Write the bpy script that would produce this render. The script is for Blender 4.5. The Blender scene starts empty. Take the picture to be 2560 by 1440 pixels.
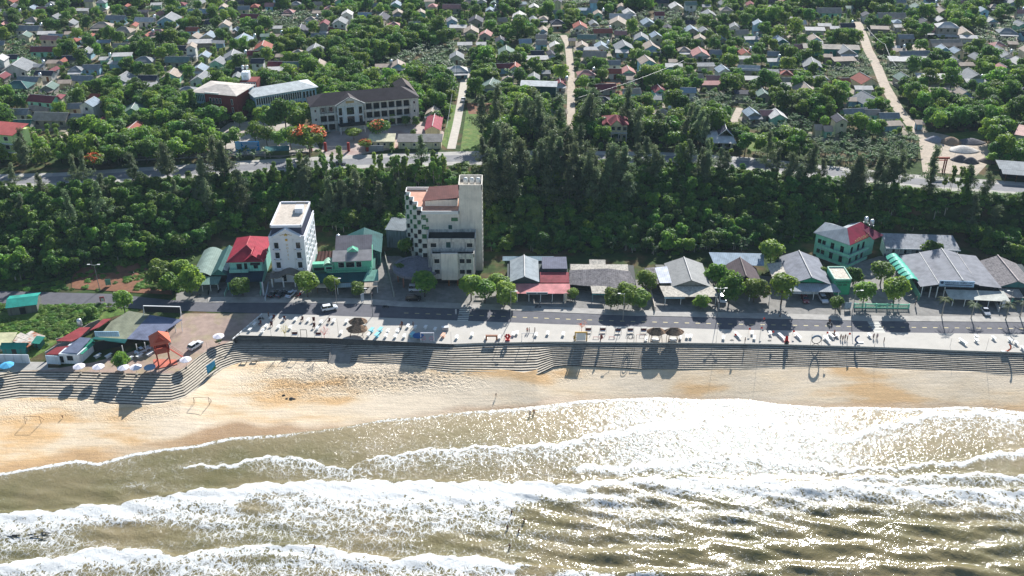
import bpy, bmesh, math, random
import numpy as np
from mathutils import Vector, Matrix
R=math.radians; rnd=random.Random(7)
# ---------------------------------------------------------------- camera, light
H=145.0; TH=R(28.5); F=2500.0; CT=math.cos(TH); SN=math.sin(TH)
S=bpy.context.scene; COL=S.collection
cd=bpy.data.cameras.new('camera'); cam=bpy.data.objects.new('camera',cd); COL.objects.link(cam)
cd.sensor_width=36; cd.lens=36*F/2560; cd.clip_start=1; cd.clip_end=20000
cam.location=(0,0,H); cam.rotation_euler=(R(90)-TH,0,0); S.camera=cam
SUN_EL=R(30.5); SUN_AZ=R(15.2)     # azimuth measured from +y (inland) towards +x
w=bpy.data.worlds.new('World'); S.world=w; w.use_nodes=True
nt=w.node_tree; bg=nt.nodes['Background']; sky=nt.nodes.new('ShaderNodeTexSky')
sky.sky_type='NISHITA'; sky.sun_disc=False; sky.sun_elevation=SUN_EL; sky.sun_rotation=SUN_AZ
sky.air_density=1.3; sky.dust_density=.6; sky.ozone_density=3.5
nt.links.new(sky.outputs[0],bg.inputs[0]); bg.inputs[1].default_value=.07
sl=bpy.data.lights.new('sun','SUN'); sl.energy=5.0; sl.angle=R(.5); sl.color=(1,.985,.955)
so=bpy.data.objects.new('sun',sl); COL.objects.link(so)
sd=Vector((math.sin(SUN_AZ)*math.cos(SUN_EL),math.cos(SUN_AZ)*math.cos(SUN_EL),math.sin(SUN_EL)))
so.rotation_euler=sd.to_track_quat('Z','Y').to_euler(); so.location=(0,300,200)
S.view_settings.view_transform='Standard'; S.view_settings.look='None'; S.view_settings.gamma=1
S.view_settings.exposure=.86
S.cycles.max_bounces=6; S.cycles.diffuse_bounces=3; S.cycles.glossy_bounces=2; S.cycles.transparent_max_bounces=6
S.cycles.volume_bounces=0
S.cycles.sample_clamp_indirect=4
S.render.film_transparent=False
# ---------------------------------------------------------------- pixel <-> world
def ray(px,py):
    u=(px-1280)/F; v=(720-py)/F
    return u,CT+v*SN,-SN+v*CT
def at(px,py,z=0.):
    d=ray(px,py); t=(z-H)/d[2]; return Vector((d[0]*t,d[1]*t,z))
def proj(x,y,z):
    rz=z-H; dp=y*CT-rz*SN; return 1280+F*x/dp, 720-F*(y*SN+rz*CT)/dp
def depth(x,y,z): return y*CT-(z-H)*SN
def pl(pts,x):
    return float(np.interp(x,[p[0] for p in pts],[p[1] for p in pts]))
UP=12.0
FOOT=[(-900,725),(-200,722),(150,715),(330,690),(480,610),(600,575),(950,560),(1250,605),(1600,615),(2000,605),(2300,575),(2560,615),(2900,640),(3600,690)]
TOP=[(-900,520),(-200,474),(0,466),(400,449),(640,434),(1150,417),(1500,417),(1900,434),(2300,472),(2560,492),(2900,520),(3600,570)]
def wl(pts,z):
    q=[at(a,b,z) for a,b in pts]; return np.array([v.x for v in q]),np.array([v.y for v in q])
fx,fy=wl(FOOT,0); tx,ty=wl(TOP,UP)
# promenade edge (z 0), step-top line
PEDGE=[(581,849),(598,839),(680,841),(847,847),(1024,856),(1128,861),(1197,858),(1377,855),(1610,857),(1740,858),(1937,861),(2160,867),(2300,872),(2380,876),(2560,882),(2900,895),(3600,925)]
ROADB=[(-900,760),(-200,758),(0,758),(280,768),(420,776),(650,784),(800,789),(1000,797),(1240,806),(1400,812),(1600,818),(1780,824),(2000,828),(2160,831),(2560,837),(2900,842),(3600,852)]
ROADT=[(-900,725),(-200,727),(0,728),(280,735),(420,750),(520,757),(700,757),(900,760),(1000,767),(1240,775),(1400,782),(1560,789),(1780,794),(2000,799),(2160,803),(2560,806),(2900,809),(3600,815)]
STZ=[(-900,-1.35),(660,-1.35),(830,-1.1),(1128,-.3),(3600,-.3)]; DROP=2.75
STEPS=[(-900,970,-900,1060),(-400,950,-400,1036),(0,937,0,1014),(50,929,50,1007),(200,930,200,1009),(380,936,380,1018),(425,937,432,1016),(445,932,470,1004),(470,915,508,975),(495,894,537,950),(523,874,566,930),(552,861,602,917),(580,857,645,912),(680,857,690,912),(800,857,800,912),(881,861,881,916),(1017,863,1017,922),(1128,866,1128,932),(1211,862,1211,935),(1303,859,1303,938),(1345,858,1342,936),(1375,859,1385,915),(1400,860,1410,912),(1500,860,1500,915),(1600,861,1600,921),(1800,862,1800,922),(1937,865,1937,924),(2160,871,2160,929),(2380,880,2380,937),(2560,886,2560,944),(2900,899,2900,958),(3600,929,3600,990)]
SANDT=[(-900,1045),(-400,1022),(0,999),(130,991),(190,992),(270,1009),(370,1013),(410,1007),(450,998),(490,975),(515,945),(545,923),(600,907),(700,902),(800,905),(830,906),(881,908),(950,906),(1100,910),(1160,918),(1240,922),(1310,931),(1340,925),(1360,902),(1380,888),(1420,886),(1500,891),(1560,900),(1620,904),(1700,906),(1800,909),(2000,913),(2120,918),(2300,926),(2560,932),(2900,948),(3600,978)]
SHORE=[(-900,1240),(-300,1200),(0,1183),(109,1164),(191,1149),(246,1157),(328,1134),(410,1121),(492,1112),(574,1093),(700,1086),(850,1068),(970,1046),(1050,1042),(1150,1030),(1280,1021),(1380,1011),(1450,1001),(1560,996),(1650,993),(1750,999),(1850,996),(1950,1010),(2060,1018),(2150,1017),(2300,1021),(2400,1016),(2480,1020),(2560,1030),(2900,1045),(3600,1060)]
SEA=-6.0
def stz(px): return pl(STZ,px)
def st_world(i):
    a,b,c,d=STEPS[i]; z=stz(a); return at(a,b,z),at(c,d,z-DROP)
_sx=[];_sy=[]
for a,b,c,d in STEPS:
    q=at(a,b,stz(a)); _sx.append(q.x); _sy.append(q.y)
_rb=[at(a,b,0) for a,b in ROADB]; rbx=[q.x for q in _rb]; rby=[q.y for q in _rb]
def G(x,y):
    f=np.interp(x,fx,fy); t=np.interp(x,tx,ty); k=np.clip((y-f)/(t-f),0,1); z=UP*k*k*(3-2*k)
    rb=np.interp(x,rbx,rby); s=np.interp(x,_sx,_sy)
    k2=np.clip((rb-1.5-y)/np.maximum(rb-1.5-s-3,1),0,1)
    # paved plaza and the plots on the left step down towards the beach
    return z-1.35*k2
def Gf(x,y): return float(G(x,y))
def on_prom(px,py):
    if px<575: return False
    if px<660 and py<849 and (px-581)<(849-py)*1.13: return False
    return py<pl(PEDGE,px)+.5 and py>pl(ROADB,px)
def P(px,py,dz=0.):
    if on_prom(px,py): v=at(px,py,0)
    elif py>pl(SHORE,px): v=at(px,py,SEA)
    elif py>pl(SANDT,px):
        k=(py-pl(SANDT,px))/(pl(SHORE,px)-pl(SANDT,px)); v=at(px,py,(stz(px)-2.4)*(1-k)+SEA*k)
    elif py>pl([(a,b) for a,b,_,_ in STEPS],px):
        a=pl([(a,b) for a,b,_,_ in STEPS],px); b=pl([(c,d) for _,_,c,d in STEPS],px); v=at(px,py,stz(px)-DROP*(py-a)/(b-a))
    else:
        z=0.
        for _ in range(60):
            v=at(px,py,z); z=.5*z+.5*Gf(v.x,v.y)
        v.z=z
    v.z+=dz; return v
# ---------------------------------------------------------------- materials
MC={}
def lin(c): return tuple(((v/255)/12.92 if v/255<=.04045 else ((v/255+.055)/1.055)**2.4) for v in c)
def mat(key,col,rough=.8,var=.25,scale=.6,spec=.25,stain=None,stain_amt=0,kind='o',bump=0,metal=0,band=0,col2=None,c2=0,objrand=0):
    """procedural paint/plaster/metal: base colour varied by noise, optional second colour patches, streak stains and ribs"""
    if key in MC: return MC[key]
    m=bpy.data.materials.new(key); m.use_nodes=True; n=m.node_tree; b=n.nodes['Principled BSDF']; L=n.links.new
    tc=n.nodes.new('ShaderNodeTexCoord'); co=tc.outputs['Object']
    if kind=='w':
        g=n.nodes.new('ShaderNodeNewGeometry'); co=g.outputs['Position']
    nz=n.nodes.new('ShaderNodeTexNoise'); nz.inputs['Scale'].default_value=scale; nz.inputs['Detail'].default_value=6; nz.inputs['Roughness'].default_value=.62; L(co,nz.inputs[0])
    mr=n.nodes.new('ShaderNodeMapRange'); mr.inputs[1].default_value=.3; mr.inputs[2].default_value=.7; mr.inputs[3].default_value=1-var; mr.inputs[4].default_value=1+var*.6; L(nz.outputs[0],mr.inputs[0])
    cur=None
    base=n.nodes.new('ShaderNodeRGB'); base.outputs[0].default_value=(*col,1); cur=base.outputs[0]
    def mix(f,a,c,bt='MIX'):
        x=n.nodes.new('ShaderNodeMix'); x.data_type='RGBA'; x.blend_type=bt
        if isinstance(f,float): x.inputs[0].default_value=f
        else: L(f,x.inputs[0])
        L(a,x.inputs[6])
        if isinstance(c,tuple): x.inputs[7].default_value=(*c,1)
        else: L(c,x.inputs[7])
        return x.outputs[2]
    if col2:
        z2=n.nodes.new('ShaderNodeTexNoise'); z2.inputs['Scale'].default_value=scale*.33; z2.inputs['Detail'].default_value=5; L(co,z2.inputs[0])
        r=n.nodes.new('ShaderNodeMapRange'); r.inputs[1].default_value=.5-c2*.2; r.inputs[2].default_value=.5-c2*.2+.14; r.inputs[4].default_value=.9; L(z2.outputs[0],r.inputs[0])
        cur=mix(r.outputs[0],cur,col2)
    if stain:
        mp=n.nodes.new('ShaderNodeMapping'); mp.inputs['Scale'].default_value=(1.6,1.6,.18); L(co,mp.inputs[0])
        z3=n.nodes.new('ShaderNodeTexNoise'); z3.inputs['Scale'].default_value=1.1; z3.inputs['Detail'].default_value=7; L(mp.outputs[0],z3.inputs[0])
        r=n.nodes.new('ShaderNodeMapRange'); r.inputs[1].default_value=.48; r.inputs[2].default_value=.72; r.inputs[4].default_value=stain_amt; L(z3.outputs[0],r.inputs[0])
        cur=mix(r.outputs[0],cur,stain)
    if objrand:
        oi=n.nodes.new('ShaderNodeObjectInfo'); r=n.nodes.new('ShaderNodeMapRange'); r.inputs[3].default_value=1-objrand; r.inputs[4].default_value=1+objrand; L(oi.outputs['Random'],r.inputs[0])
        x=n.nodes.new('ShaderNodeVectorMath'); x.operation='SCALE'; L(cur,x.inputs[0]); L(r.outputs[0],x.inputs[3]); cur=x.outputs[0]
    x=n.nodes.new('ShaderNodeVectorMath'); x.operation='SCALE'; L(cur,x.inputs[0]); L(mr.outputs[0],x.inputs[3]); cur=x.outputs[0]
    if band:
        wv=n.nodes.new('ShaderNodeTexWave'); wv.inputs['Scale'].default_value=band; wv.inputs['Distortion'].default_value=.3; wv.bands_direction='X'; L(co,wv.inputs[0])
        r=n.nodes.new('ShaderNodeMapRange'); r.inputs[1].default_value=.0; r.inputs[2].default_value=.25; r.inputs[3].default_value=.8; r.inputs[4].default_value=1; L(wv.outputs[1],r.inputs[0])
        x=n.nodes.new('ShaderNodeVectorMath'); x.operation='SCALE'; L(cur,x.inputs[0]); L(r.outputs[0],x.inputs[3]); cur=x.outputs[0]
    L(cur,b.inputs['Base Color']); b.inputs['Roughness'].default_value=rough; b.inputs['Specular IOR Level'].default_value=spec; b.inputs['Metallic'].default_value=metal
    if bump:
        bp=n.nodes.new('ShaderNodeBump'); bp.inputs['Strength'].default_value=bump; bp.inputs['Distance'].default_value=.3; L(nz.outputs[0],bp.inputs['Height']); L(bp.outputs[0],b.inputs['Normal'])
    MC[key]=m; return m
def pm(c,**k):   # plaster of an sRGB colour
    return mat('plaster_%d_%d_%d'%c,lin(c),rough=.85,var=.12,scale=.5,stain=(.06,.055,.05),stain_amt=k.get('st',.35))
def rm(c,**k):   # roof sheeting of an sRGB colour
    return mat('roof_%d_%d_%d'%c,lin(c),rough=.78,var=.28,scale=.5,spec=.12,band=k.get('band',.55),col2=tuple(v*.62 for v in lin(c)),c2=-.5)
WHITE=(212,210,204); CREAM=(205,196,165); MINT=(112,200,168); TEAL=(70,140,130); BLUEW=(140,180,205); YG=(190,215,130)
glass=mat('window_glass',(.012,.02,.022),rough=.12,var=.3,spec=.6)
ggreen=mat('green_glass',(.03,.16,.06),rough=.2,var=.5,scale=2,spec=.5)
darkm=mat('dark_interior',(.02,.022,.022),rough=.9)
wpaint=mat('white_paint',lin((225,224,220)),rough=.6,var=.06)
conc=mat('weathered_concrete',lin((168,160,148)),rough=.9,var=.3,scale=1.2,stain=(.05,.05,.045),stain_amt=.5)
steel=mat('galvanised_steel',lin((150,152,152)),rough=.45,var=.1,metal=.4)
dkmetal=mat('dark_metal',(.03,.03,.03),rough=.5)
wood=mat('brown_wood',lin((120,80,50)),rough=.8,var=.3,scale=3)
# ---------------------------------------------------------------- mesh builder
class MB:
    def __init__(s): s.v=[]; s.f=[]
    def poly(s,*p):
        k=len(s.v); s.v+= [tuple(q) for q in p]; s.f.append(tuple(range(k,k+len(p)))); return s
    def box(s,x0,x1,y0,y1,z0,z1):
        k=len(s.v); s.v+=[(x,y,z) for z in (z0,z1) for y in (y0,y1) for x in (x0,x1)]
        s.f+=[tuple(k+i for i in f) for f in ((0,2,3,1),(4,5,7,6),(0,1,5,4),(2,6,7,3),(0,4,6,2),(1,3,7,5))]; return s
    def prism(s,pts,z0,z1):
        k=len(s.v); n=len(pts); s.v+=[(p[0],p[1],z0) for p in pts]+[(p[0],p[1],z1) for p in pts]
        s.f.append(tuple(k+i for i in reversed(range(n)))); s.f.append(tuple(k+n+i for i in range(n)))
        s.f+=[(k+i,k+(i+1)%n,k+n+(i+1)%n,k+n+i) for i in range(n)]; return s
    def slab(s,a,b,c,d,t=.12):   # quad given counter-clockwise from above, thickened downwards
        k=len(s.v); s.v+=[tuple(p) for p in (a,b,c,d)]+[(p[0],p[1],p[2]-t) for p in (a,b,c,d)]
        s.f+=[tuple(k+i for i in f) for f in ((0,1,2,3),(7,6,5,4),(0,4,5,1),(1,5,6,2),(2,6,7,3),(3,7,4,0))]; return s
    def slabn(s,p,t=.12):
        k=len(s.v); n=len(p); s.v+=[tuple(q) for q in p]+[(q[0],q[1],q[2]-t) for q in p]
        s.f.append(tuple(k+i for i in range(n))); s.f.append(tuple(k+n+i for i in reversed(range(n))))
        s.f+=[(k+i,k+n+i,k+n+(i+1)%n,k+(i+1)%n) for i in range(n)]; return s
    def tube(s,p,q,r,n=6,r2=None):
        p=Vector(p); q=Vector(q); d=(q-p).normalized(); a=d.orthogonal().normalized(); b=d.cross(a); r2=r if r2 is None else r2; k=len(s.v)
        for c,rr in ((p,r),(q,r2)):
            for i in range(n):
                t=2*math.pi*i/n; s.v.append(tuple(c+a*math.cos(t)*rr+b*math.sin(t)*rr))
        s.f+=[(k+i,k+(i+1)%n,k+n+(i+1)%n,k+n+i) for i in range(n)]+[tuple(k+i for i in reversed(range(n))),tuple(k+n+i for i in range(n))]; return s
    def path(s,pts,r,n=6):
        for a,b in zip(pts[:-1],pts[1:]): s.tube(a,b,r,n)
        return s
    def lathe(s,prof,x=0,y=0,n=10):
        k=len(s.v); m=len(prof)
        for r,z in prof:
            for i in range(n):
                t=2*math.pi*i/n; s.v.append((x+r*math.cos(t),y+r*math.sin(t),z))
        for j in range(m-1):
            for i in range(n):
                s.f.append((k+j*n+i,k+j*n+(i+1)%n,k+(j+1)*n+(i+1)%n,k+(j+1)*n+i))
        s.f.append(tuple(k+i for i in reversed(range(n)))); s.f.append(tuple(k+(m-1)*n+i for i in range(n))); return s
    def obj(s,name,m,parent=None,loc=None,rz=0,smooth=False):
        me=bpy.data.meshes.new(name); me.from_pydata(s.v,[],s.f)
        if isinstance(m,bpy.types.Material): me.materials.append(m)
        if smooth: me.polygons.foreach_set('use_smooth',[True]*len(me.polygons))
        o=bpy.data.objects.new(name,me); COL.objects.link(o)
        if parent: o.parent=parent
        if loc is not None: o.location=loc
        o.rotation_euler.z=rz; return o
def tag(o,label=None,cat=None,group=None,kind=None):
    if label: o['label']=label
    if cat: o['category']=cat
    if group: o['group']=group
    if kind: o['kind']=kind
    return o
def empty(name,loc,rz=0,label=None,cat=None,group=None):
    o=bpy.data.objects.new(name,None); COL.objects.link(o); o.location=loc; o.rotation_euler.z=rz; o.empty_display_size=.5
    return tag(o,label,cat,group)
KIDS={}
def copy_tree(o,kids,loc,rz=0,sc=1.,label=None):
    """copy a thing and each of its parts (kids: list of (part, [sub-parts]))"""
    c=o.copy(); COL.objects.link(c); c.location=loc; c.rotation_euler=(0,0,rz)
    c.scale=(sc,sc,sc) if not isinstance(sc,tuple) else sc
    for k,sub in kids:
        d=k.copy(); COL.objects.link(d); d.parent=c
        for q in sub:
            e=q.copy(); COL.objects.link(e); e.parent=d
    if label: c['label']=label
    return c
def kidsof(o):
    ch=[q for q in bpy.data.objects if q.parent==o]; return [(c,[q for q in bpy.data.objects if q.parent==c]) for c in ch]
def site(pl_,pr_,z=None):
    a=P(*pl_) if z is None else at(*pl_,z); b=P(*pr_) if z is None else at(*pr_,z)
    d=b-a; W=math.hypot(d.x,d.y); rz=math.atan2(d.y,d.x); return a,W,rz
def ptag(o,kind): o['kind']=kind; return o
# ---------------------------------------------------------------- ground surfaces
def arr(a,b,s): return list(np.arange(a,b,s))
xs=np.array([-6000,-3000,-1500,-900]+arr(-600,601,4)+[900,1500,3000,6000],float)
ys=np.array(arr(205,262,1)+arr(262,345,2.5)+arr(345,640,6)+[700,800,1000,1500,3000,7000],float)
X,Y=np.meshgrid(xs,ys); Z=G(X,Y)
cut=Y<np.interp(X,_sx,_sy)+.6
Z=np.where(cut,-9.,Z)
Z+=np.where((Y>262)&(Z<UP-.02)&(Z>.2),.35*np.sin(X*.31+Y*.17)*np.sin(Y*.23),0)
def gridobj(name,X,Y,Z,m,flip=False):
    r,c=X.shape; v=np.stack([X,Y,Z],-1).reshape(-1,3)
    i=np.arange(r*c).reshape(r,c); f=np.stack([i[:-1,:-1],i[:-1,1:],i[1:,1:],i[1:,:-1]],-1).reshape(-1,4)
    if flip: f=f[:,::-1]
    me=bpy.data.meshes.new(name); me.from_pydata(v.tolist(),[],f.tolist()); me.materials.append(m)
    me.polygons.foreach_set('use_smooth',[True]*len(me.polygons))
    o=bpy.data.objects.new(name,me); COL.objects.link(o); return o
mg=mat('soil_and_grass',(.045,.075,.02),rough=.95,var=.45,scale=.35,kind='w',col2=(.13,.085,.045),c2=.1,spec=.1,bump=.5)
ptag(gridobj('ground',X,Y,Z,mg),'structure')
def strip(name,lo,hi,m,dz=.05,z=None,n=4,x0=None,x1=None,step=20,kind='structure'):
    """sheet between two pixel polylines, following the ground"""
    x0=lo[0][0] if x0 is None else x0; x1=lo[-1][0] if x1 is None else x1
    cols=np.arange(x0,x1+step,step); rows=[]
    for j in range(n+1):
        row=[]
        for c in cols:
            a=pl(lo,c); b=pl(hi,c); y=a+(b-a)*j/n
            v=at(c,y,z) if z is not None else P(c,y); row.append((v.x,v.y,v.z+dz))
        rows.append(row)
    A=np.array(rows); return ptag(gridobj(name,A[:,:,0],A[:,:,1],A[:,:,2],m),kind)
def patch(name,pts,m,z,dz=.06,kind='structure'):
    q=[at(a,b,z) for a,b in pts]; mb=MB(); mb.poly(*[(v.x,v.y,z+dz) for v in q]); o=mb.obj(name,m)
    bm=bmesh.new(); bm.from_mesh(o.data); bm.normal_update()
    if bm.faces[:][0].normal.z<0: bmesh.ops.reverse_faces(bm,faces=bm.faces[:])
    bmesh.ops.triangulate(bm,faces=bm.faces[:]); bm.to_mesh(o.data); bm.free(); return ptag(o,kind)
asph=mat('asphalt',(.115,.112,.125),rough=.85,var=.22,scale=.5,kind='w')
asph2=mat('old_asphalt',(.20,.195,.20),rough=.85,var=.22,scale=.4,kind='w')
pave=mat('pavement_concrete',(.40,.375,.34),rough=.9,var=.2,scale=.5,kind='w',col2=(.30,.28,.26),c2=-.3)
promm=mat('promenade_concrete',(.49,.455,.40),rough=.85,var=.09,scale=.35,kind='w',col2=(.42,.39,.345),c2=-.5)
forem=mat('forecourt_concrete',(.25,.235,.215),rough=.9,var=.3,scale=.5,kind='w',col2=(.36,.33,.29),c2=-.4)
brickm=mat('brick_paving',(.38,.275,.22),rough=.9,var=.22,scale=.6,kind='w',col2=(.34,.27,.17),c2=-.05)
dirtm=mat('pale_dirt',(.45,.37,.29),rough=.95,var=.25,scale=.7,kind='w')
redirt=mat('red_earth',(.22,.10,.055),rough=.95,var=.35,scale=.5,kind='w')
grassm=mat('bright_grass',(.10,.17,.03),rough=.95,var=.4,scale=.9,kind='w',col2=(.17,.2,.05),c2=0,bump=.6)
linem=mat('road_marking',(.62,.60,.52),rough=.7,var=.15,kind='w')
yelm=mat('yellow_marking',(.6,.5,.25),rough=.7,var=.15,kind='w')
# lower road, pavements
strip('road',ROADB,ROADT,asph,.05,n=3)
FCT=[(-900,700),(430,735),(480,712),(560,690),(700,680),(790,700),(960,640),(1010,640),(1050,690),(1240,700),(1270,690),(1600,700),(1660,690),(2000,690),(2040,690),(2200,640),(2400,650),(2500,690),(3600,690)]
strip('forecourt',[(a,b) for a,b in ROADT],FCT,forem,.035,n=6,x0=440,x1=2900)
PVT=[(a,b-13) for a,b in ROADT]
def raised(name,lo,hi,m,h,x0,x1,z=0.,step=20):
    """kerbed slab: top plus a side face"""
    cols=np.arange(x0,x1+step,step); mb=MB()
    a=[at(c,pl(lo,c),z) for c in cols]; b=[at(c,pl(hi,c),z) for c in cols]
    for i in range(len(cols)-1):
        mb.poly((a[i].x,a[i].y,z+h),(a[i+1].x,a[i+1].y,z+h),(b[i+1].x,b[i+1].y,z+h),(b[i].x,b[i].y,z+h))
        mb.poly((a[i].x,a[i].y,z-.1),(a[i+1].x,a[i+1].y,z-.1),(a[i+1].x,a[i+1].y,z+h),(a[i].x,a[i].y,z+h))
        mb.poly((b[i+1].x,b[i+1].y,z-.1),(b[i].x,b[i].y,z-.1),(b[i].x,b[i].y,z+h),(b[i+1].x,b[i+1].y,z+h))
    return ptag(mb.obj(name,m),'structure')
raised('pavement',ROADT,PVT,pave,.14,520,3000)
# lane marks
mb=MB()
for c in np.arange(1010,2700,27):
    a=at(c,(pl(ROADT,c)+pl(ROADB,c))/2,0.057); 
    b=at(c+11,(pl(ROADT,c+11)+pl(ROADB,c+11))/2,0.057); n=.16
    mb.poly((a.x,a.y-n,.057),(b.x,b.y-n,.057),(b.x,b.y+n,.057),(a.x,a.y+n,.057))
ptag(mb.obj('centre_line',yelm),'structure')
def crossing(px0,px1,lean):
    mb=MB()
    for i in range(7):
        k=(i+.5)/7; 
        y0=pl(ROADT,px0)+(pl(ROADB,px0)-pl(ROADT,px0))*k
        a=at(px0+lean*k,y0,.057); b=at(px1+lean*k,y0+(px1-px0)*.012,.057)
        mb.poly((a.x,a.y-.28,.057),(b.x,b.y-.28,.057),(b.x,b.y+.28,.057),(a.x,a.y+.28,.057))
    ptag(mb.obj('crosswalk',linem),'structure')
crossing(1149,1176,-6); crossing(2168,2196,18)
# promenade slab
ppts=[(581,849)]+[p for p in PEDGE if p[0]>581]
rb=[p for p in ROADB if p[0]>660]
q=[at(a,b,0) for a,b in ppts]+[at(a,b-.2,0) for a,b in reversed(rb)]+[at(656,784,0)]
mb=MB(); mb.prism([(v.x,v.y) for v in q],-4,.12); o=mb.obj('promenade',promm); ptag(o,'structure')
# pale kerb stones on the slanted end of the promenade
mb=MB(); a=at(656,784,.12); b=at(581,849,.12); d=(b-a)
for i in range(9):
    p=a+d*(i/9+.02); qq=a+d*((i+1)/9-.01); mb.tube((p.x,p.y,.2),(qq.x,qq.y,.2),.22,6)
tag(mb.obj('kerb_wall',wpaint),'low pale kerb of rounded blocks along the slanted end of the promenade','kerb')
# stepped sea wall
SN_=12
def lofted_steps(i0,i1,name,sub=6):
    cols=[]
    for i in range(i0,i1):
        A=STEPS[i]; B=STEPS[i+1]; m_=max(1,int(abs(B[0]-A[0])/14))
        for k in range(m_+(1 if i==i1-1 else 0)):
            t=k/m_; a=[A[j]+(B[j]-A[j])*t for j in range(4)]
            p=at(a[0],a[1],stz(a[0])); qq=at(a[2],a[3],stz(a[0])-DROP); cols.append((p,qq))
    mb=MB(); n=len(cols); rows=[]
    # lip inland, then treads and risers
    prof=[(-.18,0.02)]
    z=0.02
    for s in range(SN_):
        prof.append((s/SN_+.0,z)); prof.append((s/SN_+.0,-DROP*(s+1)/SN_)); z=-DROP*(s+1)/SN_
    prof.append((1.0,z)); prof.append((1.0,-3.1)); prof.append((1.3,-4.3))
    V=[]
    for p,qq in cols:
        d=Vector((qq.x-p.x,qq.y-p.y,0)); 
        for (t,zz) in prof:
            jit=.03*math.sin(p.x*.9+t*37) ; V.append((p.x+d.x*t,p.y+d.y*t+jit*(0<t<1),p.z+zz))
    m_=len(prof); fcs=[]
    for c in range(n-1):
        for r in range(m_-1):
            a=c*m_+r; fcs.append((a,a+1,a+m_+1,a+m_))
    me=bpy.data.meshes.new(name); me.from_pydata(V,[],fcs); me.materials.append(stepm); o=bpy.data.objects.new(name,me); COL.objects.link(o); return o
stepm=mat('sea_wall_concrete',(.55,.48,.38),rough=.9,var=.16,scale=1.3,kind='w',stain=(.16,.14,.11),stain_amt=.3,col2=(.30,.26,.20),c2=-.35)
o=lofted_steps(0,len(STEPS)-1,'sea_wall'); 
rs_=mat('riser_shade_paint',(.035,.032,.03),rough=.95,var=.3,scale=1.5,kind='w'); o.data.materials.append(rs_)  # near-black riser colour: the shade on the risers is painted in
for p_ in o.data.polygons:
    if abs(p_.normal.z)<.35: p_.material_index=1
cs=list(np.arange(583,1140,12)); V=[]; fc=[]
prof=[(0,.1)]+[q for s in range(5) for q in (((s)/5,-(s+1)/5),((s+1)/5,-(s+1)/5))]
for c in cs:
    a=at(c,pl(PEDGE,c),.12); zb=stz(c); b=at(c,pl([(p[0],p[1]) for p in STEPS],c),zb)
    if c<600: b=Vector((b.x,max(b.y,a.y-2.2+0*c),zb))
    for t,h in prof: V.append((a.x+(b.x-a.x)*t,a.y+(b.y-a.y)*t-.02,(.14 if h==.1 else .12+(.12-zb)*h)))
m_=len(prof)
for c in range(len(cs)-1):
    for r in range(m_-1): a=c*m_+r; fc.append((a,a+1,a+m_+1,a+m_))
me=bpy.data.meshes.new('terrace_steps'); me.from_pydata(V,[],fc); me.materials.append(stepm); me.materials.append(rs_); me.update(); [setattr(p_,'material_index',1) for p_ in me.polygons if abs(p_.normal.z)<.35]; o=bpy.data.objects.new('terrace_steps',me); COL.objects.link(o); tag(o,'short flight of shaded steps between promenade slab and sea wall','steps',kind='thing')  # these risers take the same painted shade colour
# concrete ramp cut across the steps
mb=MB(); a=at(829,857,-1.1); b=at(884,859,-1.1); c=at(874,912,-3.5); d=at(822,909,-3.5)
mb.slab((a.x,a.y+.6,-.98),(d.x,d.y,-3.35),(c.x,c.y,-3.35),(b.x,b.y+.6,-.98),.5)
for s,(p,r_) in enumerate(((a,d),(b,c))):
    mb.slab((p.x-.12,p.y+.6,-.8),(r_.x-.12,r_.y,-3.15),(r_.x+.12,r_.y,-3.15),(p.x+.12,p.y+.6,-.8),.6)
tag(mb.obj('ramp',mat('ramp_concrete',(.27,.25,.225),rough=.9,var=.25,scale=.8,kind='w')),'plain concrete ramp cutting down across the stepped sea wall','ramp',kind='thing')
# plaza
PLT=[(-900,760),(420,779),(470,779),(600,785),(652,786)]
def plz(c): return pl([(a,b) for a,b,_,_ in STEPS],c)
# plaza: right-hand part of the left plot, following the ground
cols=[]
LEFT=[(430,800),(405,850),(330,905),(215,925)]
mb=MB(); rowsN=16; C=[]
for j in range(rowsN+1):
    t=j/rowsN
    ya=784+(934-784)*t
    xl=np.interp(ya,[780,800,850,880,905,925,936],[455,448,400,330,240,120,30])
    xr=np.interp(ya,[780,784,849,857,862,874,894,915,932,936],[660,658,583,575,548,521,492,467,440,430])
    C.append([P(xl+(xr-xl)*i/14,min(ya,pl([(a,b) for a,b,_,_ in STEPS],xl+(xr-xl)*i/14)-.8)) for i in range(15)])
A=np.array([[tuple(v) for v in r] for r in C])
ptag(gridobj('plaza',A[:,:,0],A[:,:,1],A[:,:,2]+.06,brickm,flip=True),'structure')
cols=np.arange(-120,121,20); row1=[P(c,925) for c in cols]; row0=[P(c,905) for c in cols]
A=np.array([[tuple(v) for v in row1],[tuple(v) for v in row0]]); ptag(gridobj('paving',A[:,:,0],A[:,:,1],A[:,:,2]+.05,pave),'structure')
# upper road with pavements
UT=[(-900,480),(0,436),(150,432),(400,416),(560,405),(850,389),(1150,379),(1300,377),(1500,378),(1700,382),(1900,396),(2200,428),(2320,440),(2560,456),(2900,478),(3600,525)]
UB=[(a,b+34) for a,b in UT]
strip('upper_pavement',UB,UT,pave,.06,z=UP,n=1)
strip('upper_road',[(a,b+25) for a,b in UT],[(a,b+9) for a,b in UT],asph2,.075,z=UP,n=1)
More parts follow.
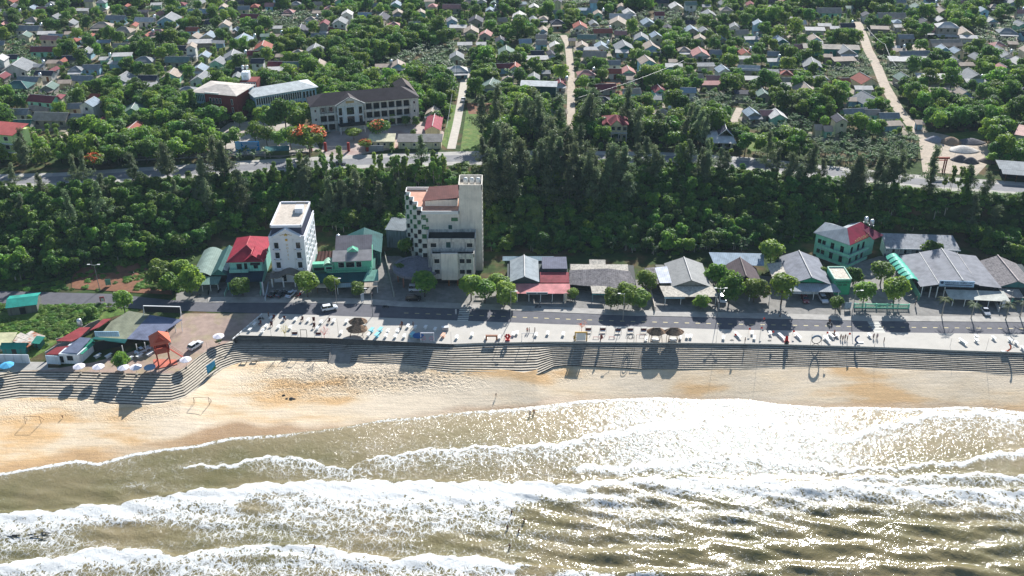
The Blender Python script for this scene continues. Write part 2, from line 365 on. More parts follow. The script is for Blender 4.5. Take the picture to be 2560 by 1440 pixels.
# lanes and yards on the upper ground
def lane(name,pts,wd,m,dz=.05):
    q=[at(a,b,UP) for a,b in pts]; mb=MB()
    L=[];Rr=[]
    for i,v in enumerate(q):
        d=(q[min(i+1,len(q)-1)]-q[max(i-1,0)]).normalized(); nn=Vector((-d.y,d.x,0))*wd/2; L.append(v+nn); Rr.append(v-nn)
    for i in range(len(q)-1): mb.poly((L[i].x,L[i].y,UP+dz),(L[i+1].x,L[i+1].y,UP+dz),(Rr[i+1].x,Rr[i+1].y,UP+dz),(Rr[i].x,Rr[i].y,UP+dz))
    o=mb.obj(name,m); bm=bmesh.new(); bm.from_mesh(o.data); bm.normal_update()
    fl=[f for f in bm.faces if f.normal.z<0]; bmesh.ops.reverse_faces(bm,faces=fl); bm.to_mesh(o.data); bm.free(); return ptag(o,'structure')
lanem=mat('lane_concrete',(.50,.45,.38),rough=.9,var=.15,scale=.6,kind='w')
LANES=[([(1170,170),(1160,205),(1153,250),(1142,310),(1128,372)],3.2,lanem),
 ([(1408,88),(1420,110),(1424,145),(1427,185),(1428,240),(1427,285),(1420,372)],3.4,dirtm),
 ([(2143,55),(2160,95),(2170,125),(2190,160),(2212,215),(2245,272),(2285,320),(2312,345),(2325,440)],4.6,dirtm),
 ([(45,205),(80,175),(100,160)],3,dirtm),([(150,345),(200,320),(215,305)],4,dirtm),([(640,200),(655,185)],2.5,dirtm),
 ([(1850,270),(1835,300),(1850,340)],3,dirtm),([(305,215),(325,235)],3,dirtm),([(2180,105),(2300,108),(2420,112)],2.5,dirtm)]
for i,(p,wd,m) in enumerate(LANES): lane('lane',p,wd,m,.05+.004*i)
YARDS=[('school_yard',[(520,382),(540,330),(575,306),(700,300),(775,325),(800,374),(700,394)],mat('yard_paving',(.42,.37,.33),rough=.9,var=.2,scale=.3,kind='w',col2=(.33,.23,.2),c2=-.2)),
 ('gate_yard',[(800,390),(820,320),(900,300),(1060,305),(1110,330),(1108,350),(905,386),(890,400)],mat('yard_paving2',(.45,.36,.32),rough=.9,var=.2,scale=.3,kind='w',col2=(.36,.24,.21),c2=0)),
 ('gravel_yard',[(2300,335),(2330,330),(2480,362),(2478,400),(2440,440),(2345,432),(2318,440)],dirtm),
 ('grass_field',[(1168,262),(1240,262),(1240,300),(1215,380),(1150,380)],grassm),('verge',[(1128,262),(1146,262),(1118,372),(1104,360)],grassm),
 ('garden_soil',[(1165,258),(1245,258),(1245,285),(1172,285)],redirt),('garden_soil',[(1460,230),(1610,225),(1612,262),(1480,262)],redirt),
 ('grass_field',[(1860,330),(1920,335),(1935,380),(1870,378)],grassm),('red_yard',[(1490,205),(1590,208),(1592,222),(1495,222)],redirt),
 ('grass_field',[(2360,335),(2470,325),(2500,345),(2400,352)],grassm),('pale_yard',[(2230,110),(2330,112),(2330,125),(2240,128)],dirtm),
 ('grass_field',[(1700,300),(1780,300),(1760,335),(1690,330)],grassm)]
for i,(nme,p,m) in enumerate(YARDS): patch(nme,p,m,UP,.03+.003*i)
strip('red_earth',[(180,722),(300,730),(430,738)],[(180,690),(230,650),(330,650),(380,680),(430,705)],redirt,.14,n=8,x0=180,x1=430,step=10)
strip('weedy_ground',[(-60,922),(40,915),(110,880),(160,842),(250,800),(340,778)],[(-60,764),(100,764),(340,774)],grassm,.03,n=10,x0=-60,x1=340,step=14)
# beach
def wpt(px,py,z): v=at(px,py,z); return (v.x,v.y,z)
cols=np.concatenate([np.arange(-900,-100,40),np.arange(-100,2700,3.5),np.arange(2700,3601,40)])
rows=[]; NB=76
for j in range(NB+1):
    row=[]
    for c in cols:
        ys0=pl(SANDT,c); ys1=pl(SHORE,c); z0=stz(c)-2.4
        if j<=60:
            t=j/60; zz=(z0+.1)*(1-t)+SEA*t; v=at(c,ys0+(ys1-ys0)*t,zz)
            # churned, bulldozed sand below the steps
            d1=max(0,1-((c-900)/300)**2)*max(0,1-abs(t-.28)/.32); 
            q_=math.sin(v.x*1.7+3*math.sin(v.y*1.1)+2*math.sin(v.x*.31))*math.sin(v.y*2.3+v.x*.6+math.sin(v.x*.9)); v.z+= .42*d1*(abs(q_)*1.2-.2)+.16*d1*math.sin(v.x*4.1+2*math.sin(v.y*2))*math.sin(v.y*3.9) + .05*math.sin(v.x*.35)*math.sin(v.y*.5)*(1-t)
        else:
            t=(j-60)/16; v=at(c,ys1,SEA); v=Vector((v.x,v.y-t*30,SEA-.05-t*3))
        row.append(tuple(v))
    rows.append(row)
# row above the sand line, tucked into the steps
rows.insert(0,[tuple(Vector(r)+Vector((0,1.2,-.9))) for r in rows[0]])
A=np.array(rows)
sm=bpy.data.materials.new('sand'); sm.use_nodes=True; n=sm.node_tree; b=n.nodes['Principled BSDF']; L=n.links.new
g=n.nodes.new('ShaderNodeNewGeometry'); at_=n.nodes.new('ShaderNodeAttribute'); at_.attribute_name='wet'
mp=n.nodes.new('ShaderNodeMapping'); mp.inputs['Scale'].default_value=(.35,1,1); L(g.outputs[0],mp.inputs[0])
n1=n.nodes.new('ShaderNodeTexNoise'); n1.inputs['Scale'].default_value=.11; n1.inputs['Detail'].default_value=7; L(mp.outputs[0],n1.inputs[0])
n2=n.nodes.new('ShaderNodeTexNoise'); n2.inputs['Scale'].default_value=1.1; n2.inputs['Detail'].default_value=8; n2.inputs['Roughness'].default_value=.75; L(g.outputs[0],n2.inputs[0])
r1=n.nodes.new('ShaderNodeValToRGB'); e=r1.color_ramp.elements; e[0].position=.40; e[0].color=(.74,.605,.44,1); e[1].position=.61; e[1].color=(.66,.42,.20,1); x_=e.new(.51); x_.color=(.73,.57,.38,1); L(n1.outputs[0],r1.inputs[0])
mx=n.nodes.new('ShaderNodeMix'); mx.data_type='RGBA'; L(at_.outputs['Fac'],mx.inputs[0]); L(r1.outputs[0],mx.inputs[6]); mx.inputs[7].default_value=(.36,.205,.085,1)
mr=n.nodes.new('ShaderNodeMapRange'); mr.inputs[1].default_value=.3; mr.inputs[2].default_value=.7; mr.inputs[3].default_value=.86; mr.inputs[4].default_value=1.08; L(n2.outputs[0],mr.inputs[0])
mp2=n.nodes.new('ShaderNodeMapping'); mp2.inputs['Scale'].default_value=(.12,1.5,1); mp2.inputs['Rotation'].default_value=(0,0,R(-6)); L(g.outputs[0],mp2.inputs[0]); nq=n.nodes.new('ShaderNodeTexNoise'); nq.inputs['Scale'].default_value=1.2; nq.inputs['Detail'].default_value=5; L(mp2.outputs[0],nq.inputs[0]); mq=n.nodes.new('ShaderNodeMapRange'); mq.inputs[1].default_value=.35; mq.inputs[2].default_value=.6; mq.inputs[3].default_value=.84; mq.inputs[4].default_value=1.03; L(nq.outputs[0],mq.inputs[0]); mm2=n.nodes.new('ShaderNodeMath'); mm2.operation='MULTIPLY'; L(mr.outputs[0],mm2.inputs[0]); L(mq.outputs[0],mm2.inputs[1]); mr=mm2
sc_=n.nodes.new('ShaderNodeVectorMath'); sc_.operation='SCALE'; L(mx.outputs[2],sc_.inputs[0]); L(mr.outputs[0],sc_.inputs[3]); L(sc_.outputs[0],b.inputs['Base Color'])
rr=n.nodes.new('ShaderNodeMapRange'); rr.inputs[3].default_value=.9; rr.inputs[4].default_value=.35; L(at_.outputs['Fac'],rr.inputs[0]); L(rr.outputs[0],b.inputs['Roughness'])
a2=n.nodes.new('ShaderNodeAttribute'); a2.attribute_name='churn'
mu=n.nodes.new('ShaderNodeMath'); mu.operation='MULTIPLY_ADD'; L(a2.outputs['Fac'],mu.inputs[0]); mu.inputs[1].default_value=1.; mu.inputs[2].default_value=.16
n3=n.nodes.new('ShaderNodeTexNoise'); n3.inputs['Scale'].default_value=.9; n3.inputs['Detail'].default_value=4; n3.inputs['Distortion'].default_value=2.5; L(g.outputs[0],n3.inputs[0])
bp=n.nodes.new('ShaderNodeBump'); bp.inputs['Distance'].default_value=.9; L(mu.outputs[0],bp.inputs['Strength']); L(n3.outputs[0],bp.inputs['Height']); L(bp.outputs[0],b.inputs['Normal'])
o=gridobj('beach',A[:,:,0],A[:,:,1],A[:,:,2],sm,flip=True); ptag(o,'structure')
wet=np.zeros(A.shape[:2]); ch=np.zeros(A.shape[:2])
for ci,c in enumerate(cols):
    wd=np.interp(c,[0,200,350,500,620,720,800,900,1050,1200,1400,1600,2000,2200,2560],[.16,.2,.26,.26,.25,.2,.07,.06,.10,.16,.16,.14,.12,.2,.12])
    for j in range(A.shape[0]):
        t=(j-1)/60; wet[j,ci]=np.clip((t-(1-wd)-.03*math.sin(c*.021)-.02*math.sin(c*.057+2))/(.10),0,1)*float(np.interp(c,[380,520,850,980,1080,1200,1330,1420],[.45,.9,.8,.45,.5,.85,.8,.5]))
        ch[j,ci]=np.clip(1.25-((c-900)/300)**2,0,1)*np.clip(1.2-abs(t-.28)/.3,0,1)+.35*np.clip(1-abs(c-1420)/90,0,1)*(t<.6)+.25*(c<450)*(t<.35)
for nm,ar in (('wet',wet),('churn',ch)):
    at2=o.data.attributes.new(nm,'FLOAT','POINT'); at2.data.foreach_set('value',np.clip(ar,0,1).reshape(-1))
# ---------------------------------------------------------------- sea
gx=np.arange(-150,175,.45); gy=np.arange(138,246,.32)
X,Y=np.meshgrid(gx,gy)
dp=Y*CT-(SEA-H)*SN; PX=1280+F*X/dp; PY=720-F*(Y*SN+(SEA-H)*CT)/dp
def front(line,down,amp=1.,soft=.8,x0=-1e9,x1=1e9,fade=60,net=0):
    """foam behind a breaking front: line in pixels, 'down' = how far it trails seaward (px)"""
    ly=np.interp(PX,[p[0] for p in line],[p[1] for p in line]); wob=4*np.sin(PX*.045+1)+2.5*np.sin(PX*.11)+1.5*np.sin(PX*.23+2)
    d=PY-ly-wob; dn=np.interp(PX,[p[0] for p in down],[p[1] for p in down])
    f=np.where(d>0,np.exp(-(d/np.maximum(dn,1))**2*1.2),np.exp(-(d/1.6)**2))
    f*=np.clip((PX-x0)/fade,0,1)*np.clip((x1-PX)/fade,0,1); return amp*f,d,dn
W1=[(-300,1300),(0,1283),(120,1281),(200,1269),(290,1263),(380,1246),(470,1231),(560,1223),(650,1211),(750,1207),(900,1204),(1050,1206),(1200,1208),(1300,1207),(1440,1213),(1540,1200),(1700,1196),(1900,1205),(2560,1230)]
W2=[(-300,1425),(0,1412),(60,1404),(150,1396),(220,1378),(265,1372),(330,1378),(400,1380),(440,1396),(480,1386),(560,1372),(700,1366),(820,1372),(880,1386),(1000,1403),(1060,1391),(1200,1396),(1280,1412),(1500,1440)]
W3=[(440,1166),(530,1166),(600,1156),(690,1139),(740,1143),(800,1163),(870,1171),(950,1142),(1080,1124),(1200,1118),(1330,1115),(1390,1108),(1455,1094),(1530,1077),(1613,1063),(1727,1049),(1840,1046),(1927,1051),(2010,1068),(2100,1090),(2150,1083),(2230,1055),(2355,1028),(2560,1036),(2800,1040)]
W4=[(1400,1165),(1585,1165),(1670,1157),(1785,1141),(1870,1141),(1955,1150),(2100,1171),(2185,1172),(2330,1160),(2440,1148),(2500,1130),(2560,1125),(2800,1125)]
W5=[(1900,1210),(2070,1205),(2185,1194),(2300,1192),(2410,1186),(2560,1191),(2800,1200)]
foam=np.zeros_like(X)+.10
foam=np.maximum(foam,.16+.1*np.sin(X*.07+Y*.11)+.06*np.sin(X*.23-Y*.3))
f1,d1,_=front(W1,[(0,38),(200,46),(300,52),(450,45),(620,60),(900,75),(1100,88),(1250,92),(1380,70),(1440,40),(1600,14),(2560,8)],1.08,x0=-1e9,x1=1e9)
f1b,_,_=front(W1,[(0,150),(450,150),(600,190),(1200,210),(1400,160),(2560,120)],.68)
f2,d2,_=front(W2,[(0,30),(260,60),(420,25),(460,6),(700,9),(1000,24),(1100,45),(1250,30),(1500,10)],1.15,x1=1420)
f2b,_,_=front(W2,[(0,90),(600,110),(1500,90)],.68,x1=1700)
f3,_,_=front(W3,[(440,5),(700,14),(760,9),(860,4),(950,5),(1300,12),(1450,25),(1700,40),(2000,35),(2200,22),(2560,25)],.9,x0=420)
f3b,_,_=front(W3,[(440,70),(900,60),(1100,75),(1400,80),(2560,90)],.52,x0=500,fade=200)
f4,_,_=front(W4,[(1400,25),(1700,32),(1900,30),(2200,8),(2560,22)],.85,x0=1400)
f5,_,_=front(W5,[(1900,12),(2200,16),(2560,9)],.9,x0=1900); f5b,_,_=front(W5,[(1900,60),(2560,70)],.5,x0=1900)
SHx=[p[0] for p in SHORE]; SHy=[p[1] for p in SHORE]; ds=PY-np.interp(PX,SHx,SHy)
fs=np.exp(-((ds-4)/5)**2)*np.interp(PX,[0,150,300,700,1100,1400,2560],[1.,.95,.8,.7,.5,.8,.7])
fs=np.maximum(fs,.62*np.exp(-(np.clip(ds,0,None)/22)**2)*np.interp(PX,[0,300,500,1000,1300,2560],[1,.4,.1,.2,.9,.9]))
right=np.clip((PX-1330)/260,0,1)*np.clip((2350-PX)/300,0,1)*np.clip((1215-PY)/40,0,1)*.56  # whitens the glitter area: surf foam plus sun glitter painted as foam
for a in (f1,f1b,f2,f2b,f3,f3b,f4,f5,f5b,fs,right): foam=np.maximum(foam,a)
# holes of clear water
def hole(cx,cy,rx,ry,k): 
    global foam
    foam=foam*(1-k*np.exp(-(((PX-cx)/rx)**2+((PY-cy)/ry)**2)**2))
for h in ((330,1335,150,26,.75),(640,1270,55,18,.6),(700,1240,70,9,.4),(150,1195,150,25,.6),(200,1240,230,22,.75),(500,1195,160,18,.5),(900,1160,50,12,.4),(1380,1290,95,40,.7),(1150,1355,110,22,.75),(1560,1225,100,12,.6),(1760,1255,200,18,.5),(1350,1430,60,18,.85),(640,1400,90,10,.4),(2250,1310,300,60,.55),(1900,1380,400,25,.45),(1000,1085,330,25,.45)): hole(*h)
# wave relief
Zs=np.full_like(X,SEA)
def ridge(line,hh,wu,wd,x0=-1e9,x1=1e9):
    ly=np.interp(PX,[p[0] for p in line],[p[1] for p in line]); d=PY-ly
    k=np.where(d<0,np.exp(-(d/wu)**2),np.exp(-(d/wd)**2))*np.clip((PX-x0)/90,0,1)*np.clip((x1-PX)/90,0,1); return hh*k
Zs+=ridge(W1,.32,5,46)+ridge(W2,.45,5,40,x1=1500)+ridge(W3,.18,3,16,x0=420)+ridge(W4,.25,4,22,x0=1380)+ridge(W5,.4,5,26,x0=1850)
SW=[(1300,1330),(1700,1300),(2100,1320),(2560,1330),(2900,1340)]; SW2=[(1300,1400),(1600,1385),(2000,1360),(2300,1380),(2560,1370),(2900,1380)]; SW3=[(1200,1440),(1700,1437),(2200,1420),(2900,1425)]
Zs+=ridge(SW,.5,16,20,x0=1350)+ridge(SW2,.5,14,18,x0=1350)+ridge(SW3,.5,12,18,x0=1300)
off=np.clip((PY-1180)/60,0,1)
for k in range(16):
    r0=random.Random(k+3); ang=R(-90+r0.uniform(-38,38)); wlen=r0.uniform(1.6,7); kx=math.cos(ang)*6.283/wlen; ky=math.sin(ang)*6.283/wlen
    Zs+=off*np.interp(PX,[1100,1500],[.005,.0125])*wlen*np.sin(kx*X+ky*Y+r0.uniform(0,6)+.8*np.sin(X*.09+k))
Zs+=(1-off)*.012*np.sin(X*2.1+Y*1.2+np.sin(Y))*np.sin(Y*2.6)
Zs+=.05*np.clip(foam-.5,0,1)*np.sin(X*1.7+2*np.sin(Y*.8))*np.sin(Y*2.1)
Zs-=np.where(ds<-2,.6,0)
wm=bpy.data.materials.new('sea_water'); wm.use_nodes=True; n=wm.node_tree; b=n.nodes['Principled BSDF']; L=n.links.new
g=n.nodes.new('ShaderNodeNewGeometry'); fa=n.nodes.new('ShaderNodeAttribute'); fa.attribute_name='foam'
def nz(scale,det,dist=0,src=None,rough=.6):
    q=n.nodes.new('ShaderNodeTexNoise'); q.inputs['Scale'].default_value=scale; q.inputs['Detail'].default_value=det; q.inputs['Distortion'].default_value=dist; q.inputs['Roughness'].default_value=rough; L(src or g.outputs[0],q.inputs[0]); return q
wa=nz(.7,3); dsp=n.nodes.new('ShaderNodeVectorMath'); dsp.operation='MULTIPLY_ADD'; L(wa.outputs[1],dsp.inputs[0]); dsp.inputs[1].default_value=(2.2,2.2,0); L(g.outputs[0],dsp.inputs[2])
st=n.nodes.new('ShaderNodeVectorMath'); st.operation='MULTIPLY'; L(dsp.outputs[0],st.inputs[0]); st.inputs[1].default_value=(1,.62,0)
vo=n.nodes.new('ShaderNodeTexVoronoi'); vo.feature='DISTANCE_TO_EDGE'; vo.inputs['Scale'].default_value=.72; L(st.outputs[0],vo.inputs[0])
vo2=n.nodes.new('ShaderNodeTexVoronoi'); vo2.feature='DISTANCE_TO_EDGE'; vo2.inputs['Scale'].default_value=1.8; L(st.outputs[0],vo2.inputs[0])
mn=n.nodes.new('ShaderNodeMath'); mn.operation='MINIMUM'; L(vo.outputs[0],mn.inputs[0])
m2=n.nodes.new('ShaderNodeMath'); m2.operation='MULTIPLY'; L(vo2.outputs[0],m2.inputs[0]); m2.inputs[1].default_value=1.3; L(m2.outputs[0],mn.inputs[1])
n4=nz(.45,6,.5,rough=.7); 
# threshold = foam amount + noise, squared so thin foam becomes a sparse lace
ad=n.nodes.new('ShaderNodeMath'); ad.operation='MULTIPLY_ADD'; L(n4.outputs[0],ad.inputs[0]); ad.inputs[1].default_value=.85; L(fa.outputs['Fac'],ad.inputs[2])
sb0=n.nodes.new('ShaderNodeMapRange'); sb0.inputs[1].default_value=.46; sb0.inputs[2].default_value=1.42; L(ad.outputs[0],sb0.inputs[0])
sb1=n.nodes.new('ShaderNodeMath'); sb1.operation='POWER'; L(sb0.outputs[0],sb1.inputs[0]); sb1.inputs[1].default_value=1.9
sb=n.nodes.new('ShaderNodeMath'); sb.operation='MULTIPLY_ADD'; L(sb1.outputs[0],sb.inputs[0]); sb.inputs[1].default_value=.43; sb.inputs[2].default_value=-.025
df=n.nodes.new('ShaderNodeMath'); df.operation='SUBTRACT'; L(sb.outputs[0],df.inputs[0]); L(mn.outputs[0],df.inputs[1])
fm=n.nodes.new('ShaderNodeMapRange'); fm.inputs[1].default_value=-.03; fm.inputs[2].default_value=.09; L(df.outputs[0],fm.inputs[0])
nw=nz(.05,4); wr=n.nodes.new('ShaderNodeValToRGB'); e=wr.color_ramp.elements; e[0].position=.35; e[0].color=(.145,.128,.052,1); e[1].position=.65; e[1].color=(.22,.175,.09,1); L(nw.outputs[0],wr.inputs[0])
sh=n.nodes.new('ShaderNodeAttribute'); sh.attribute_name='shallow'
ms=n.nodes.new('ShaderNodeMix'); ms.data_type='RGBA'; L(sh.outputs['Fac'],ms.inputs[0]); L(wr.outputs[0],ms.inputs[6]); ms.inputs[7].default_value=(.37,.29,.17,1)
mx=n.nodes.new('ShaderNodeMix'); mx.data_type='RGBA'; L(fm.outputs[0],mx.inputs[0]); L(ms.outputs[2],mx.inputs[6]); mx.inputs[7].default_value=(.62,.62,.60,1); L(mx.outputs[2],b.inputs['Base Color'])
ro=n.nodes.new('ShaderNodeMapRange'); ro.inputs[3].default_value=.10; ro.inputs[4].default_value=.65; L(fm.outputs[0],ro.inputs[0]); L(ro.outputs[0],b.inputs['Roughness'])
b.inputs['IOR'].default_value=1.33; b.inputs['Specular IOR Level'].default_value=.62
n5=nz(.85,2.6,.9,rough=.6); n6=nz(.35,4,.6)
bp=n.nodes.new('ShaderNodeBump'); bp.inputs['Strength'].default_value=.34; bp.inputs['Distance'].default_value=.3; L(n5.outputs[0],bp.inputs['Height'])
bp2=n.nodes.new('ShaderNodeBump'); bp2.inputs['Strength'].default_value=.25; bp2.inputs['Distance'].default_value=.9; L(n6.outputs[0],bp2.inputs['Height']); L(bp.outputs[0],bp2.inputs['Normal'])
bp3=n.nodes.new('ShaderNodeBump'); bp3.inputs['Strength'].default_value=.6; bp3.inputs['Distance'].default_value=.12; L(fm.outputs[0],bp3.inputs['Height']); L(bp2.outputs[0],bp3.inputs['Normal']); L(bp3.outputs[0],b.inputs['Normal'])
o=gridobj('sea',X,Y,Zs,wm); ptag(o,'structure')
a_=o.data.attributes.new('foam','FLOAT','POINT'); a_.data.foreach_set('value',np.clip(foam,0,1.3).reshape(-1))
shal=np.clip(1-ds/np.interp(PX,[0,500,1000,1300,1600,2000,2560],[25,20,110,140,110,150,170]),0,1)*np.interp(PX,[0,600,1000,2560],[.4,.35,.8,1.])
a_=o.data.attributes.new('shallow','FLOAT','POINT'); a_.data.foreach_set('value',np.clip(shal,0,1).reshape(-1))
# open sea around the detailed part
mb=MB(); z=SEA-.02
for a in ((-6000,6000,-6000,138.2),(-6000,-149.8,138.2,262),(174.3,6000,138.2,262)):
    mb.poly((a[0],a[2],z),(a[1],a[2],z),(a[1],a[3],z),(a[0],a[3],z))
ptag(mb.obj('open_sea',wm),'structure')
# ---------------------------------------------------------------- vegetation
def leafmat(key,c1,c2,trans=.42,rv=.3):
    m=bpy.data.materials.new(key); m.use_nodes=True; n=m.node_tree; L=n.links.new; b=n.nodes['Principled BSDF']; out=n.nodes['Material Output']
    g=n.nodes.new('ShaderNodeNewGeometry'); z=n.nodes.new('ShaderNodeTexNoise'); z.inputs['Scale'].default_value=.55; z.inputs['Detail'].default_value=4; L(g.outputs[0],z.inputs[0])
    r=n.nodes.new('ShaderNodeMapRange'); r.inputs[1].default_value=.35; r.inputs[2].default_value=.65; L(z.outputs[0],r.inputs[0])
    mx=n.nodes.new('ShaderNodeMix'); mx.data_type='RGBA'; L(r.outputs[0],mx.inputs[0]); mx.inputs[6].default_value=(*c1,1); mx.inputs[7].default_value=(*c2,1)
    oi=n.nodes.new('ShaderNodeObjectInfo'); hs=n.nodes.new('ShaderNodeHueSaturation'); L(mx.outputs[2],hs.inputs['Color'])
    a=n.nodes.new('ShaderNodeMapRange'); a.inputs[3].default_value=.485; a.inputs[4].default_value=.53; L(oi.outputs['Random'],a.inputs[0]); L(a.outputs[0],hs.inputs['Hue'])
    mm=n.nodes.new('ShaderNodeMath'); mm.operation='MULTIPLY'; L(oi.outputs['Random'],mm.inputs[0]); mm.inputs[1].default_value=7.31
    fr=n.nodes.new('ShaderNodeMath'); fr.operation='FRACT'; L(mm.outputs[0],fr.inputs[0])
    a=n.nodes.new('ShaderNodeMapRange'); a.inputs[3].default_value=1-rv; a.inputs[4].default_value=1+rv*1.3; L(fr.outputs[0],a.inputs[0]); L(a.outputs[0],hs.inputs['Value'])
    L(hs.outputs[0],b.inputs['Base Color']); b.inputs['Roughness'].default_value=.55; b.inputs['Specular IOR Level'].default_value=.3
    t=n.nodes.new('ShaderNodeBsdfTranslucent'); h2=n.nodes.new('ShaderNodeHueSaturation'); h2.inputs['Hue'].default_value=.48; h2.inputs['Value'].default_value=1.5; L(hs.outputs[0],h2.inputs['Color']); L(h2.outputs[0],t.inputs[0])
    ms=n.nodes.new('ShaderNodeMixShader'); ms.inputs[0].default_value=trans; L(b.outputs[0],ms.inputs[1]); L(t.outputs[0],ms.inputs[2]); L(ms.outputs[0],out.inputs[0]); return m
LM={'dark':leafmat('leaf_dark',(.042,.118,.02),(.115,.21,.032)),'mid':leafmat('leaf_mid',(.075,.170,.022),(.185,.295,.034)),
 'light':leafmat('leaf_light',(.095,.185,.03),(.2,.3,.05)),'pine':leafmat('leaf_needles',(.085,.125,.055),(.145,.19,.085),.35),
 'banana':leafmat('leaf_banana',(.06,.13,.03),(.13,.22,.06),.4),'palm':leafmat('leaf_palm',(.06,.10,.025),(.14,.17,.05),.25),
 'flower':mat('orange_blossom',(.78,.15,.02),rough=.7,var=.4),'bush':leafmat('leaf_bush',(.065,.155,.016),(.15,.26,.03)),
 'bare':mat('pale_twigs',(.25,.2,.15),rough=.9)}
barkm=mat('bark',(.10,.08,.06),rough=.95,var=.3,scale=2); barkl=mat('pale_bark',(.35,.32,.27),rough=.9,var=.2,scale=2)
def leaves(name,C,S_,Nn,m,elong=1.,seed=0,droop=0):
    """C centres (n,3), S_ sizes, Nn preferred normals -> quads"""
    rs=np.random.RandomState(seed); n=len(C)
    N=Nn+rs.normal(0,.45,(n,3)); N/=np.linalg.norm(N,axis=1)[:,None]+1e-9
    A=np.cross(N,rs.normal(0,1,(n,3))); 
    if droop: A=A*(1-droop)+np.array([0,0,-1.])*droop*np.linalg.norm(A,axis=1)[:,None]
    A/=np.linalg.norm(A,axis=1)[:,None]+1e-9
    B=np.cross(N,A); B/=np.linalg.norm(B,axis=1)[:,None]+1e-9
    a=A*(S_*elong)[:,None]; b=B*(S_/elong**.5)[:,None]; bend=-N*(S_*.25)[:,None]
    V=np.stack([C-a+bend,C-b*.9,C+a+bend,C+b*.9],1).reshape(-1,3)
    me=bpy.data.meshes.new(name); me.vertices.add(4*n); me.vertices.foreach_set('co',V.reshape(-1).astype(np.float32))
    me.loops.add(4*n); me.loops.foreach_set('vertex_index',np.arange(4*n,dtype=np.int32)); me.polygons.add(n); me.polygons.foreach_set('loop_start',np.arange(0,4*n,4,dtype=np.int32))
    me.materials.append(m); me.update(calc_edges=True); return me
def blobs(bl,n,size,seed,top=.35,inner=.2):
    rs=np.random.RandomState(seed); w=np.array([r[3]*r[4] for r in bl]); w=w/w.sum(); idx=rs.choice(len(bl),n,p=w); bl=np.array(bl)
    d=rs.normal(0,1,(n,3)); d/=np.linalg.norm(d,axis=1)[:,None]; d[:,2]=np.where((d[:,2]<-.3)&(rs.rand(n)<.6),-d[:,2],d[:,2])
    rr=np.where(rs.rand(n)<inner,rs.uniform(.4,.85,n),rs.uniform(.85,1.12,n))
    q=bl[idx]; C=q[:,:3]+d*rr[:,None]*np.stack([q[:,3],q[:,3],q[:,4]],1)
    return C,rs.uniform(.6,1.35,n)*size,d+np.array([0,0,top])
def trunk(limbs,r=.18,h=2.5,n=5):
    mb=MB(); mb.tube((0,0,-.6),(.05,.0,h*.55),r,n,r*.75); mb.tube((.05,0,h*.55),(0,.08,h),r*.75,n,r*.6)
    for l in limbs: mb.tube((0,0,h*.75),l,r*.5,4,r*.15)
    return mb
def meshonly(mb,name,m):
    me=bpy.data.meshes.new(name); me.from_pydata(mb.v,[],mb.f); me.materials.append(m); return me
def mk_broad(seed,h=6,w=2.9,n=950,size=.30,lm='mid',flat=1.,nb=13,th=1.6):
    r=random.Random(seed); bl=[]; cz=th+(h-th)*.5
    for i in range(nb):
        a=r.uniform(0,6.28); e=r.uniform(-.5,1); rad=w*r.uniform(.35,.72)*math.cos(e*1.1); z=cz+(h-th)*.38*math.sin(e*1.3)*flat
        q=r.uniform(.26,.46)*w; bl.append((math.cos(a)*rad,math.sin(a)*rad,z,q,q*r.uniform(.6,.9)*flat))
    bl.append((0,0,cz,w*.55,(h-th)*.38))
    C,S_,N=blobs(bl,n,size,seed); limbs=[(b[0]*.8,b[1]*.8,b[2]) for b in bl[:5]]
    return leaves('crown',C,S_,N,LM[lm],1.15,seed), meshonly(trunk(limbs,.2,cz*.8),'trunk',barkm)
def mk_pine(seed,h=13,w=2.2,n=2500):
    r=random.Random(seed); rs=np.random.RandomState(seed); P_=[];N=[]; mb=MB(); mb.tube((0,0,-1),(0,0,h*.5),.17,5,.12); mb.tube((0,0,h*.5),(.2,0,h*.97),.12,4,.03)
    nb=38
    for i in range(nb):
        t=(i+r.random())/nb; z=h*(.22+.76*t); L_=w*(1-t*.72)*r.uniform(.55,1.2)*(.8+.5*math.sin(t*5+seed))+.3; a=r.uniform(0,6.28); rise=L_*r.uniform(.05,.55)
        e=np.array([math.cos(a)*L_,math.sin(a)*L_,rise]); mb.tube((0,0,z),(e[0]*.8,e[1]*.8,z+e[2]*.8),.035,3,.01)
        k=int(n/nb*(1.35-.7*t)); tt=rs.uniform(.25,1.12,k); p=np.array([0,0,z])+e*tt[:,None]+rs.normal(0,.36,(k,3)); P_.append(p); N.append(np.tile([math.cos(a)*.5,math.sin(a)*.5,.7],(k,1)))
    C=np.concatenate(P_); n_=len(C); return leaves('crown',C,rs.uniform(.12,.27,n_),np.concatenate(N),LM['pine'],1.9,seed,.35), meshonly(mb,'trunk',barkm)
def mk_gum(seed,h=10,w=1.7,n=700,lm='light'):
    r=random.Random(seed); bl=[]; limbs=[]
    for i in range(12):
        z=h*r.uniform(.42,.97); a=r.uniform(0,6.28); rad=w*r.uniform(.2,.8)*(1.1-z/h*.6); q=r.uniform(.45,.85); bl.append((math.cos(a)*rad,math.sin(a)*rad,z,q,q*1.25)); limbs.append((math.cos(a)*rad,math.sin(a)*rad,z))
    C,S_,N=blobs(bl,n,.24,seed,inner=.5); mb=MB(); mb.tube((0,0,-1),(.2,0,h*.5),.14,5,.1); mb.tube((.2,0,h*.5),(0,.1,h*.93),.1,4,.03)
    for l in limbs: mb.tube((0.1,0,l[2]*.7),l,.05,3,.015)
    return leaves('crown',C,S_,N,LM[lm],1.5,seed,.3), meshonly(mb,'trunk',barkl)
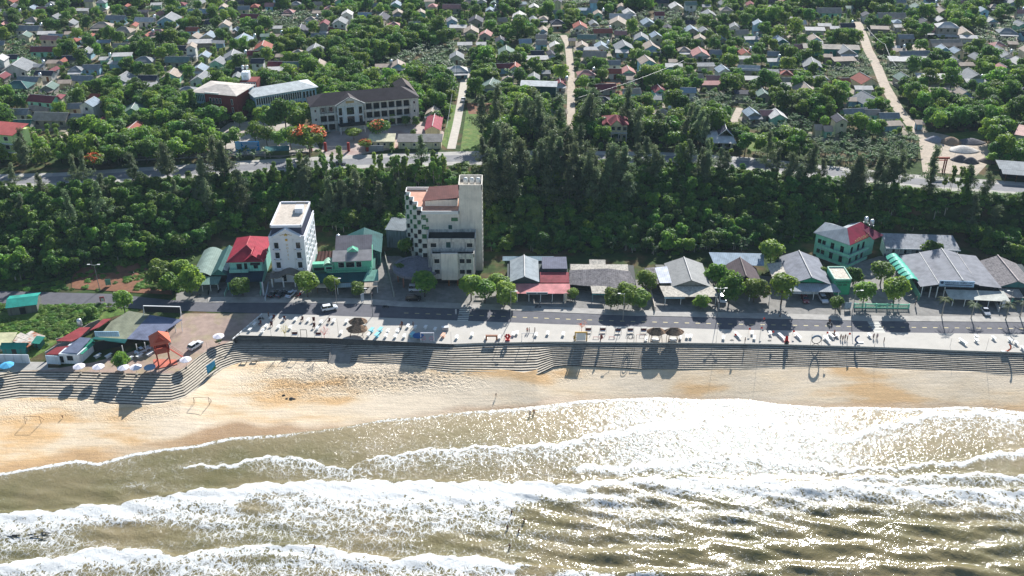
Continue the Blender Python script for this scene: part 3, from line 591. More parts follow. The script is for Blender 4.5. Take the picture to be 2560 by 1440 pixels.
def frond(mb,base,az,L_,rise,wid,droop,seg=5,split=False):
    pts=[]; 
    for i in range(seg+1):
        t=i/seg; pts.append((base[0]+math.cos(az)*L_*t*(1-.12*t),base[1]+math.sin(az)*L_*t*(1-.12*t),base[2]+rise*t-droop*t*t))
    px_,py_=-math.sin(az),math.cos(az)
    for i in range(seg):
        def wf(t): return wid*(math.sin(math.pi*min(1,t*.92+.08))**.6)
        a,b=pts[i],pts[i+1]; wa,wb=wf(i/seg),wf((i+1)/seg); dz=.35
        for s in (-1,1):
            mb.poly((a[0],a[1],a[2]),(b[0],b[1],b[2]),(b[0]+s*px_*wb,b[1]+s*py_*wb,b[2]-wb*dz),(a[0]+s*px_*wa,a[1]+s*py_*wa,a[2]-wa*dz))
def mk_banana(seed,sc=1.):
    r=random.Random(seed); mb=MB(); tb=MB()
    for k in range(3):
        x,y=r.uniform(-1,1),r.uniform(-1,1); h=r.uniform(1.3,2.2); tb.tube((x,y,-.3),(x,y,h),.16,5,.1)
        for i in range(8): frond(mb,(x,y,h),r.uniform(0,6.28),r.uniform(1.5,2.3),r.uniform(1.2,2.1),.27,r.uniform(1.0,1.9),4)
    return meshonly(mb,'leaves',LM['banana']), meshonly(tb,'stem',barkl)
def mk_palm(seed,h=5,L_=2.7,n=15):
    r=random.Random(seed); mb=MB(); tb=MB(); tb.tube((0,0,-.3),(.1,.1,h*.5),.19,6,.15); tb.tube((.1,.1,h*.5),(0,0,h),.15,6,.13)
    for i in range(n):
        az=i*2.4+r.uniform(-.3,.3); ri=r.uniform(.3,2.0); dr=r.uniform(1.3,2.4); ln=L_*r.uniform(.8,1.1)
        # feathered frond: many leaflets hanging from the rib
        for s in range(9):
            t=(s+.5)/9; bx=math.cos(az)*ln*t; by=math.sin(az)*ln*t; bz=h+ri*t-dr*t*t; ll=.62*math.sin(math.pi*(t*.85+.12))
            for sg in (-1,1):
                ox=-math.sin(az)*sg*ll+math.cos(az)*ll*.5; oy=math.cos(az)*sg*ll+math.sin(az)*ll*.5
                mb.poly((bx,by,bz),(bx+math.cos(az)*.17,by+math.sin(az)*.17,bz),(bx+ox,by+oy,bz-.28*ll-.1))
        tt=[(math.cos(az)*ln*t,math.sin(az)*ln*t,h+ri*t-dr*t*t+.01) for t in (0,.25,.5,.75,1)]; mb.path(tt,.03,3)
    return meshonly(mb,'fronds',LM['palm']), meshonly(tb,'trunk',barkl)
def mk_column(seed):
    r=random.Random(seed); h=r.uniform(2.6,3.6); bl=[(0,0,h*.3,.75,.9),(0,0,h*.6,.8,.9),(0,0,h*.82,.7,.7)]; C,S_,N=blobs(bl,330,.17,seed,inner=.05)
    mb=MB(); mb.tube((0,0,-.2),(0,0,h*.9),.12,5); return leaves('foliage',C,S_,N,LM['light'],1.1,seed), meshonly(mb,'post',barkm)
def mk_bush(seed,w=1.6,h=1.3,n=420,lm='bush'):
    r=random.Random(seed); bl=[(r.uniform(-.6,.6)*w,r.uniform(-.6,.6)*w,h*r.uniform(.2,.55),w*r.uniform(.35,.6),h*.5) for _ in range(6)]
    C,S_,N=blobs(bl,n,.20,seed,.8); return leaves('foliage',C,S_,N,LM[lm],1.1,seed)
TPL={}
def tpl(kind,name,meshes,subs):
    TPL.setdefault(kind,[]).append((name,meshes,subs))
for s in range(5): tpl('broad','leafy_tree',mk_broad(s+1,n=1250,h=6.2+s*.3,w=3.2+.17*s,lm=['dark','mid','mid','dark','mid'][s]),('crown','trunk'))
for s in range(2): tpl('small','leafy_tree',mk_broad(s+31,h=4.2,w=2.0,n=620,size=.26,lm=['mid','light'][s]),('crown','trunk'))
for s in range(3): tpl('street','street_tree',mk_broad(s+51,h=6.0,w=3.5,n=2300,size=.27,lm=['mid','light','mid'][s],th=1.0,nb=16),('crown','trunk'))
for s in range(3): tpl('forest','forest_tree',mk_broad(s+71,h=7,w=3.1,n=1150,size=.32,lm=['dark','dark','mid'][s],th=1.0),('crown','trunk'))
for s in range(2): tpl('wide','spreading_tree',mk_broad(s+91,h=8,w=5.2,n=2400,size=.33,lm='mid',flat=.62,nb=20,th=3),('crown','trunk'))
for s in range(4): tpl('pine','casuarina_tree',mk_pine(s+11,h=12.5+s*1.2,w=3.0+.25*s),('crown','trunk'))
for s in range(3): tpl('gum','slender_tree',mk_gum(s+21,h=8.5+s*1.2),('crown','trunk'))
for s in range(3): tpl('banana','banana_clump',mk_banana(s+41),('leaves','stem'))
for s in range(2): tpl('palm','palm_tree',mk_palm(s+61,h=4.6+.8*s),('fronds','trunk'))
for s in range(2): tpl('column','columnar_shrub',mk_column(s+81),('foliage','post'))
BUSH=[mk_bush(s+101,lm=['bush','bush','light'][s]) for s in range(3)]
NPROJ={}
def plant(kind,x,y,z,s=1.,sz=None,rz=None,label=None,cat='tree',group=None,r=rnd):
    name,meshes,subs=r.choice(TPL[kind]); o=empty(name,(x,y,z),r.uniform(0,6.28) if rz is None else rz)
    o.scale=(s,s,s*(sz or r.uniform(.88,1.15)))
    for me,sn in zip(meshes,subs):
        c=bpy.data.objects.new(sn,me); COL.objects.link(c); c.parent=o
    tag(o,label,cat,group); o['_auto']=1; return o
def scatter(name,pts,meshes,label,cat,thick=None):
    """one object: meshes repeated over points with geometry nodes (the mass nobody could count)"""
    co=bpy.data.collections.new(name+'_source'); 
    for i,me in enumerate(meshes):
        o=bpy.data.objects.new('%s_source'%name,me); co.objects.link(o)
    me=bpy.data.meshes.new(name); me.from_pydata([p[:3] for p in pts],[],[]); o=bpy.data.objects.new(name,me); COL.objects.link(o)
    for nm,i in (('sc',3),('rot',4),('scz',6)):
        a=me.attributes.new(nm,'FLOAT','POINT'); a.data.foreach_set('value',[float(p[i]) for p in pts])
    a=me.attributes.new('idx','INT','POINT'); a.data.foreach_set('value',[int(p[5]) for p in pts])
    ng=bpy.data.node_groups.new(name+'_nodes','GeometryNodeTree'); ng.interface.new_socket('Geometry',in_out='INPUT',socket_type='NodeSocketGeometry'); ng.interface.new_socket('Geometry',in_out='OUTPUT',socket_type='NodeSocketGeometry')
    N=ng.nodes; L=ng.links.new; gi=N.new('NodeGroupInput'); go=N.new('NodeGroupOutput'); ci=N.new('GeometryNodeCollectionInfo'); ci.inputs[0].default_value=co; ci.inputs['Separate Children'].default_value=True; ci.inputs['Reset Children'].default_value=True
    ip=N.new('GeometryNodeInstanceOnPoints'); L(gi.outputs[0],ip.inputs['Points']); L(ci.outputs[0],ip.inputs['Instance']); ip.inputs['Pick Instance'].default_value=True
    def at_(nm,t):
        q=N.new('GeometryNodeInputNamedAttribute'); q.data_type=t; q.inputs[0].default_value=nm; return [x for x in q.outputs if x.enabled][0]
    L(at_('idx','INT'),ip.inputs['Instance Index'])
    cx=N.new('ShaderNodeCombineXYZ'); L(at_('rot','FLOAT'),cx.inputs[2]); L(cx.outputs[0],ip.inputs['Rotation'])
    cs=N.new('ShaderNodeCombineXYZ'); sc=at_('sc','FLOAT'); L(sc,cs.inputs[0]); L(sc,cs.inputs[1]); L(at_('scz','FLOAT'),cs.inputs[2]); L(cs.outputs[0],ip.inputs['Scale'])
    L(ip.outputs[0],go.inputs[0]); md=o.modifiers.new('scatter','NODES'); md.node_group=ng
    return tag(o,label,cat,kind='stuff')
# ---------------------------------------------------------------- village houses
RC={'g':(138,140,142),'G':(112,132,122),'r':(158,88,74),'m':(128,64,70),'t':(168,152,138),'w':(196,192,188),'b':(146,160,172),'n':(66,108,104),'p':(180,128,122),'d':(64,64,76)}
RN={'g':'grey','G':'green-grey','r':'orange-red','m':'maroon','t':'tan','w':'white','b':'pale blue','n':'teal','p':'pinkish red','d':'dark slate'}
WC={'c':CREAM,'w':WHITE,'m':(150,205,178),'b':(150,190,210),'k':(150,146,138),'t':(40,110,105),'y':YG,'s':(90,160,205),'n':(58,120,110)}
WN={'c':'cream','w':'white','m':'mint','b':'pale blue','k':'bare concrete','t':'teal','y':'lime','s':'sky blue','n':'dark green'}
HR=[]; FOOTP=[]; YQ=[]
def win(root,x,y,z,w,h,ax='y',sg=-1,fm=None,pn=None,pane=True,name='window'):
    """framed window on a wall face; (x,y) is the sill centre, ax the face normal axis, sg its sign"""
    fm=fm or wpaint; pn=pn or glass
    def bx(m,hw,z0,z1,p0,p1):
        if ax=='y': m.box(x-hw,x+hw,min(y+sg*p0,y+sg*p1),max(y+sg*p0,y+sg*p1),z0,z1)
        else: m.box(min(x+sg*p0,x+sg*p1),max(x+sg*p0,x+sg*p1),y-hw,y+hw,z0,z1)
    if not pane:
        m=MB(); bx(m,w/2,z,z+h,-.05,.05); return m.obj(name,pn,root)
    f=MB(); t=.09
    for (a,b,c,d) in ((-w/2,-w/2+t,z,z+h),(w/2-t,w/2,z,z+h),(-w/2+t,w/2-t,z,z+t),(-w/2+t,w/2-t,z+h-t,z+h)):
        xx,yy=(x,y)
        if ax=='y': f.box(x+a,x+b,min(y-sg*.04,y+sg*.08),max(y-sg*.04,y+sg*.08),c,d)
        else: f.box(min(x-sg*.04,x+sg*.08),max(x-sg*.04,x+sg*.08),y+a,y+b,c,d)
    fo=f.obj(name,fm,root); m=MB(); bx(m,w/2-t,z+t,z+h-t,-.03,.04); m.obj('pane',pn,fo); return fo
def gableroof(m,x0,x1,y0,y1,z,h,ax='y',o=.45,t=.12):
    """two sheets; ridge runs along ax"""
    if ax=='y':
        c=(x0+x1)/2; k=h/(c-x0); a=x0-o; b=x1+o; za=z-k*o
        m.slab((a,y0-o,za),(c,y0-o,z+h),(c,y1+o,z+h),(a,y1+o,za),t); m.slab((c,y0-o,z+h),(b,y0-o,za),(b,y1+o,za),(c,y1+o,z+h),t)
    else:
        c=(y0+y1)/2; k=h/(c-y0); a=y0-o; b=y1+o; za=z-k*o
        m.slab((x0-o,a,za),(x1+o,a,za),(x1+o,c,z+h),(x0-o,c,z+h),t); m.slab((x0-o,c,z+h),(x1+o,c,z+h),(x1+o,b,za),(x0-o,b,za),t)
def ridge(m,p,q,r=.13): m.tube(p,q,r,5)
def gwall(m,x0,x1,y0,y1,z,h,ax='y'):
    """gable end triangles, inset so they never touch the roof sheets"""
    if ax=='y':
        c=(x0+x1)/2
        for y in (y0,y1-.15): m.prism([(0,0)]*0 or [(x0,y),(x1,y),(x1,y+.15),(x0,y+.15)],z-.01,z) if False else None
        for y in (y0,y1-.15):
            k=len(m.v); m.v+=[(x0,y,z-.02),(x1,y,z-.02),(c,y,z+h-.16),(x0,y+.15,z-.02),(x1,y+.15,z-.02),(c,y+.15,z+h-.16)]
            m.f+=[(k,k+1,k+2),(k+5,k+4,k+3),(k,k+3,k+4,k+1),(k+1,k+4,k+5,k+2),(k+2,k+5,k+3,k)]
    else:
        c=(y0+y1)/2
        for x in (x0,x1-.15):
            k=len(m.v); m.v+=[(x,y0,z-.02),(x,y1,z-.02),(x,c,z+h-.16),(x+.15,y0,z-.02),(x+.15,y1,z-.02),(x+.15,c,z+h-.16)]
            m.f+=[(k+2,k+1,k),(k+3,k+4,k+5),(k+1,k+4,k+3,k),(k+2,k+5,k+4,k+1),(k,k+3,k+5,k+2)]
def hiproof(m,x0,x1,y0,y1,z,h,o=.5,t=.12):
    x0-=o;x1+=o;y0-=o;y1+=o; W=x1-x0;D=y1-y0
    if W>=D: a=(x0+D/2,(y0+y1)/2,z+h); b=(x1-D/2,(y0+y1)/2,z+h)
    else: a=((x0+x1)/2,y0+W/2,z+h); b=((x0+x1)/2,y1-W/2,z+h)
    p,q,r,s=(x0,y0,z),(x1,y0,z),(x1,y1,z),(x0,y1,z)
    if W>=D: fs=((p,q,b,a),(q,r,b),(r,s,a,b),(s,p,a))
    else: fs=((p,q,a),(q,r,b,a),(r,s,b),(s,p,a,b))
    for f in fs: m.slabn(f,t)
    return a,b,(p,q,r,s)
capm=mat('ridge_cap',lin((205,200,195)),rough=.7)
def vhouse(px,py,w,t,c,wall=None,st=1,rot=None,porch=None,D=None):
    r=random.Random(int(px*7+py*13)); base=at(px,py,UP+4); sc=F/depth(base.x,base.y,base.z)
    W=w/sc; W=max(W,3.2); wall=wall or r.choice('ccwwkkbm'); h=3.0+(3.2 if st==2 else 0)
    rot=R(r.uniform(-9,9)) if rot is None else R(rot)
    ov=.45
    if t=='f': Dd=D or min(max(3.2,W*.42),6); rise=.9
    elif t=='gf': Dd=D or min(max(W*1.15,7),13); rise=W*.24
    elif t=='gs': Dd=D or min(max(5.2,W*.55),8.5); rise=Dd*.25
    else: Dd=D or min(max(6,W*.75),10); rise=min(W,Dd)*.26
    W-=2*ov; Dd-=2*ov
    zc=UP+h+rise*.5; b=at(px,py,zc); FOOTP.append((b.x,b.y,math.hypot(W,Dd)/2)); 
    nm='shed' if t=='f' else 'house'
    ca,sa=math.cos(rot),math.sin(rot); YQ.append([(b.x+ca*u-sa*v_,b.y+sa*u+ca*v_) for u,v_ in ((-W/2-1.5,-Dd/2-5),(W/2+1.8,-Dd/2-5),(W/2+1.8,Dd/2+1.5),(-W/2-1.5,Dd/2+1.5))])
    shape={'f':'flat sheet roof','gf':'gabled','gs':'long-ridged','h':'hip-roofed'}[t]
    lab=('%s lean-to shed'%RN[c]) if t=='f' else ('%s%s %s house'%('two-storey ' if st==2 else '',RN[c],shape))
    if wall in 'mtsyn' and t!='f': lab+=' with %s walls'%WN[wall]
    o=empty(nm,(b.x,b.y,UP),rot,lab,'shed' if t=='f' else 'house','village houses' if t!='f' else 'lean-to sheds in the village'); o['_auto']=1
    x0,x1,y0,y1=-W/2,W/2,-Dd/2,Dd/2; wm_=pm(WC[wall]); roofm=rm(RC[c]) ; m=MB()
    if t=='f':
        m.box(x0,x1,y0+Dd*.35,y1,0,h-.3); m.obj('wall',wm_,o); m=MB(); m.slab((x0-ov,y0-ov,h-.35),(x1+ov,y0-ov,h-.35),(x1+ov,y1+ov,h+rise*.55),(x0-ov,y1+ov,h+rise*.55),.1); m.obj('roof',roofm,o)
        for xx in (x0,x1): MB().box(xx-.08,xx+.08,y0-.08,y0+.08,0,h-.45).obj('post',wood,o)
    else:
        m.box(x0,x1,y0,y1,-.2,h)
        if t!='h': gwall(m,x0,x1,y0,y1,h,rise,'y' if t=='gf' else 'x')
        m.obj('wall',wm_,o); m=MB()
        if t=='gf': gableroof(m,x0,x1,y0,y1,h+.05,rise,'y')
        elif t=='gs': gableroof(m,x0,x1,y0,y1,h+.05,rise,'x')
        else: A,B,_c=hiproof(m,x0,x1,y0,y1,h+.05,rise)
        ro=m.obj('roof',roofm,o)
        if w>=26:
            m=MB()
            if t=='gf': ridge(m,(0,y0-ov,h+rise+.08),(0,y1+ov,h+rise+.08))
            elif t=='gs': ridge(m,(x0-ov,0,h+rise+.08),(x1+ov,0,h+rise+.08),.1)
            else:
                ridge(m,(A[0]-.1,A[1],A[2]+.04),(B[0]+.1,B[1],B[2]+.04))
                for q in _c[:2]:
                    e=A if q[0]<0 else B; 
                    if W+2*ov<Dd+2*ov: e=A
                    ridge(m,(q[0],q[1],q[2]+.03),(e[0],e[1],e[2]+.04),.1)
            m.obj('ridge_cap',capm,ro)
        if w>=24:
            n=max(1,int(W/3.2)); yy=y0
            for k in range(n):
                xx=x0+W*(k+.5)/n
                for s in range(st):
                    if k==n//2 and s==0: MB().box(xx-.55,xx+.55,yy-.06,yy+.04,0,2.1).obj('door',r.choice((wood,darkm,ggreen)),o)
                    else: win(o,xx,yy,1.0+3.2*s,1.1,1.25,'y',-1,pane=False)
        if porch or (porch is None and t in('gf','h') and r.random()<.5):
            pr=MB(); pr.slab((x0-.3,y0-2.6,2.25),(x1+.3,y0-2.6,2.25),(x1+.3,y0-.02,2.85),(x0-.3,y0-.02,2.85),.08); pr.obj('porch_roof',rm(RC[porch or r.choice('wwtg')]),o)
            for xx in (x0+.2,x1-.2): MB().box(xx-.07,xx+.07,y0-2.45,y0-2.3,0,2.2).obj('post',wpaint,o)
    X0,Y0=proj(b.x-W/2,b.y,UP+h*.4); X1,Y1=proj(b.x+W/2,b.y+Dd*.3,UP+h+rise); HR.append((X0,X1,Y1,Y0))
    return o
VH="""125,92,45,gs,p,c,2;139,40,30,gf,g;205,22,32,f,w;109,20,35,gs,p;390,8,28,f,w;454,8,22,h,m;317,13,20,gf,r;494,26,50,gs,b;528,22,25,gf,w;625,38,45,gs,m,w,2;362,47,50,gs,w;395,32,22,gf,p;422,42,50,gf,g;255,60,50,h,t;310,72,50,h,t;395,78,48,h,p;335,60,18,gf,r;368,85,16,gf,r;562,57,30,gf,t,w,2;220,85,28,h,r,t;186,98,24,h,r;108,120,60,gs,m;115,80,45,f,w;62,85,30,gf,G;72,68,60,gs,g;140,88,40,gs,b;178,80,36,f,t;290,42,50,gs,g;487,88,30,gf,t;522,85,35,gf,b;500,101,60,f,w;605,95,50,gf,b;572,78,30,f,t;545,103,32,f,g;448,118,56,gs,d,w;478,112,25,gf,t,w,2;445,146,62,gs,G;305,134,48,f,w,m,2;262,144,30,f,w;288,154,38,f,w;360,146,48,h,g;230,165,45,gs,g;182,142,50,gs,d;158,148,20,gf,r;135,152,40,f,t;95,162,32,f,g;45,160,66,gf,g,w;28,140,34,gs,d;0,143,30,gf,w,w,2;5,187,28,gf,m;112,180,48,gs,d,w;132,172,16,gf,m;72,195,56,gs,g;45,208,66,h,n;208,193,56,gs,g;160,202,34,f,t;370,192,50,gs,d,w;372,209,40,f,w;398,118,20,f,w;582,136,50,gf,g;545,150,38,gf,g;633,130,30,gs,m;602,172,28,gs,d;592,187,24,gf,g;505,190,50,gf,g;468,221,48,h,g;108,243,72,gs,m,m,2,-14;238,238,25,gs,r;148,240,20,h,m,c,2;225,253,40,gf,b,w,2,-10;188,262,35,gs,g;130,287,88,gs,t,k,1,-3;192,288,34,gs,g;100,268,56,gs,t;40,276,66,gs,g;58,303,46,gs,n;335,268,52,gf,G;253,300,20,gf,m;325,95,25,gf,t;300,112,35,gs,t;30,32,40,gs,t;8,58,20,gf,p;45,64,30,f,t;590,72,20,gf,b;258,17,25,gf,w;178,22,20,f,t;610,18,30,gs,g;
674,10,24,gs,p;740,7,30,h,g;722,26,28,h,p;825,18,30,h,p;794,28,28,f,t;868,30,28,gf,w,w,2;850,50,35,gf,g,w,2;778,45,30,h,t;912,34,34,gs,b;995,28,28,gf,t;990,7,28,gf,b;1082,12,22,h,p,c,2;1052,28,26,gf,t;1130,14,48,gs,p;1225,22,22,gf,b;1145,64,44,f,w;1178,72,38,gf,t;1255,48,26,gs,t;692,66,27,f,w;752,70,42,gf,d;840,70,42,gs,m;692,87,30,f,t;662,86,25,f,G;658,112,44,gf,r,m;688,157,36,gs,m;728,158,42,gs,G;700,170,66,f,w;645,150,32,gs,d,w,2;960,162,46,f,t;995,158,38,gf,t;1162,107,38,f,w;1203,107,26,f,w;1266,124,42,gf,G;1142,170,54,h,w,b;1260,162,52,gs,m;1270,194,30,h,t;1082,275,34,gf,t,c;
1302,6,30,f,b;1335,14,26,gf,w;1298,35,34,gf,w;1290,67,20,f,t;1462,21,34,f,b;1495,30,24,gf,t;1572,27,30,gf,w;1550,38,54,gs,w;1545,50,42,gf,t;1620,52,34,gf,b;1690,12,34,gf,w;1648,32,26,gs,m;1507,75,48,gs,r;1467,90,48,gs,G;1430,97,20,f,d;1388,110,30,gf,w;1353,104,30,gs,t;1455,110,32,gf,t;1478,119,38,f,w;1503,111,34,gf,b;1560,112,48,gf,g,t;1555,126,34,f,w;1628,112,44,gf,t,b;1728,70,34,gf,b;1750,92,30,gf,t;1897,55,28,gf,b,b,2;1880,93,38,f,w;1912,97,24,f,t;1343,130,34,gs,d;1343,142,56,f,w;1378,131,22,gf,d;1487,132,60,gs,t;1750,128,44,gf,p;1862,128,28,gf,r;1865,142,38,f,w;1617,148,40,gf,t,b,2;1685,150,28,f,t;1685,161,44,f,w;1872,167,56,gs,w;1288,163,28,gf,r,w;1465,180,46,h,p,w;1537,175,34,gs,r,w;1570,173,36,gf,p;1578,193,25,f,t;1785,192,40,gs,p;1777,205,52,f,p;1888,193,52,f,w;1400,203,30,gf,m,w;1648,220,34,gf,m;1632,242,46,f,g;1908,230,34,gf,G;1503,248,68,h,d,n,1,0;1372,270,44,gs,g;1407,276,24,f,t;1655,278,46,h,t;1610,280,24,gf,t;1880,278,38,gf,b;1918,279,38,gs,p;1365,178,24,f,g;1855,228,38,f,d;
1930,18,20,gf,w;1998,3,20,f,w;2072,24,62,gs,t;1967,42,30,f,w;2003,54,24,gs,w;2038,70,50,f,w;2087,67,24,f,w;2062,60,34,f,w;2118,61,38,gs,d;1952,68,36,gs,p;1950,79,28,f,w;1950,97,36,gf,b,t;2037,93,34,gf,t;2039,104,38,f,w;1937,132,38,gs,g;1936,148,36,f,w;2070,137,24,f,t;2110,145,60,f,t;2228,37,70,gs,t;2243,52,25,h,b;2200,67,46,f,t;2248,63,26,f,w;2330,10,34,f,w;2355,24,28,gf,t;2352,46,26,gf,w;2368,60,52,h,w,k,2;2420,5,38,gs,p;2457,22,24,gf,b,b,2;2477,47,28,gf,w;2550,27,20,gs,p;2320,73,34,h,p;2410,77,44,gf,t;2422,90,44,f,w;2517,75,46,h,g;2362,104,80,gs,t;2242,116,20,f,w;2250,123,34,f,t;2285,133,80,gs,g;2272,145,100,f,w;2358,118,30,gf,b;2392,124,30,gf,b;2495,108,34,h,p;2500,123,38,gf,g;2515,134,34,gf,g;2533,105,26,f,t;2550,150,38,gf,w;2388,148,30,gf,g;2417,158,40,f,t;2338,188,92,f,w;2432,184,54,gf,g,k;2440,200,52,f,w;1967,198,26,gs,t;1966,209,26,f,w;2163,194,50,gf,r,c,1,12;2110,199,28,gs,r;2160,217,46,f,w;2172,243,58,gf,g,s,1,14;2132,246,28,f,t;1943,283,44,gf,w;2137,276,66,gs,g;2180,278,38,gs,t;2222,286,52,gs,g;2100,294,32,gf,d,c,2;2068,318,24,gs,t;2045,315,20,gs,t;2230,306,56,f,t;2300,303,22,f,t;2350,222,56,f,t;2550,318,22,gs,n"""
for row in VH.replace('\n','').split(';'):
    q=row.split(',')
    if len(q)<5: continue
    vhouse(float(q[0]),float(q[1]),float(q[2]),q[3],q[4],q[5] if len(q)>5 else None,int(q[6]) if len(q)>6 else 1,float(q[7]) if len(q)>7 else None)
XTRA=random.Random(99); NX=0; LWX=[[proj(*at(a,b,UP)) for a,b in l_[0]] for l_ in LANES]
def busy(px,py,w):
    for X0,X1,Y0,Y1 in HR:
        if px+w*.5>X0-3 and px-w*.5<X1+3 and py+w*.25>Y0-2 and py-w*.25<Y1+5: return True
    if 480<px<1130 and 170<py<330: return True
    if py>230 and px>380: return True
    for L_ in LWX:
        for a,b in zip(L_[:-1],L_[1:]):
            for t in (0,.25,.5,.75,1):
                if abs(a[0]+(b[0]-a[0])*t-px)<w*.5+7 and abs(a[1]+(b[1]-a[1])*t-py)<w*.3+5: return True
    return 820<px<1120 and 60<py<200
for _ in range(2600):
    if NX>=125: break
    px=XTRA.uniform(-20,2580); py=XTRA.uniform(-4,235) if px>640 else XTRA.uniform(-4,330)
    if px>640 and XTRA.random()<.35: continue
    w=XTRA.uniform(26,46)*(.72+py/420)
    if busy(px,py,w): continue
    vhouse(px,py,w,XTRA.choice(['gf','gs','gf','h','f','gs']),XTRA.choice('gggttpGdrbmgdgGt'),None,2 if XTRA.random()<.12 else 1); NX+=1
m=MB()
for i,q in enumerate(YQ): m.poly(*[(x,y,UP+.012+.002*(i%9)) for x,y in q])
ptag(m.obj('house_yards',mat('yard_ground',(.30,.25,.20),rough=.95,var=.35,scale=.25,kind='w',col2=(.12,.13,.05),c2=0)),'structure')
# larger buildings of the upper ground ------------------------------------------------
def box_rect(o,b,W,D,h):
    x0,y0=proj(b.x,b.y,UP); x1,y1=proj(b.x+W,b.y+D,UP+h); HR.append((x0-3,x1+3,y1,y0-4)); FOOTP.append((b.x+W/2,b.y+D/2,max(W,D)/2))
def usite(l,r_): a,W,rz=site(l,r_,UP); return a,W,rz
# long warehouse with teal wall
def warehouse(pl1,pr1,D,h,wallc,roofc,label):
    a,W,rz=usite(pl1,pr1); o=empty('warehouse',a,rz,label,'warehouse'); MB().box(0,W,0,D,-.2,h).obj('wall',pm(wallc),o)
    m=MB(); m.slab((-.5,-.6,h+.15),(W+.5,-.6,h+.15),(W+.5,D*.5,h+1.3),(-.5,D*.5,h+1.3),.12); m.slab((-.5,D*.5,h+1.3),(W+.5,D*.5,h+1.3),(W+.5,D+.5,h+.15),(-.5,D+.5,h+.15),.12); m.obj('roof',rm(roofc),o)
    for k in range(3): win(o,W*(k+.5)/3,0,1.2,1.4,1.1)
    box_rect(o,a,W,D,h+1); return o
warehouse((2008,139),(2145,143),8,3.6,(52,128,118),(176,166,152),'long tan-roofed warehouse with a teal wall beside the wide dirt lane')
warehouse((1303,246),(1389,249),7,5.6,(22,74,74),(220,220,216),'tall windowless dark teal warehouse with white roof edge')
# white-roofed kiosk house at the upper road
a,W,rz=usite((1768,372),(1832,374)); o=empty('house',(a.x,a.y,UP),rz,'white skirt-roofed house with grey cross gable facing the upper road','house')
MB().box(0,W,1,9,-.1,3.2).obj('wall',pm(WHITE),o); m=MB(); m.slab((-1,-1.5,3.0),(W+1,-1.5,3.0),(W,3.2,4.2),(-.2,3.2,4.2),.12); m.slab((-1,3.2,4.2),(W*.42,3.2,4.25),(W*.42,10,4.25),(-1,10,4.2),.12); ro=m.obj('roof',rm((215,212,210)),o)
m=MB(); gableroof(m,W*.42,W,3,10,4.2,2.6,'y',.2); m.obj('gable_roof',rm((84,86,104)),ro)
m=MB(); c_=W*.71
for q in ((W*.42-.2,c_),(W+.2,c_)): m.tube((q[0],2.75,4.2),(q[1],2.75,6.85),.14,5)
m.tube((c_,2.8,6.95),(c_,10.2,6.95),.12,5); m.obj('trim',wpaint,ro)
for k in range(3): win(o,W*(k+.5)/3,1,.2,1.5,2.3,name='door')
box_rect(o,a,W,10,6)
# two-storey cream villa with twin gables
a,W,rz=usite((1507,352),(1566,353)); o=empty('villa',(a.x,a.y,UP),rz,'two-storey cream villa with maroon roof and twin front gables','villa')
MB().box(0,W,0,9,-.1,6.6).obj('wall',pm((222,205,170)),o); m=MB(); A_,B_,_q=hiproof(m,0,W,0,9,6.7,2.3); gableroof(m,W*.3,W*.8,-1.2,3,6.7,2.2,'y',.35); gableroof(m,0,W*.28,-.6,3,6.7,1.2,'y',.3); ro=m.obj('roof',rm((128,58,66)),o)
m=MB(); gwall(m,W*.3,W*.8,-1.1,-.9,6.7,2.2); m.box(W*.3,W*.8,-1.1,0,6.3,6.72); m.obj('gable',pm((222,205,170)),o)
for k,xx in enumerate((W*.15,W*.42,W*.66,W*.9)):
    win(o,xx,0,4.2,1.5,1.6); win(o,xx,0,1.0,1.3,1.5) 
m=MB(); m.box(-.1,W+.1,-1.2,-.02,3.3,3.55); m.obj('balcony',pm(WHITE),o)
for xx in (.2,W*.35,W*.65,W-.2): MB().box(xx-.15,xx+.15,-1.15,-.85,0,3.3).obj('column',pm(WHITE),o)
box_rect(o,a,W,9,8)
# lime three-storey house at the left edge
a,W,rz=site((-60,392),(46,402),UP); o=empty('house',(a.x,a.y,UP),rz,'tall lime-green house with red roof at the left picture edge','house')
MB().box(0,W,0,9,-.1,9.6).obj('wall',pm((205,225,150)),o); MB().slab((-.4,-.4,9.8),(W+.4,-.4,9.8),(W+.4,9.4,11),(-.4,9.4,11),.15).obj('roof',rm((165,84,80)),o)
for s in range(3):
    for k in range(3): win(o,W*(k+.5)/3,0,1+3.2*s,1.8,1.6)
    if s: MB().box(W*.33,W+.1,-1,-.02,3.2*s-.1,3.2*s+.1).obj('balcony',wpaint,o)
for s in range(3): win(o,W,4.5,1+3.2*s,1.4,1.5,'x',1)
box_rect(o,a,W,9,10)
# pink-roofed house with arched green openings, right edge
a,W,rz=site((2530,372),(2640,392),UP); o=empty('house',(a.x,a.y,UP),rz,'pink-roofed house with green openings at the right picture edge','house')
MB().box(0,W,0,8,-.1,5.6).obj('wall',pm((190,205,180)),o); MB().slab((-.5,-.5,5.8),(W,-.5,5.8),(W,8.5,7),(-.5,8.5,7),.15).obj('roof',rm((205,165,155)),o)
for k in range(4): win(o,0,1.2+k*1.8,1,1.1,2.6,'x',-1,pn=ggreen)
for k in range(3): win(o,W*(k+.5)/3,0,1,1.3,2.4,pn=ggreen)
box_rect(o,a,W,8,6)
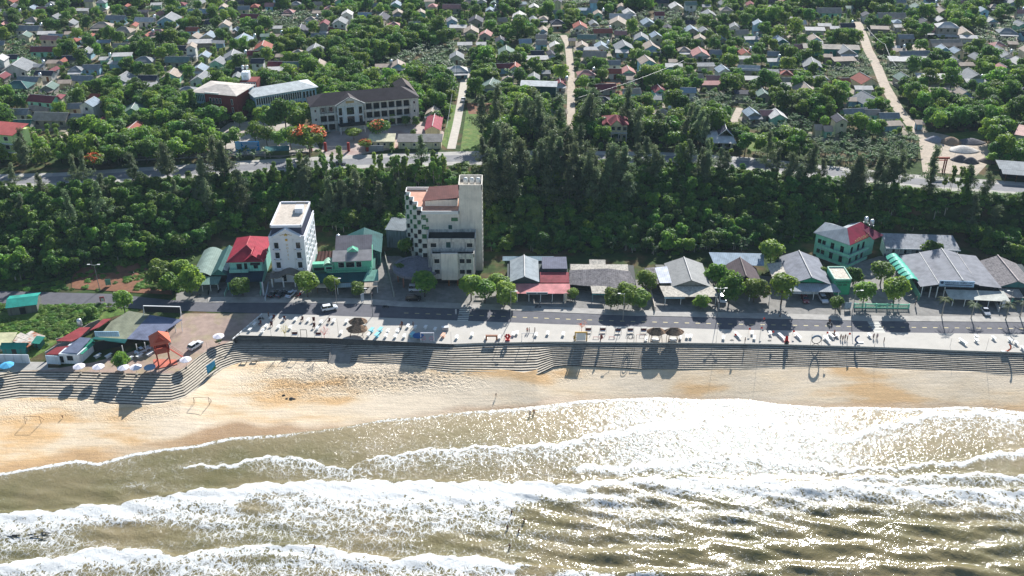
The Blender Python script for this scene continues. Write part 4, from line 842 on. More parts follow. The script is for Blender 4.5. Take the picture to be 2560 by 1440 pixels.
# dark shop under a grey roof at the right edge of the upper road
a,W,rz=site((2508,452),(2640,462),UP); o=empty('shop',(a.x,a.y,UP),rz,'open shop with patched grey roof beside the upper road','shop')
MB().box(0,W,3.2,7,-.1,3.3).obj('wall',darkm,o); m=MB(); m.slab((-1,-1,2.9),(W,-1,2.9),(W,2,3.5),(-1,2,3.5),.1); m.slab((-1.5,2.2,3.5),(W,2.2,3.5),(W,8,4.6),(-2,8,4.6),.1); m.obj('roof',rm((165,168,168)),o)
for k in range(4): MB().box(.2+k*3.5,.35+k*3.5,-.8,-.65,0,2.9).obj('post',wood,o)
box_rect(o,a,W,8,4)
# small maroon roofed hall and the low cream annexes near the gate
a,W,rz=usite((1064,345),(1100,345)); o=empty('hall',(a.x,a.y,UP),rz,'narrow hall with long maroon ridge roof beside the pale lane','hall')
MB().box(0,W,0,15,-.1,3.4).obj('wall',pm(CREAM),o); m=MB(); gableroof(m,0,W,0,15,3.45,1.5,'y'); ro=m.obj('roof',rm((160,72,84)),o); m=MB(); gwall(m,0,W,0,15,3.4,1.5); m.obj('gable',pm(CREAM),o); m=MB(); ridge(m,(W/2,-.4,5.05),(W/2,15.4,5.05)); m.obj('ridge_cap',capm,ro); box_rect(o,a,W,15,4)
for (l,r_,lb,rc_) in (((996,372),(1103,372),'low cream annex with ribbed grey roof by the pale lane',(120,118,116)),((924,371),(985,371),'low cream annex with plain cream roof beside the school gate',(212,204,172))):
    a,W,rz=usite(l,r_); o=empty('annex',(a.x,a.y,UP),rz,lb,'annex'); MB().box(0,W,0,5,-.1,3).obj('wall',pm((222,212,175)),o)
    MB().slab((-.4,-.7,2.95),(W+.4,-.7,2.95),(W+.4,5.4,4.0),(-.4,5.4,4.0),.15).obj('roof',rm(rc_),o)
    for k in range(4): win(o,W*(k+.5)/4,0,1.1,1.,1.1)
    box_rect(o,a,W,5,3)
# school: main block with dark slate roof and pedimented centre -----------------------
fac=pm((206,206,200),st=.5)
a,W,rz=usite((784,333),(1047,308)); D=11; h=10.6
o=empty('school',(a.x,a.y,UP),rz,'three-storey school with dark slate roof and pedimented centre bay','school')
sw=fac; MB().box(0,W,2,D,-.2,h).obj('wall',sw,o)
c0,c1=W*.235,W*.475
m=MB()
for s in range(4): m.box(-.1,W+.1,0,2,s*3.5-.15 if s else -.2,s*3.5+.12)   # gallery slabs
for s in range(1,4): m.box(-.1,c0,-.12,.02,s*3.5-.45,s*3.5+.5) ; m.box(c1,W+.1,-.12,.02,s*3.5-.45,s*3.5+.5)
m.obj('gallery',sw,o)
n=14; xs_=[W*k/n for k in range(n+1)]
for x in xs_:
    if c0-.5<x<c1+.5: continue
    MB().box(x-.2,x+.2,-.2,.2,0,h).obj('column',sw,o)
for s in range(3):
    for k in range(n):
        x=(xs_[k]+xs_[k+1])/2
        if c0<x<c1: continue
        if k in (0,n-1): MB().box(xs_[k]+.2,xs_[k+1]-.2,.02,.14,s*3.5+.1,s*3.5+3.3).obj('infill',sw,o); win(o,x,.02,s*3.5+1.2,.9,1.2)
        elif s==2 and k<3:
            win(o,x,.3,s*3.5+.9,1.6,2,name='window')
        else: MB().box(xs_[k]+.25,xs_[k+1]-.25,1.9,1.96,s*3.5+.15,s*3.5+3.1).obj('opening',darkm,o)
MB().box(c0,c1,-1.2,2,0,h+.2).obj('centre_bay',pm((205,215,218)),o)
m=MB(); k=len(m.v); cx_=(c0+c1)/2
m.v+=[(c0-.8,-1.6,h+.2),(c1+.8,-1.6,h+.2),(cx_,-1.6,h+3.1),(c0-.8,-1.3,h+.2),(c1+.8,-1.3,h+.2),(cx_,-1.3,h+3.1)]; m.f+=[(k,k+1,k+2),(k+5,k+4,k+3),(k,k+3,k+4,k+1),(k+1,k+4,k+5,k+2),(k+2,k+5,k+3,k)]
m.box(c0-.8,c1+.8,-1.75,-1.2,h-.25,h+.18); m.obj('pediment',pm((214,214,208)),o)
MB().box(cx_-1.6,cx_+1.6,-1.66,-1.6,h+.7,h+1.6).obj('lettering_panel',mat('faded_gold',lin((186,160,110)),var=.4,scale=3),o)
for x,w_ in ((c0+1.1,1.5),(cx_,3.0),(c1-1.1,1.5)):
    for s in (1,2): win(o,x,-1.2,s*3.5-.6+(.1 if s==2 else 0),w_,3.1,pn=glass)
m=MB(); m.box(c0-.2,c1+.2,-5,-1.22,3.1,3.35); m.obj('porch_roof',darkm,o)
for x in (c0+.3,cx_-1,cx_+1,c1-.3): MB().box(x-.18,x+.18,-4.8,-4.45,0,3.1).obj('column',wpaint,o)
m=MB(); hiproof(m,0,W,0,D,h+.25,3.1,.7); gableroof(m,c0,c1,-1.6,4,h+.22,2.9,'y',.3); ro=m.obj('roof',rm((66,58,62)),o)
m=MB(); hiproof(m,W-5.5,W,6,D+10,h+.15,3.0,.7); m.obj('wing_roof',rm((96,84,80)),o); MB().box(W-5.5,W,D,D+10,0,h).obj('wing_wall',sw,o)
box_rect(o,a,W,D,h+2)
# school: blue-white middle block with fins
a,W,rz=usite((645,296),(795,270)); h=9; o=empty('school',(a.x,a.y,UP),rz,'pale blue school block with vertical white fins and light hip roof','school')
MB().box(0,W,0,11,-.2,h).obj('wall',pm((160,200,222)),o)
for s in range(2):
    for k in range(20): win(o,W*.74*(k+.6)/20,0,1.6+3.9*s,.62,2.6,pane=False)
    for k in range(4): win(o,W*(.79+.055*k),0,1.2+3.9*s,1.1,2.9)
m=MB()
for k in range(21): m.box(W*.74*k/20+.02,W*.74*k/20+.2,-.35,0,.6,h-.2)
m.obj('fin',wpaint,o)
m=MB(); A_,B_,_q=hiproof(m,0,W,0,11,h+.1,2.0,.8); m.obj('roof',rm((206,210,208)),o)
for s in range(2): win(o,W,5,1.5+3.9*s,3,2,'x',1)
box_rect(o,a,W,11,h)
# school: brick-red block
redb=mat('brick_red_render',lin((120,52,48)),rough=.9,var=.15)
a,W,rz=usite((497,290),(602,300)); h=10.6; o=empty('school',(a.x,a.y,UP),rz,'brick-red and pale blue school block with tan flat-hipped roof','school')
MB().box(0,W,0,13,-.2,h).obj('wall',pm((165,200,218)),o); MB().box(W*.27,W+.15,-1.6,9,-.1,h-.05).obj('red_wall',redb,o)
for s in range(2):
    for k in range(6): win(o,W*.25*(k+.5)/6,0,2.8+3.6*s,.42,2.7,pane=False)
    for k in range(4): win(o,W*(.40+.075*k),-1.6,3.3+3.3*s,.95,2.3)
    win(o,W*.9,-1.6,3.3+3.3*s,.8,2.4)
win(o,W*.35+1,-1.6,.3,2.4,2.3,pane=False); win(o,W*.8,-1.6,.2,2.6,2.6,pane=False,name='door')
MB().box(W*.68,W+.2,-4.6,-1.62,3.0,3.3).obj('porch_roof',darkm,o)
for x in (W*.72,W*.98): MB().box(x-.15,x+.15,-4.4,-4.1,0,3).obj('column',wpaint,o)
m=MB(); hiproof(m,0,W,-1.4,13,h+.05,1.7,.8); m.obj('roof',rm((200,190,180)),o)
MB().box(W*.3,W*.62,-2.4,-1.7,h+.02,h+.6).obj('parapet',pm((215,212,205)),o)
box_rect(o,a,W,13,h)
# linking block with dark grid front and twin white tanks on a white turret
a,W,rz=usite((606,262),(648,262)); o=empty('stair_block',(a.x,a.y,UP),rz,'dark gridded stair block with white rooftop turret between the school blocks','stair block')
MB().box(0,W,0,7,-.2,10).obj('wall',redb,o); m=MB()
for i in range(7): m.box(.4+i*(W-.8)/6-.08,.4+i*(W-.8)/6+.08,-.18,0,.6,9.4)
for j in range(8): m.box(.3,W-.3,-.14,.0,.7+j*1.25,.82+j*1.25)
m.obj('grid',wpaint,o); MB().box(.6,3.6,2,5.5,10,13.2).obj('turret',pm((225,228,232)),o); win(o,1.7,2,11,.4,1.1); win(o,2.5,2,11,.4,1.1)
box_rect(o,a,W,7,12)
tank=mat('steel_tank',lin((215,218,222)),rough=.3,metal=.6,var=.1)
for k in (0,1):
    v=Matrix.Rotation(rz,3,'Z')@Vector((1.2+k*1.8,3.6,0)); t_=MB(); t_.lathe([(.1,1.0),(.55,1.1),(.62,1.3),(.62,2.3),(.5,2.6),(.1,2.7)],0,0,10)
    tt=empty('water_tank',(a.x+v.x,a.y+v.y,UP+13.2),0,'%s of two steel water tanks on the white school turret'%('left','right')[k],'water tank','tanks on the school turret'); t_.obj('drum',tank,tt,smooth=True)
    m=MB(); [m.tube((x,y,0),(x,y,1.15),.05,4) for x in (-.4,.4) for y in (-.4,.4)]; m.obj('stand',steel,tt)
# ---------------------------------------------------------------- seafront buildings
def text(parent,s,size,loc,m,rx=90,rz=0,name='lettering',align='CENTER',ext=.02,sp=1.):
    cu=bpy.data.curves.new(name,'FONT'); cu.body=s; cu.size=size; cu.extrude=ext; cu.align_x=align; cu.space_character=sp; cu.materials.append(m)
    t_=bpy.data.objects.new('t_',cu); COL.objects.link(t_); bpy.context.view_layer.update(); me=bpy.data.meshes.new_from_object(t_.evaluated_get(bpy.context.evaluated_depsgraph_get())); bpy.data.objects.remove(t_)
    o=bpy.data.objects.new(name,me); COL.objects.link(o); o.parent=parent; o.location=loc; o.rotation_euler=(R(rx),0,R(rz)); return o
def roots(name,l,r_,label,cat,z=None,grp=None):
    a,W,rz=site(l,r_,z); return empty(name,a,rz,label,cat,grp),W
def posts(o,xs_,y,h,m=wpaint,r=.09,z0=0):
    for x in xs_: MB().box(x-r,x+r,y-r,y+r,z0,h).obj('post',m,o)
def para(m,pts,z0,z1,t=.2):
    """parapet along a closed plan outline"""
    n=len(pts)
    for i in range(n):
        p=Vector((*pts[i],0)); q=Vector((*pts[(i+1)%n],0)); d=(q-p).normalized(); nn=Vector((-d.y,d.x,0))*t
        m.prism([(p.x,p.y),(q.x,q.y),(q.x+nn.x,q.y+nn.y),(p.x+nn.x,p.y+nn.y)],z0,z1)
gold=mat('gold_paint',(.62,.38,.06),rough=.35,metal=.3)
# --- white hotel
o,W=roots('hotel',(686,706),(772,705),'tall white hotel with dark mansard, front pediment and gold emblem','hotel')
wh=mat('hotel_white',lin((232,232,236)),rough=.75,var=.05); Dp=19; hh=14.9
MB().box(0,W,0,Dp,0,hh).obj('wall',wh,o)
m=MB()
for z in (3.9,14.3): m.box(-.15,W+.15,-.15,Dp+.1,z,z+.22)
m.box(W*.33,W*.67,-.28,-.0,4.1,hh+.4)
for x in (.0,W*.9): m.box(x,x+W*.1,-.22,0,4.1,hh+.9)
m.obj('trim',wh,o)
m=MB(); m.box(-.1,.15,0,Dp,hh,hh+.7); m.box(W-.15,W+.1,0,Dp,hh,hh+.7); m.box(.15,W*.22,-.05,.15,hh,hh+.6); m.box(W*.78,W-.15,-.05,.15,hh,hh+.6); m.obj('parapet',wh,o)
slate=mat('mansard_slate',lin((58,62,82)),rough=.6,var=.2,scale=1.5)
m=MB(); k=len(m.v)
m.v+=[(.5,.8,hh),(W-.5,.8,hh),(W-.5,Dp-.4,hh),(.5,Dp-.4,hh),(.9,1.1,hh+3.3),(W-.9,1.1,hh+3.3),(W-.9,Dp-.7,hh+3.3),(.9,Dp-.7,hh+3.3)]
m.f+=[(0,1,5,4),(1,2,6,5),(2,3,7,6),(3,0,4,7),(4,5,6,7)]; rf=m.obj('mansard_roof',slate,o)
rc=mat('roof_concrete',lin((196,184,170)),rough=.9,var=.2,scale=.8,stain=(.12,.09,.06),stain_amt=.3)
MB().box(.9,W-.9,1.1,Dp-.7,hh+3.32,hh+3.5).obj('roof_deck',rc,o)
m=MB(); para(m,[(.55,.75),(W-.55,.75),(W-.55,Dp-.4),(.55,Dp-.4)],hh+3.2,hh+4.0,.35); m.obj('rim',wh,o)
m=MB(); m.box(W*.62,W*.84,Dp*.55,Dp*.72,hh+3.5,hh+5.1); m.obj('stair_head',wh,o); MB().slab((W*.6,Dp*.72,hh+5.2),(W*.86,Dp*.72,hh+5.2),(W*.86,Dp*.84,hh+5.0),(W*.6,Dp*.84,hh+5.0),.08).obj('hatch',dkmetal,o)
m=MB(); cx_=W/2; hw=W*.39; k=0; m.v+=[(cx_-hw,-.45,hh+.8),(cx_+hw,-.45,hh+.8),(cx_,-.45,hh+3.1),(cx_-hw,.7,hh+.8),(cx_+hw,.7,hh+.8),(cx_,.7,hh+3.1)]; m.f+=[(0,1,2),(5,4,3),(0,3,4,1),(1,4,5,2),(2,5,3,0)]
m.box(cx_-hw+.3,cx_+hw-.3,-.25,.6,hh,hh+.78); m.slab((cx_-hw-.3,-.6,hh+.75),(cx_,-.6,hh+3.3),(cx_,1.2,hh+3.3),(cx_-hw-.3,1.2,hh+.75),.16); m.slab((cx_,-.6,hh+3.3),(cx_+hw+.3,-.6,hh+.75),(cx_+hw+.3,1.2,hh+.75),(cx_,1.2,hh+3.3),.16); m.obj('pediment',wh,o)
m=MB(); m.lathe([(.05,0),(.5,.1),(.35,.5),(.05,.7)],0,0,8); 
for s in (-1,1): m.tube((0,0,.1),(s*.9,0,.35),.12,5,.08); m.tube((s*.9,0,.35),(s*1.6,0,.05),.08,5,.05); m.tube((s*1.6,0,.05),(s*1.9,0,.3),.05,5,.03)
e=m.obj('emblem',gold,o); e.location=(cx_,-.52,hh+1.15)
m=MB(); m.box(-.35,.35,-.05,.05,-.35,.35); e=m.obj('star_plate',gold,o); e.location=(cx_,-.36,hh-.35)
for i,c in enumerate('HOTEL'): text(o,c,.85,(cx_,-.31,hh-2.3-i*1.15),gold)
for s in range(3):
    z=5.0+3.3*s
    for x in (W*.19,W*.81):
        win(o,x,0,z,1.25,1.9,fm=dkmetal); m=MB(); m.box(x-1.0,x+1.0,-.55,-.02,z-.45,z-.25); m.box(x-.75,x+.75,-.35,-.02,z-.9,z-.75); m.obj('ledge',wh,o)
        m=MB(); m.tube((x-1.1,-.5,z-.15),(x-.75,-.5,z-.1),.09,4); m.tube((x+1.1,-.5,z-.15),(x+.75,-.5,z-.1),.09,4); m.obj('lamp',dkmetal,o)
    for k in range(6):
        yy=2+k*3; win(o,W,yy,z-.2,.9,1.5,'x',1,fm=wpaint); m=MB(); m.box(W+.02,W+.25,yy-.6,yy+.6,z-.45,z-.35); m.obj('ledge',wh,o)
win(o,W*.3,0,.3,1.6,2.6,name='door'); win(o,W*.7,0,.3,1.6,2.6,name='door')
cpm=mat('canopy_shell',lin((120,112,104)),rough=.6,var=.15)
m=MB(); n=14; pf=[]
for i in range(n+1):
    x=W*(-.06+1.12*i/n); t=abs(i/n-.5)*2; z=3.7+ (1.35*math.cos(t*math.pi*.5/.5) if t<.5 else 0); pf.append((x,max(3.7,z)))
for (x0,z0),(x1,z1) in zip(pf[:-1],pf[1:]): m.slab((x0,-3.6,z0-.3),(x1,-3.6,z1-.3),(x1,-.3,z1+.2),(x0,-.3,z0+.2),.22)
m.obj('canopy',cpm,o); posts(o,(0.1,W*.33,W*.67,W-.1),-3.2,3.3,wpaint,.2)
m=MB()
for x in (0,W-.8): m.lathe([(.25,3.9),(.4,4.2),(.35,4.6),(.1,4.8)],x+.4,-1.4,8)
m.obj('urn',conc,o)
# --- mint house with red hip roof
o,W=roots('house',(580,706),(660,704),'mint two-storey house with crimson hip roof beside the white hotel','house')
mint=pm((150,208,194),st=.2); D=16; MB().box(0,W,0,D,0,7.2).obj('wall',mint,o)
red=rm((164,52,68),band=.7); red2=rm((200,100,98),band=.7)
m=MB(); A_,B_,_q=hiproof(m,0,W,0,D,7.25,3.1,.7); ro=m.obj('roof',red,o)
m=MB(); gableroof(m,W*.45,W+.6,-.3,5.5,7.3,2.2,'y',.3); m.obj('cross_roof',red,ro)
m=MB()
for p,q in ((A_,B_),(_q[0],A_),(_q[1],A_),((W*.72,-.5,9.65),(W*.72,4,9.65))): m.tube(p,q,.12,5)
m.obj('ridge_cap',rm((214,120,120)),ro)
m=MB(); m.box(0,W*.58,-1.3,-.02,3.9,4.1); m.box(0,W*.58,-1.3,-1.15,4.1,5.0); m.obj('balcony',mint,o); m=MB(); m.box(W*.62,W-.1,-.12,-.01,3.9,7.1); m.box(0,W,-.2,-.01,6.8,7.15); m.obj('trim',pm((150,225,200)),o)
win(o,W*.3,0,4.3,1.5,2.0,fm=dkmetal); win(o,W*.5,0,4.2,.9,2.3,fm=dkmetal); win(o,W*.81,-.13,4.7,1.3,1.6,fm=dkmetal)
MB().slab((W*.66,-.9,6.25),(W*.96,-.9,6.25),(W*.96,-.1,6.7),(W*.66,-.1,6.7),.08).obj('awning',dkmetal,o)
m=MB(); m.slab((-.6,-5.2,2.8),(W+.5,-5.2,2.8),(W+.5,-.05,3.7),(-.6,-.05,3.7),.1); m.obj('porch_roof',rm((44,62,78)),o); posts(o,(0,W*.5,W),-4.9,2.7,pm((120,205,185)),.14)
for x in (-.4,W+.4): MB().box(x-.1,x+.1,-9,-5.2,0,1.2).obj('side_wall',pm((150,190,170)),o)
for k in range(3): win(o,W,3+k*4,4.6,1.1,1.4,'x',1,fm=dkmetal)
# --- green sheds on its left
o,W=roots('eatery',(486,712),(576,710),'low eatery with curved grey-green roofs left of the crimson-roofed house','eatery')
MB().box(0,W-.2,1.5,17,0,3.2).obj('wall',pm((96,130,125)),o)
def arcroof(m,x0,x1,y0,y1,z,h,n=8,t=.08):
    P_=[(x0+(x1-x0)*i/n, z+h*math.sin(math.pi*i/n)) for i in range(n+1)]
    for (a,b),(c,d) in zip(P_[:-1],P_[1:]): m.slab((a,y0,b),(c,y0,d),(c,y1,d),(a,y1,b),t)
m=MB(); arcroof(m,-.3,W*.5,-.5,17,3.3,1.2); ra=m.obj('roof',rm((132,150,140)),o)
m=MB(); gableroof(m,W*.5,W-.2,-.5,16,3.3,2.2,'y',.2); m.obj('roof',rm((60,100,98)),o)
MB().slab((W*.73,1.,5.2),(W*.95,1.,4.0),(W*.95,7,4.0),(W*.73,7,5.2),.07).obj('skylight',rm((205,205,200)),ra)
MB().slab((W*.3,-4.6,2.4),(W*.78,-4.6,2.4),(W*.8,-.6,3.1),(W*.32,-.6,3.1),.09).obj('awning',rm((120,150,140)),o); posts(o,(W*.33,W*.55,W*.76),-4.4,2.35)
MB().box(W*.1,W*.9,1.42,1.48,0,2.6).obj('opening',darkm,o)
m=MB(); gwall(m,W*.5,W-.2,-.3,15.6,3.3,2.2); m.obj('gable',pm((80,140,130)),o)
# --- green eatery right of the hotel
o,W=roots('eatery',(782,712),(938,706),'mint-fronted eatery with grey tiled roof and small green pediment','eatery')
mg2=pm((118,198,164),st=.2); x0,x1=W*.36,W*.96
MB().box(0.2,W,1.5,13,0,4).obj('lower_wall',pm((60,110,100)),o); MB().box(x0,x1,1.2,11,4,7.6).obj('wall',mg2,o)
gr=rm((150,146,146),band=.8)
m=MB(); m.slab((x0-.4,.2,7.5),(x1+.2,.2,7.5),(x1+.2,5,9.0),(x0-.4,5,9.0),.12); ro=m.obj('roof',gr,o)
m=MB(); m.slab((x0+.3,5.05,9.05),(x1+.1,5.05,9.05),(x1+.1,11,11.1),(x0+.3,11,11.1),.12); m.obj('roof',rm((112,108,114)),o)
m=MB(); c_=(x0+x1)/2; k=0; m.v+=[(c_-1.7,3.9,8.75),(c_+1.7,3.9,8.75),(c_,3.9,10.1),(c_-1.7,5.6,9.2),(c_+1.7,5.6,9.2),(c_,5.6,10.1)]; m.f+=[(0,1,2),(0,2,5,3),(1,4,5,2),(3,5,4)]; m.obj('pediment',mg2,o)
m=MB(); m.tube((c_-1.8,3.75,8.8),(c_,3.75,10.2),.1,5); m.tube((c_+1.8,3.75,8.8),(c_,3.75,10.2),.1,5); m.obj('trim',wpaint,o)
for x,w_ in ((x0+2.2,1.9),(x0+4.9,2.7),(x0+7.5,1.7)): win(o,x,1.2,4.9,w_,1.9)
m=MB(); m.box(W*.24,x1,-.2,1.2,3.95,4.15); 
for i in range(24): m.box(W*.24+i*(x1-W*.24-.2)/23,W*.24+.16+i*(x1-W*.24-.2)/23,-.15,.0,4.15,5.0)
m.box(W*.24,x1,-.22,.02,5.0,5.15); m.obj('balustrade',mg2,o)
m=MB(); m.slab((-.5,-5,3.1),(W*.9,-5,3.1),(W*.9,-.25,3.9),(-.5,-.25,3.9),.1); m.obj('porch_roof',rm((30,84,86)),o)
MB().slab((W*.82,-5,3.2),(W+1.4,-5,3.2),(W+1.2,0,4.4),(W*.9,0,4.4),.1).obj('side_awning',rm((116,168,150)),o)
MB().slab((W*.85,-7.6,2.6),(W+1.2,-7.6,2.6),(W+1.2,-5.05,3.0),(W*.85,-5.05,3.0),.1).obj('front_awning',rm((196,180,160)),o)
MB().slab((W*.42,-7,2.5),(W*.66,-7,2.5),(W*.66,-5.1,2.9),(W*.42,-5.1,2.9),.1).obj('front_awning',rm((150,170,172)),o)
posts(o,(W*.43,W*.65,W*.86,W+1),-6.8,2.4); posts(o,(0,W*.25),-4.8,3)
m=MB(); gableroof(m,W*.5,W*1.0+1.5,11.2,24,5.0,2.4,'y',.4); m.obj('rear_roof',rm((40,88,88)),o); MB().box(W*.5,W+1.4,11.3,23.5,0,5.0).obj('rear_wall',pm((60,110,105)),o)
MB().box(.3,W*.26,1.2,3,4,6.4).obj('sign_wall',mg2,o); MB().box(.6,W*.24,1.05,1.18,4.2,5.2).obj('opening',darkm,o)
MB().box(x0-2.9,x0-.2,.4,3.4,4.15,6.2).obj('bay',mg2,o); m=MB(); arcroof(m,x0-3.2,x0+.0,.2,4,6.2,1.0); m.obj('bay_roof',rm((170,205,180)),o); win(o,x0-1.5,.4,4.4,2.0,1.4)
# pleated rusty tent roof between hotel and eatery
mt=MB(); n=12
for i in range(n):
    a=i/n; b=(i+1)/n; za=5.4+.3*(i%2); zb=5.4+.3*((i+1)%2)
    mt.slab((.3+a*W*.4,1.6,za-1.2),(.3+b*W*.4,1.6,zb-1.2),(1.5+b*W*.32,8.5,zb+1.6),(1.5+a*W*.32,8.5,za+1.6),.06)
mt.obj('pleated_roof',rm((112,76,66)),o)
# --- water tank on a stand behind
def watertank(px,py,z,label,grp=None,hs=2.4):
    b=P(px,py) if z is None else at(px,py,z); t=empty('water_tank',(b.x,b.y,b.z),0,label,'water tank',grp); m=MB(); m.lathe([(.1,hs),(.6,hs+.1),(.72,hs+.5),(.72,hs+1.5),(.5,hs+1.9),(.1,hs+2.0)],0,0,12); m.obj('drum',tank,t,smooth=True)
    m=MB(); [m.tube((x,y,0),(x*.8,y*.8,hs),.06,4) for x in (-.55,.55) for y in (-.55,.55)]; m.box(-.6,.6,-.6,.6,hs-.1,hs-.02); m.obj('stand',steel,t); return t
watertank(849,632,0,'steel water tank on lattice stand behind the mint-fronted eatery',hs=4.6)
# --- abandoned checkered hotel
o=empty('abandoned_hotel',at(1053,711,0),0,'derelict cream hotel tower with checkered side and streaked walls','building')
O=at(1053,711,0); cre=mat('derelict_render',lin((228,220,206)),rough=.95,var=.14,scale=.5,stain=(.12,.11,.10),stain_amt=.22)
cre2=mat('derelict_white',lin((204,200,192)),rough=.95,var=.25,scale=.9,stain=(.04,.045,.05),stain_amt=.55,col2=(.2,.2,.2),c2=-.7)
def L_(px,py,z): v=at(px,py,z); return (v.x-O.x,v.y-O.y)
zr=20.6; fy_=L_(1100,528,zr)[1]; XR=L_(1148,528,zr)[0]; 
st=[L_(1052,528,zr),L_(1041,517,zr),L_(1031,504,zr),L_(1022,492,zr),L_(1013,480,zr)]
yb=fy_+19
pts=[(XR,fy_),(XR,yb),(st[4][0],yb)]
# staircase plan on the left: step back and out
for i in range(4,0,-1): pts.append((st[i][0],st[i][1])); pts.append((st[i-1][0],st[i][1]))
pts.append((st[0][0],fy_))
pl2=[]; 
for p in pts:
    if not pl2 or (abs(p[0]-pl2[-1][0])+abs(p[1]-pl2[-1][1]))>.02: pl2.append(p)
pts=list(pl2)
MB().prism(pts,-.2,zr-1).obj('main_block',cre,o)
m=MB(); ccw=pts; para(m,pts,zr-1,zr,.22); m.obj('parapet',wpaint,o)
terr=mat('terracotta_deck',lin((198,150,128)),rough=.9,var=.2,scale=.7)
m=MB(); q=[(p[0]+(.25 if p[0]<XR-1 else -.25),p[1]+(.25 if p[1]<fy_+1 else -.1)) for p in pts]; m.prism(q,zr-1.1,zr-.94); m.obj('roof_deck',terr,o)
rx0=st[0][0]+.3; m=MB(); m.box(rx0+.5,XR-.8,fy_+6,fy_+14,zr-.94,zr+1.1); m.obj('penthouse',cre,o); MB().slab((rx0-.3,fy_+5.4,zr+1.0),(XR-.2,fy_+6.2,zr+1.8),(XR-.3,fy_+15,zr+2.5),(rx0+1.2,fy_+14.6,zr+1.9),.15).obj('sheet_roof',rm((104,62,58)),o)
# tall stair tower on the right
tx0=L_(1146,470,28.4)[0]; tx1=L_(1204,470,28.4)[0]; ty0=fy_+.6
MB().box(tx0,tx1,ty0,ty0+8,-.2,27.4).obj('stair_tower',cre,o)
m=MB(); para(m,[(tx0-.1,ty0-.1),(tx1+.1,ty0-.1),(tx1+.1,ty0+8.1),(tx0-.1,ty0+8.1)],27.4,29.,.25); m.obj('tower_parapet',cre,o)
MB().box(tx0+.2,tx1-.2,ty0+.2,ty0+7.8,27.4,27.5).obj('tower_deck',conc,o)
MB().box(XR-.1,tx0+.02,fy_+.3,ty0+14,0,zr-2.4).obj('link_block',cre,o); MB().box(tx0+.4,tx1-3,ty0-.14,ty0-.01,24.2,24.45).obj('ledge',cre,o)
for k in range(3):
    t=empty('water_tank',(O.x+tx0+2.0+k*1.9,O.y+ty0+3.4,27.5),0,'%s of three white water tanks in the top of the derelict tower'%('left','middle','right')[k],'water tank','tanks on the derelict tower'); m=MB(); m.lathe([(.1,.05),(.72,.1),(.74,1.9),(.5,2.4),(.1,2.5)],0,0,12); m.obj('drum',wpaint,t,smooth=True); MB().box(-.7,.7,-.7,.7,0,.06).obj('base',conc,t)
for k in range(17):
    z=2+k*1.5; win(o,tx1,ty0+1.2+(k%2)*.5,z,.5,.9,'x',1,pane=False); win(o,tx1,ty0+4.6+(k%2)*.5,z,.5,.9,'x',1,pane=False)
# checkered windows on the staircase side
rr_=random.Random(5); zrow=1.62
def checkers(p,q,ph):
    d=Vector((q[0]-p[0],q[1]-p[1])); L=d.length; d/=L; n=max(1,round(L/1.35)); out=Vector((d.y,-d.x))
    W_=MB(); Gk=MB(); Dk=MB(); Pn=MB()
    for r in range(12):
        z=zr-1.2-zrow*(r+1)
        for i in range(n):
            a=Vector(p)+d*(i*L/n+.05); b=Vector(p)+d*((i+1)*L/n-.05); od=.32 if (r+i+ph)%2 else .03
            tgt=Pn if (r+i+ph)%2 else (Gk if r<5 and rr_.random()<.8 else Dk)
            tgt.prism([(a.x,a.y),(b.x,b.y),(b.x+out.x*od,b.y+out.y*od),(a.x+out.x*od,a.y+out.y*od)][::-1] if False else [(a.x,a.y),(a.x+out.x*od,a.y+out.y*od),(b.x+out.x*od,b.y+out.y*od),(b.x,b.y)],z+.1,z+zrow-.06)
    for M_,nm,mm in ((Pn,'panel',mat('panel_white',lin((226,222,212)),var=.08)),(Gk,'green_window',ggreen),(Dk,'window',darkm)):
        if M_.v: M_.obj(nm,mm,o)
ph=0
for i in range(4,0,-1):
    checkers((st[i][0],st[i][1]),(st[i-1][0],st[i][1]),0); checkers((st[i-1][0],st[i][1]),(st[i-1][0],st[i-1][1]),(i+1)%2)
checkers((st[4][0],yb),(st[4][0],st[4][1]),1); checkers((st[0][0],fy_),(st[0][0]+1.5,fy_),0)
# stepped front blocks with terraces
f1x0=L_(1068,596,14.6)[0]; f1x1=L_(1187,596,14.6)[0]; f1y=L_(1100,596,14.6)[1]
f2x0=L_(1078,634,11.2)[0]; f2x1=L_(1184,634,11.2)[0]; f2y=L_(1100,634,11.2)[1]
def terrace(x0,x1,y0,y1,z,nm):
    MB().box(x0,x1,y0,y1,2.9,z-1.0).obj(nm,cre2,o); m=MB(); para(m,[(x0-.15,y0-.15),(x1+.15,y0-.15),(x1+.15,y1),(x0-.15,y1)],z-1.1,z,.22); m.obj('terrace_parapet',cre2,o); MB().box(x0+.15,x1-.15,y0+.15,y1-.02,z-1.0,z-.93).obj('terrace_floor',darkm,o)
terrace(f1x0,f1x1,f1y,fy_,14.6,'upper_front_block'); terrace(f2x0,f2x1,f2y,f1y-.16,11.2,'lower_front_block')
MB().box(f2x0+2.9,f2x0+7.9,f2y-.7,f2y-.0,2.6,11.5).obj('centre_panel',cre,o)
for z in (4.3,7.9):
    for x in (f2x0+1.6,f2x0+9.2,f2x1-1.5): win(o,x,f2y,z,1.7,1.6,pn=darkm,fm=cre)
for x in (f1x0+1.8,f1x1-1.6): win(o,x,f1y,11.6,1.9,1.5,pn=darkm,fm=cre)
win(o,f1x0+6.3,f1y,11.4,1.6,2.1,pn=mat('green_door',(.03,.09,.08)),name='door'); win(o,f1x0+6.6,fy_,13.7,1.3,2.4,pn=mat('green_door',(.03,.09,.08)),name='door')
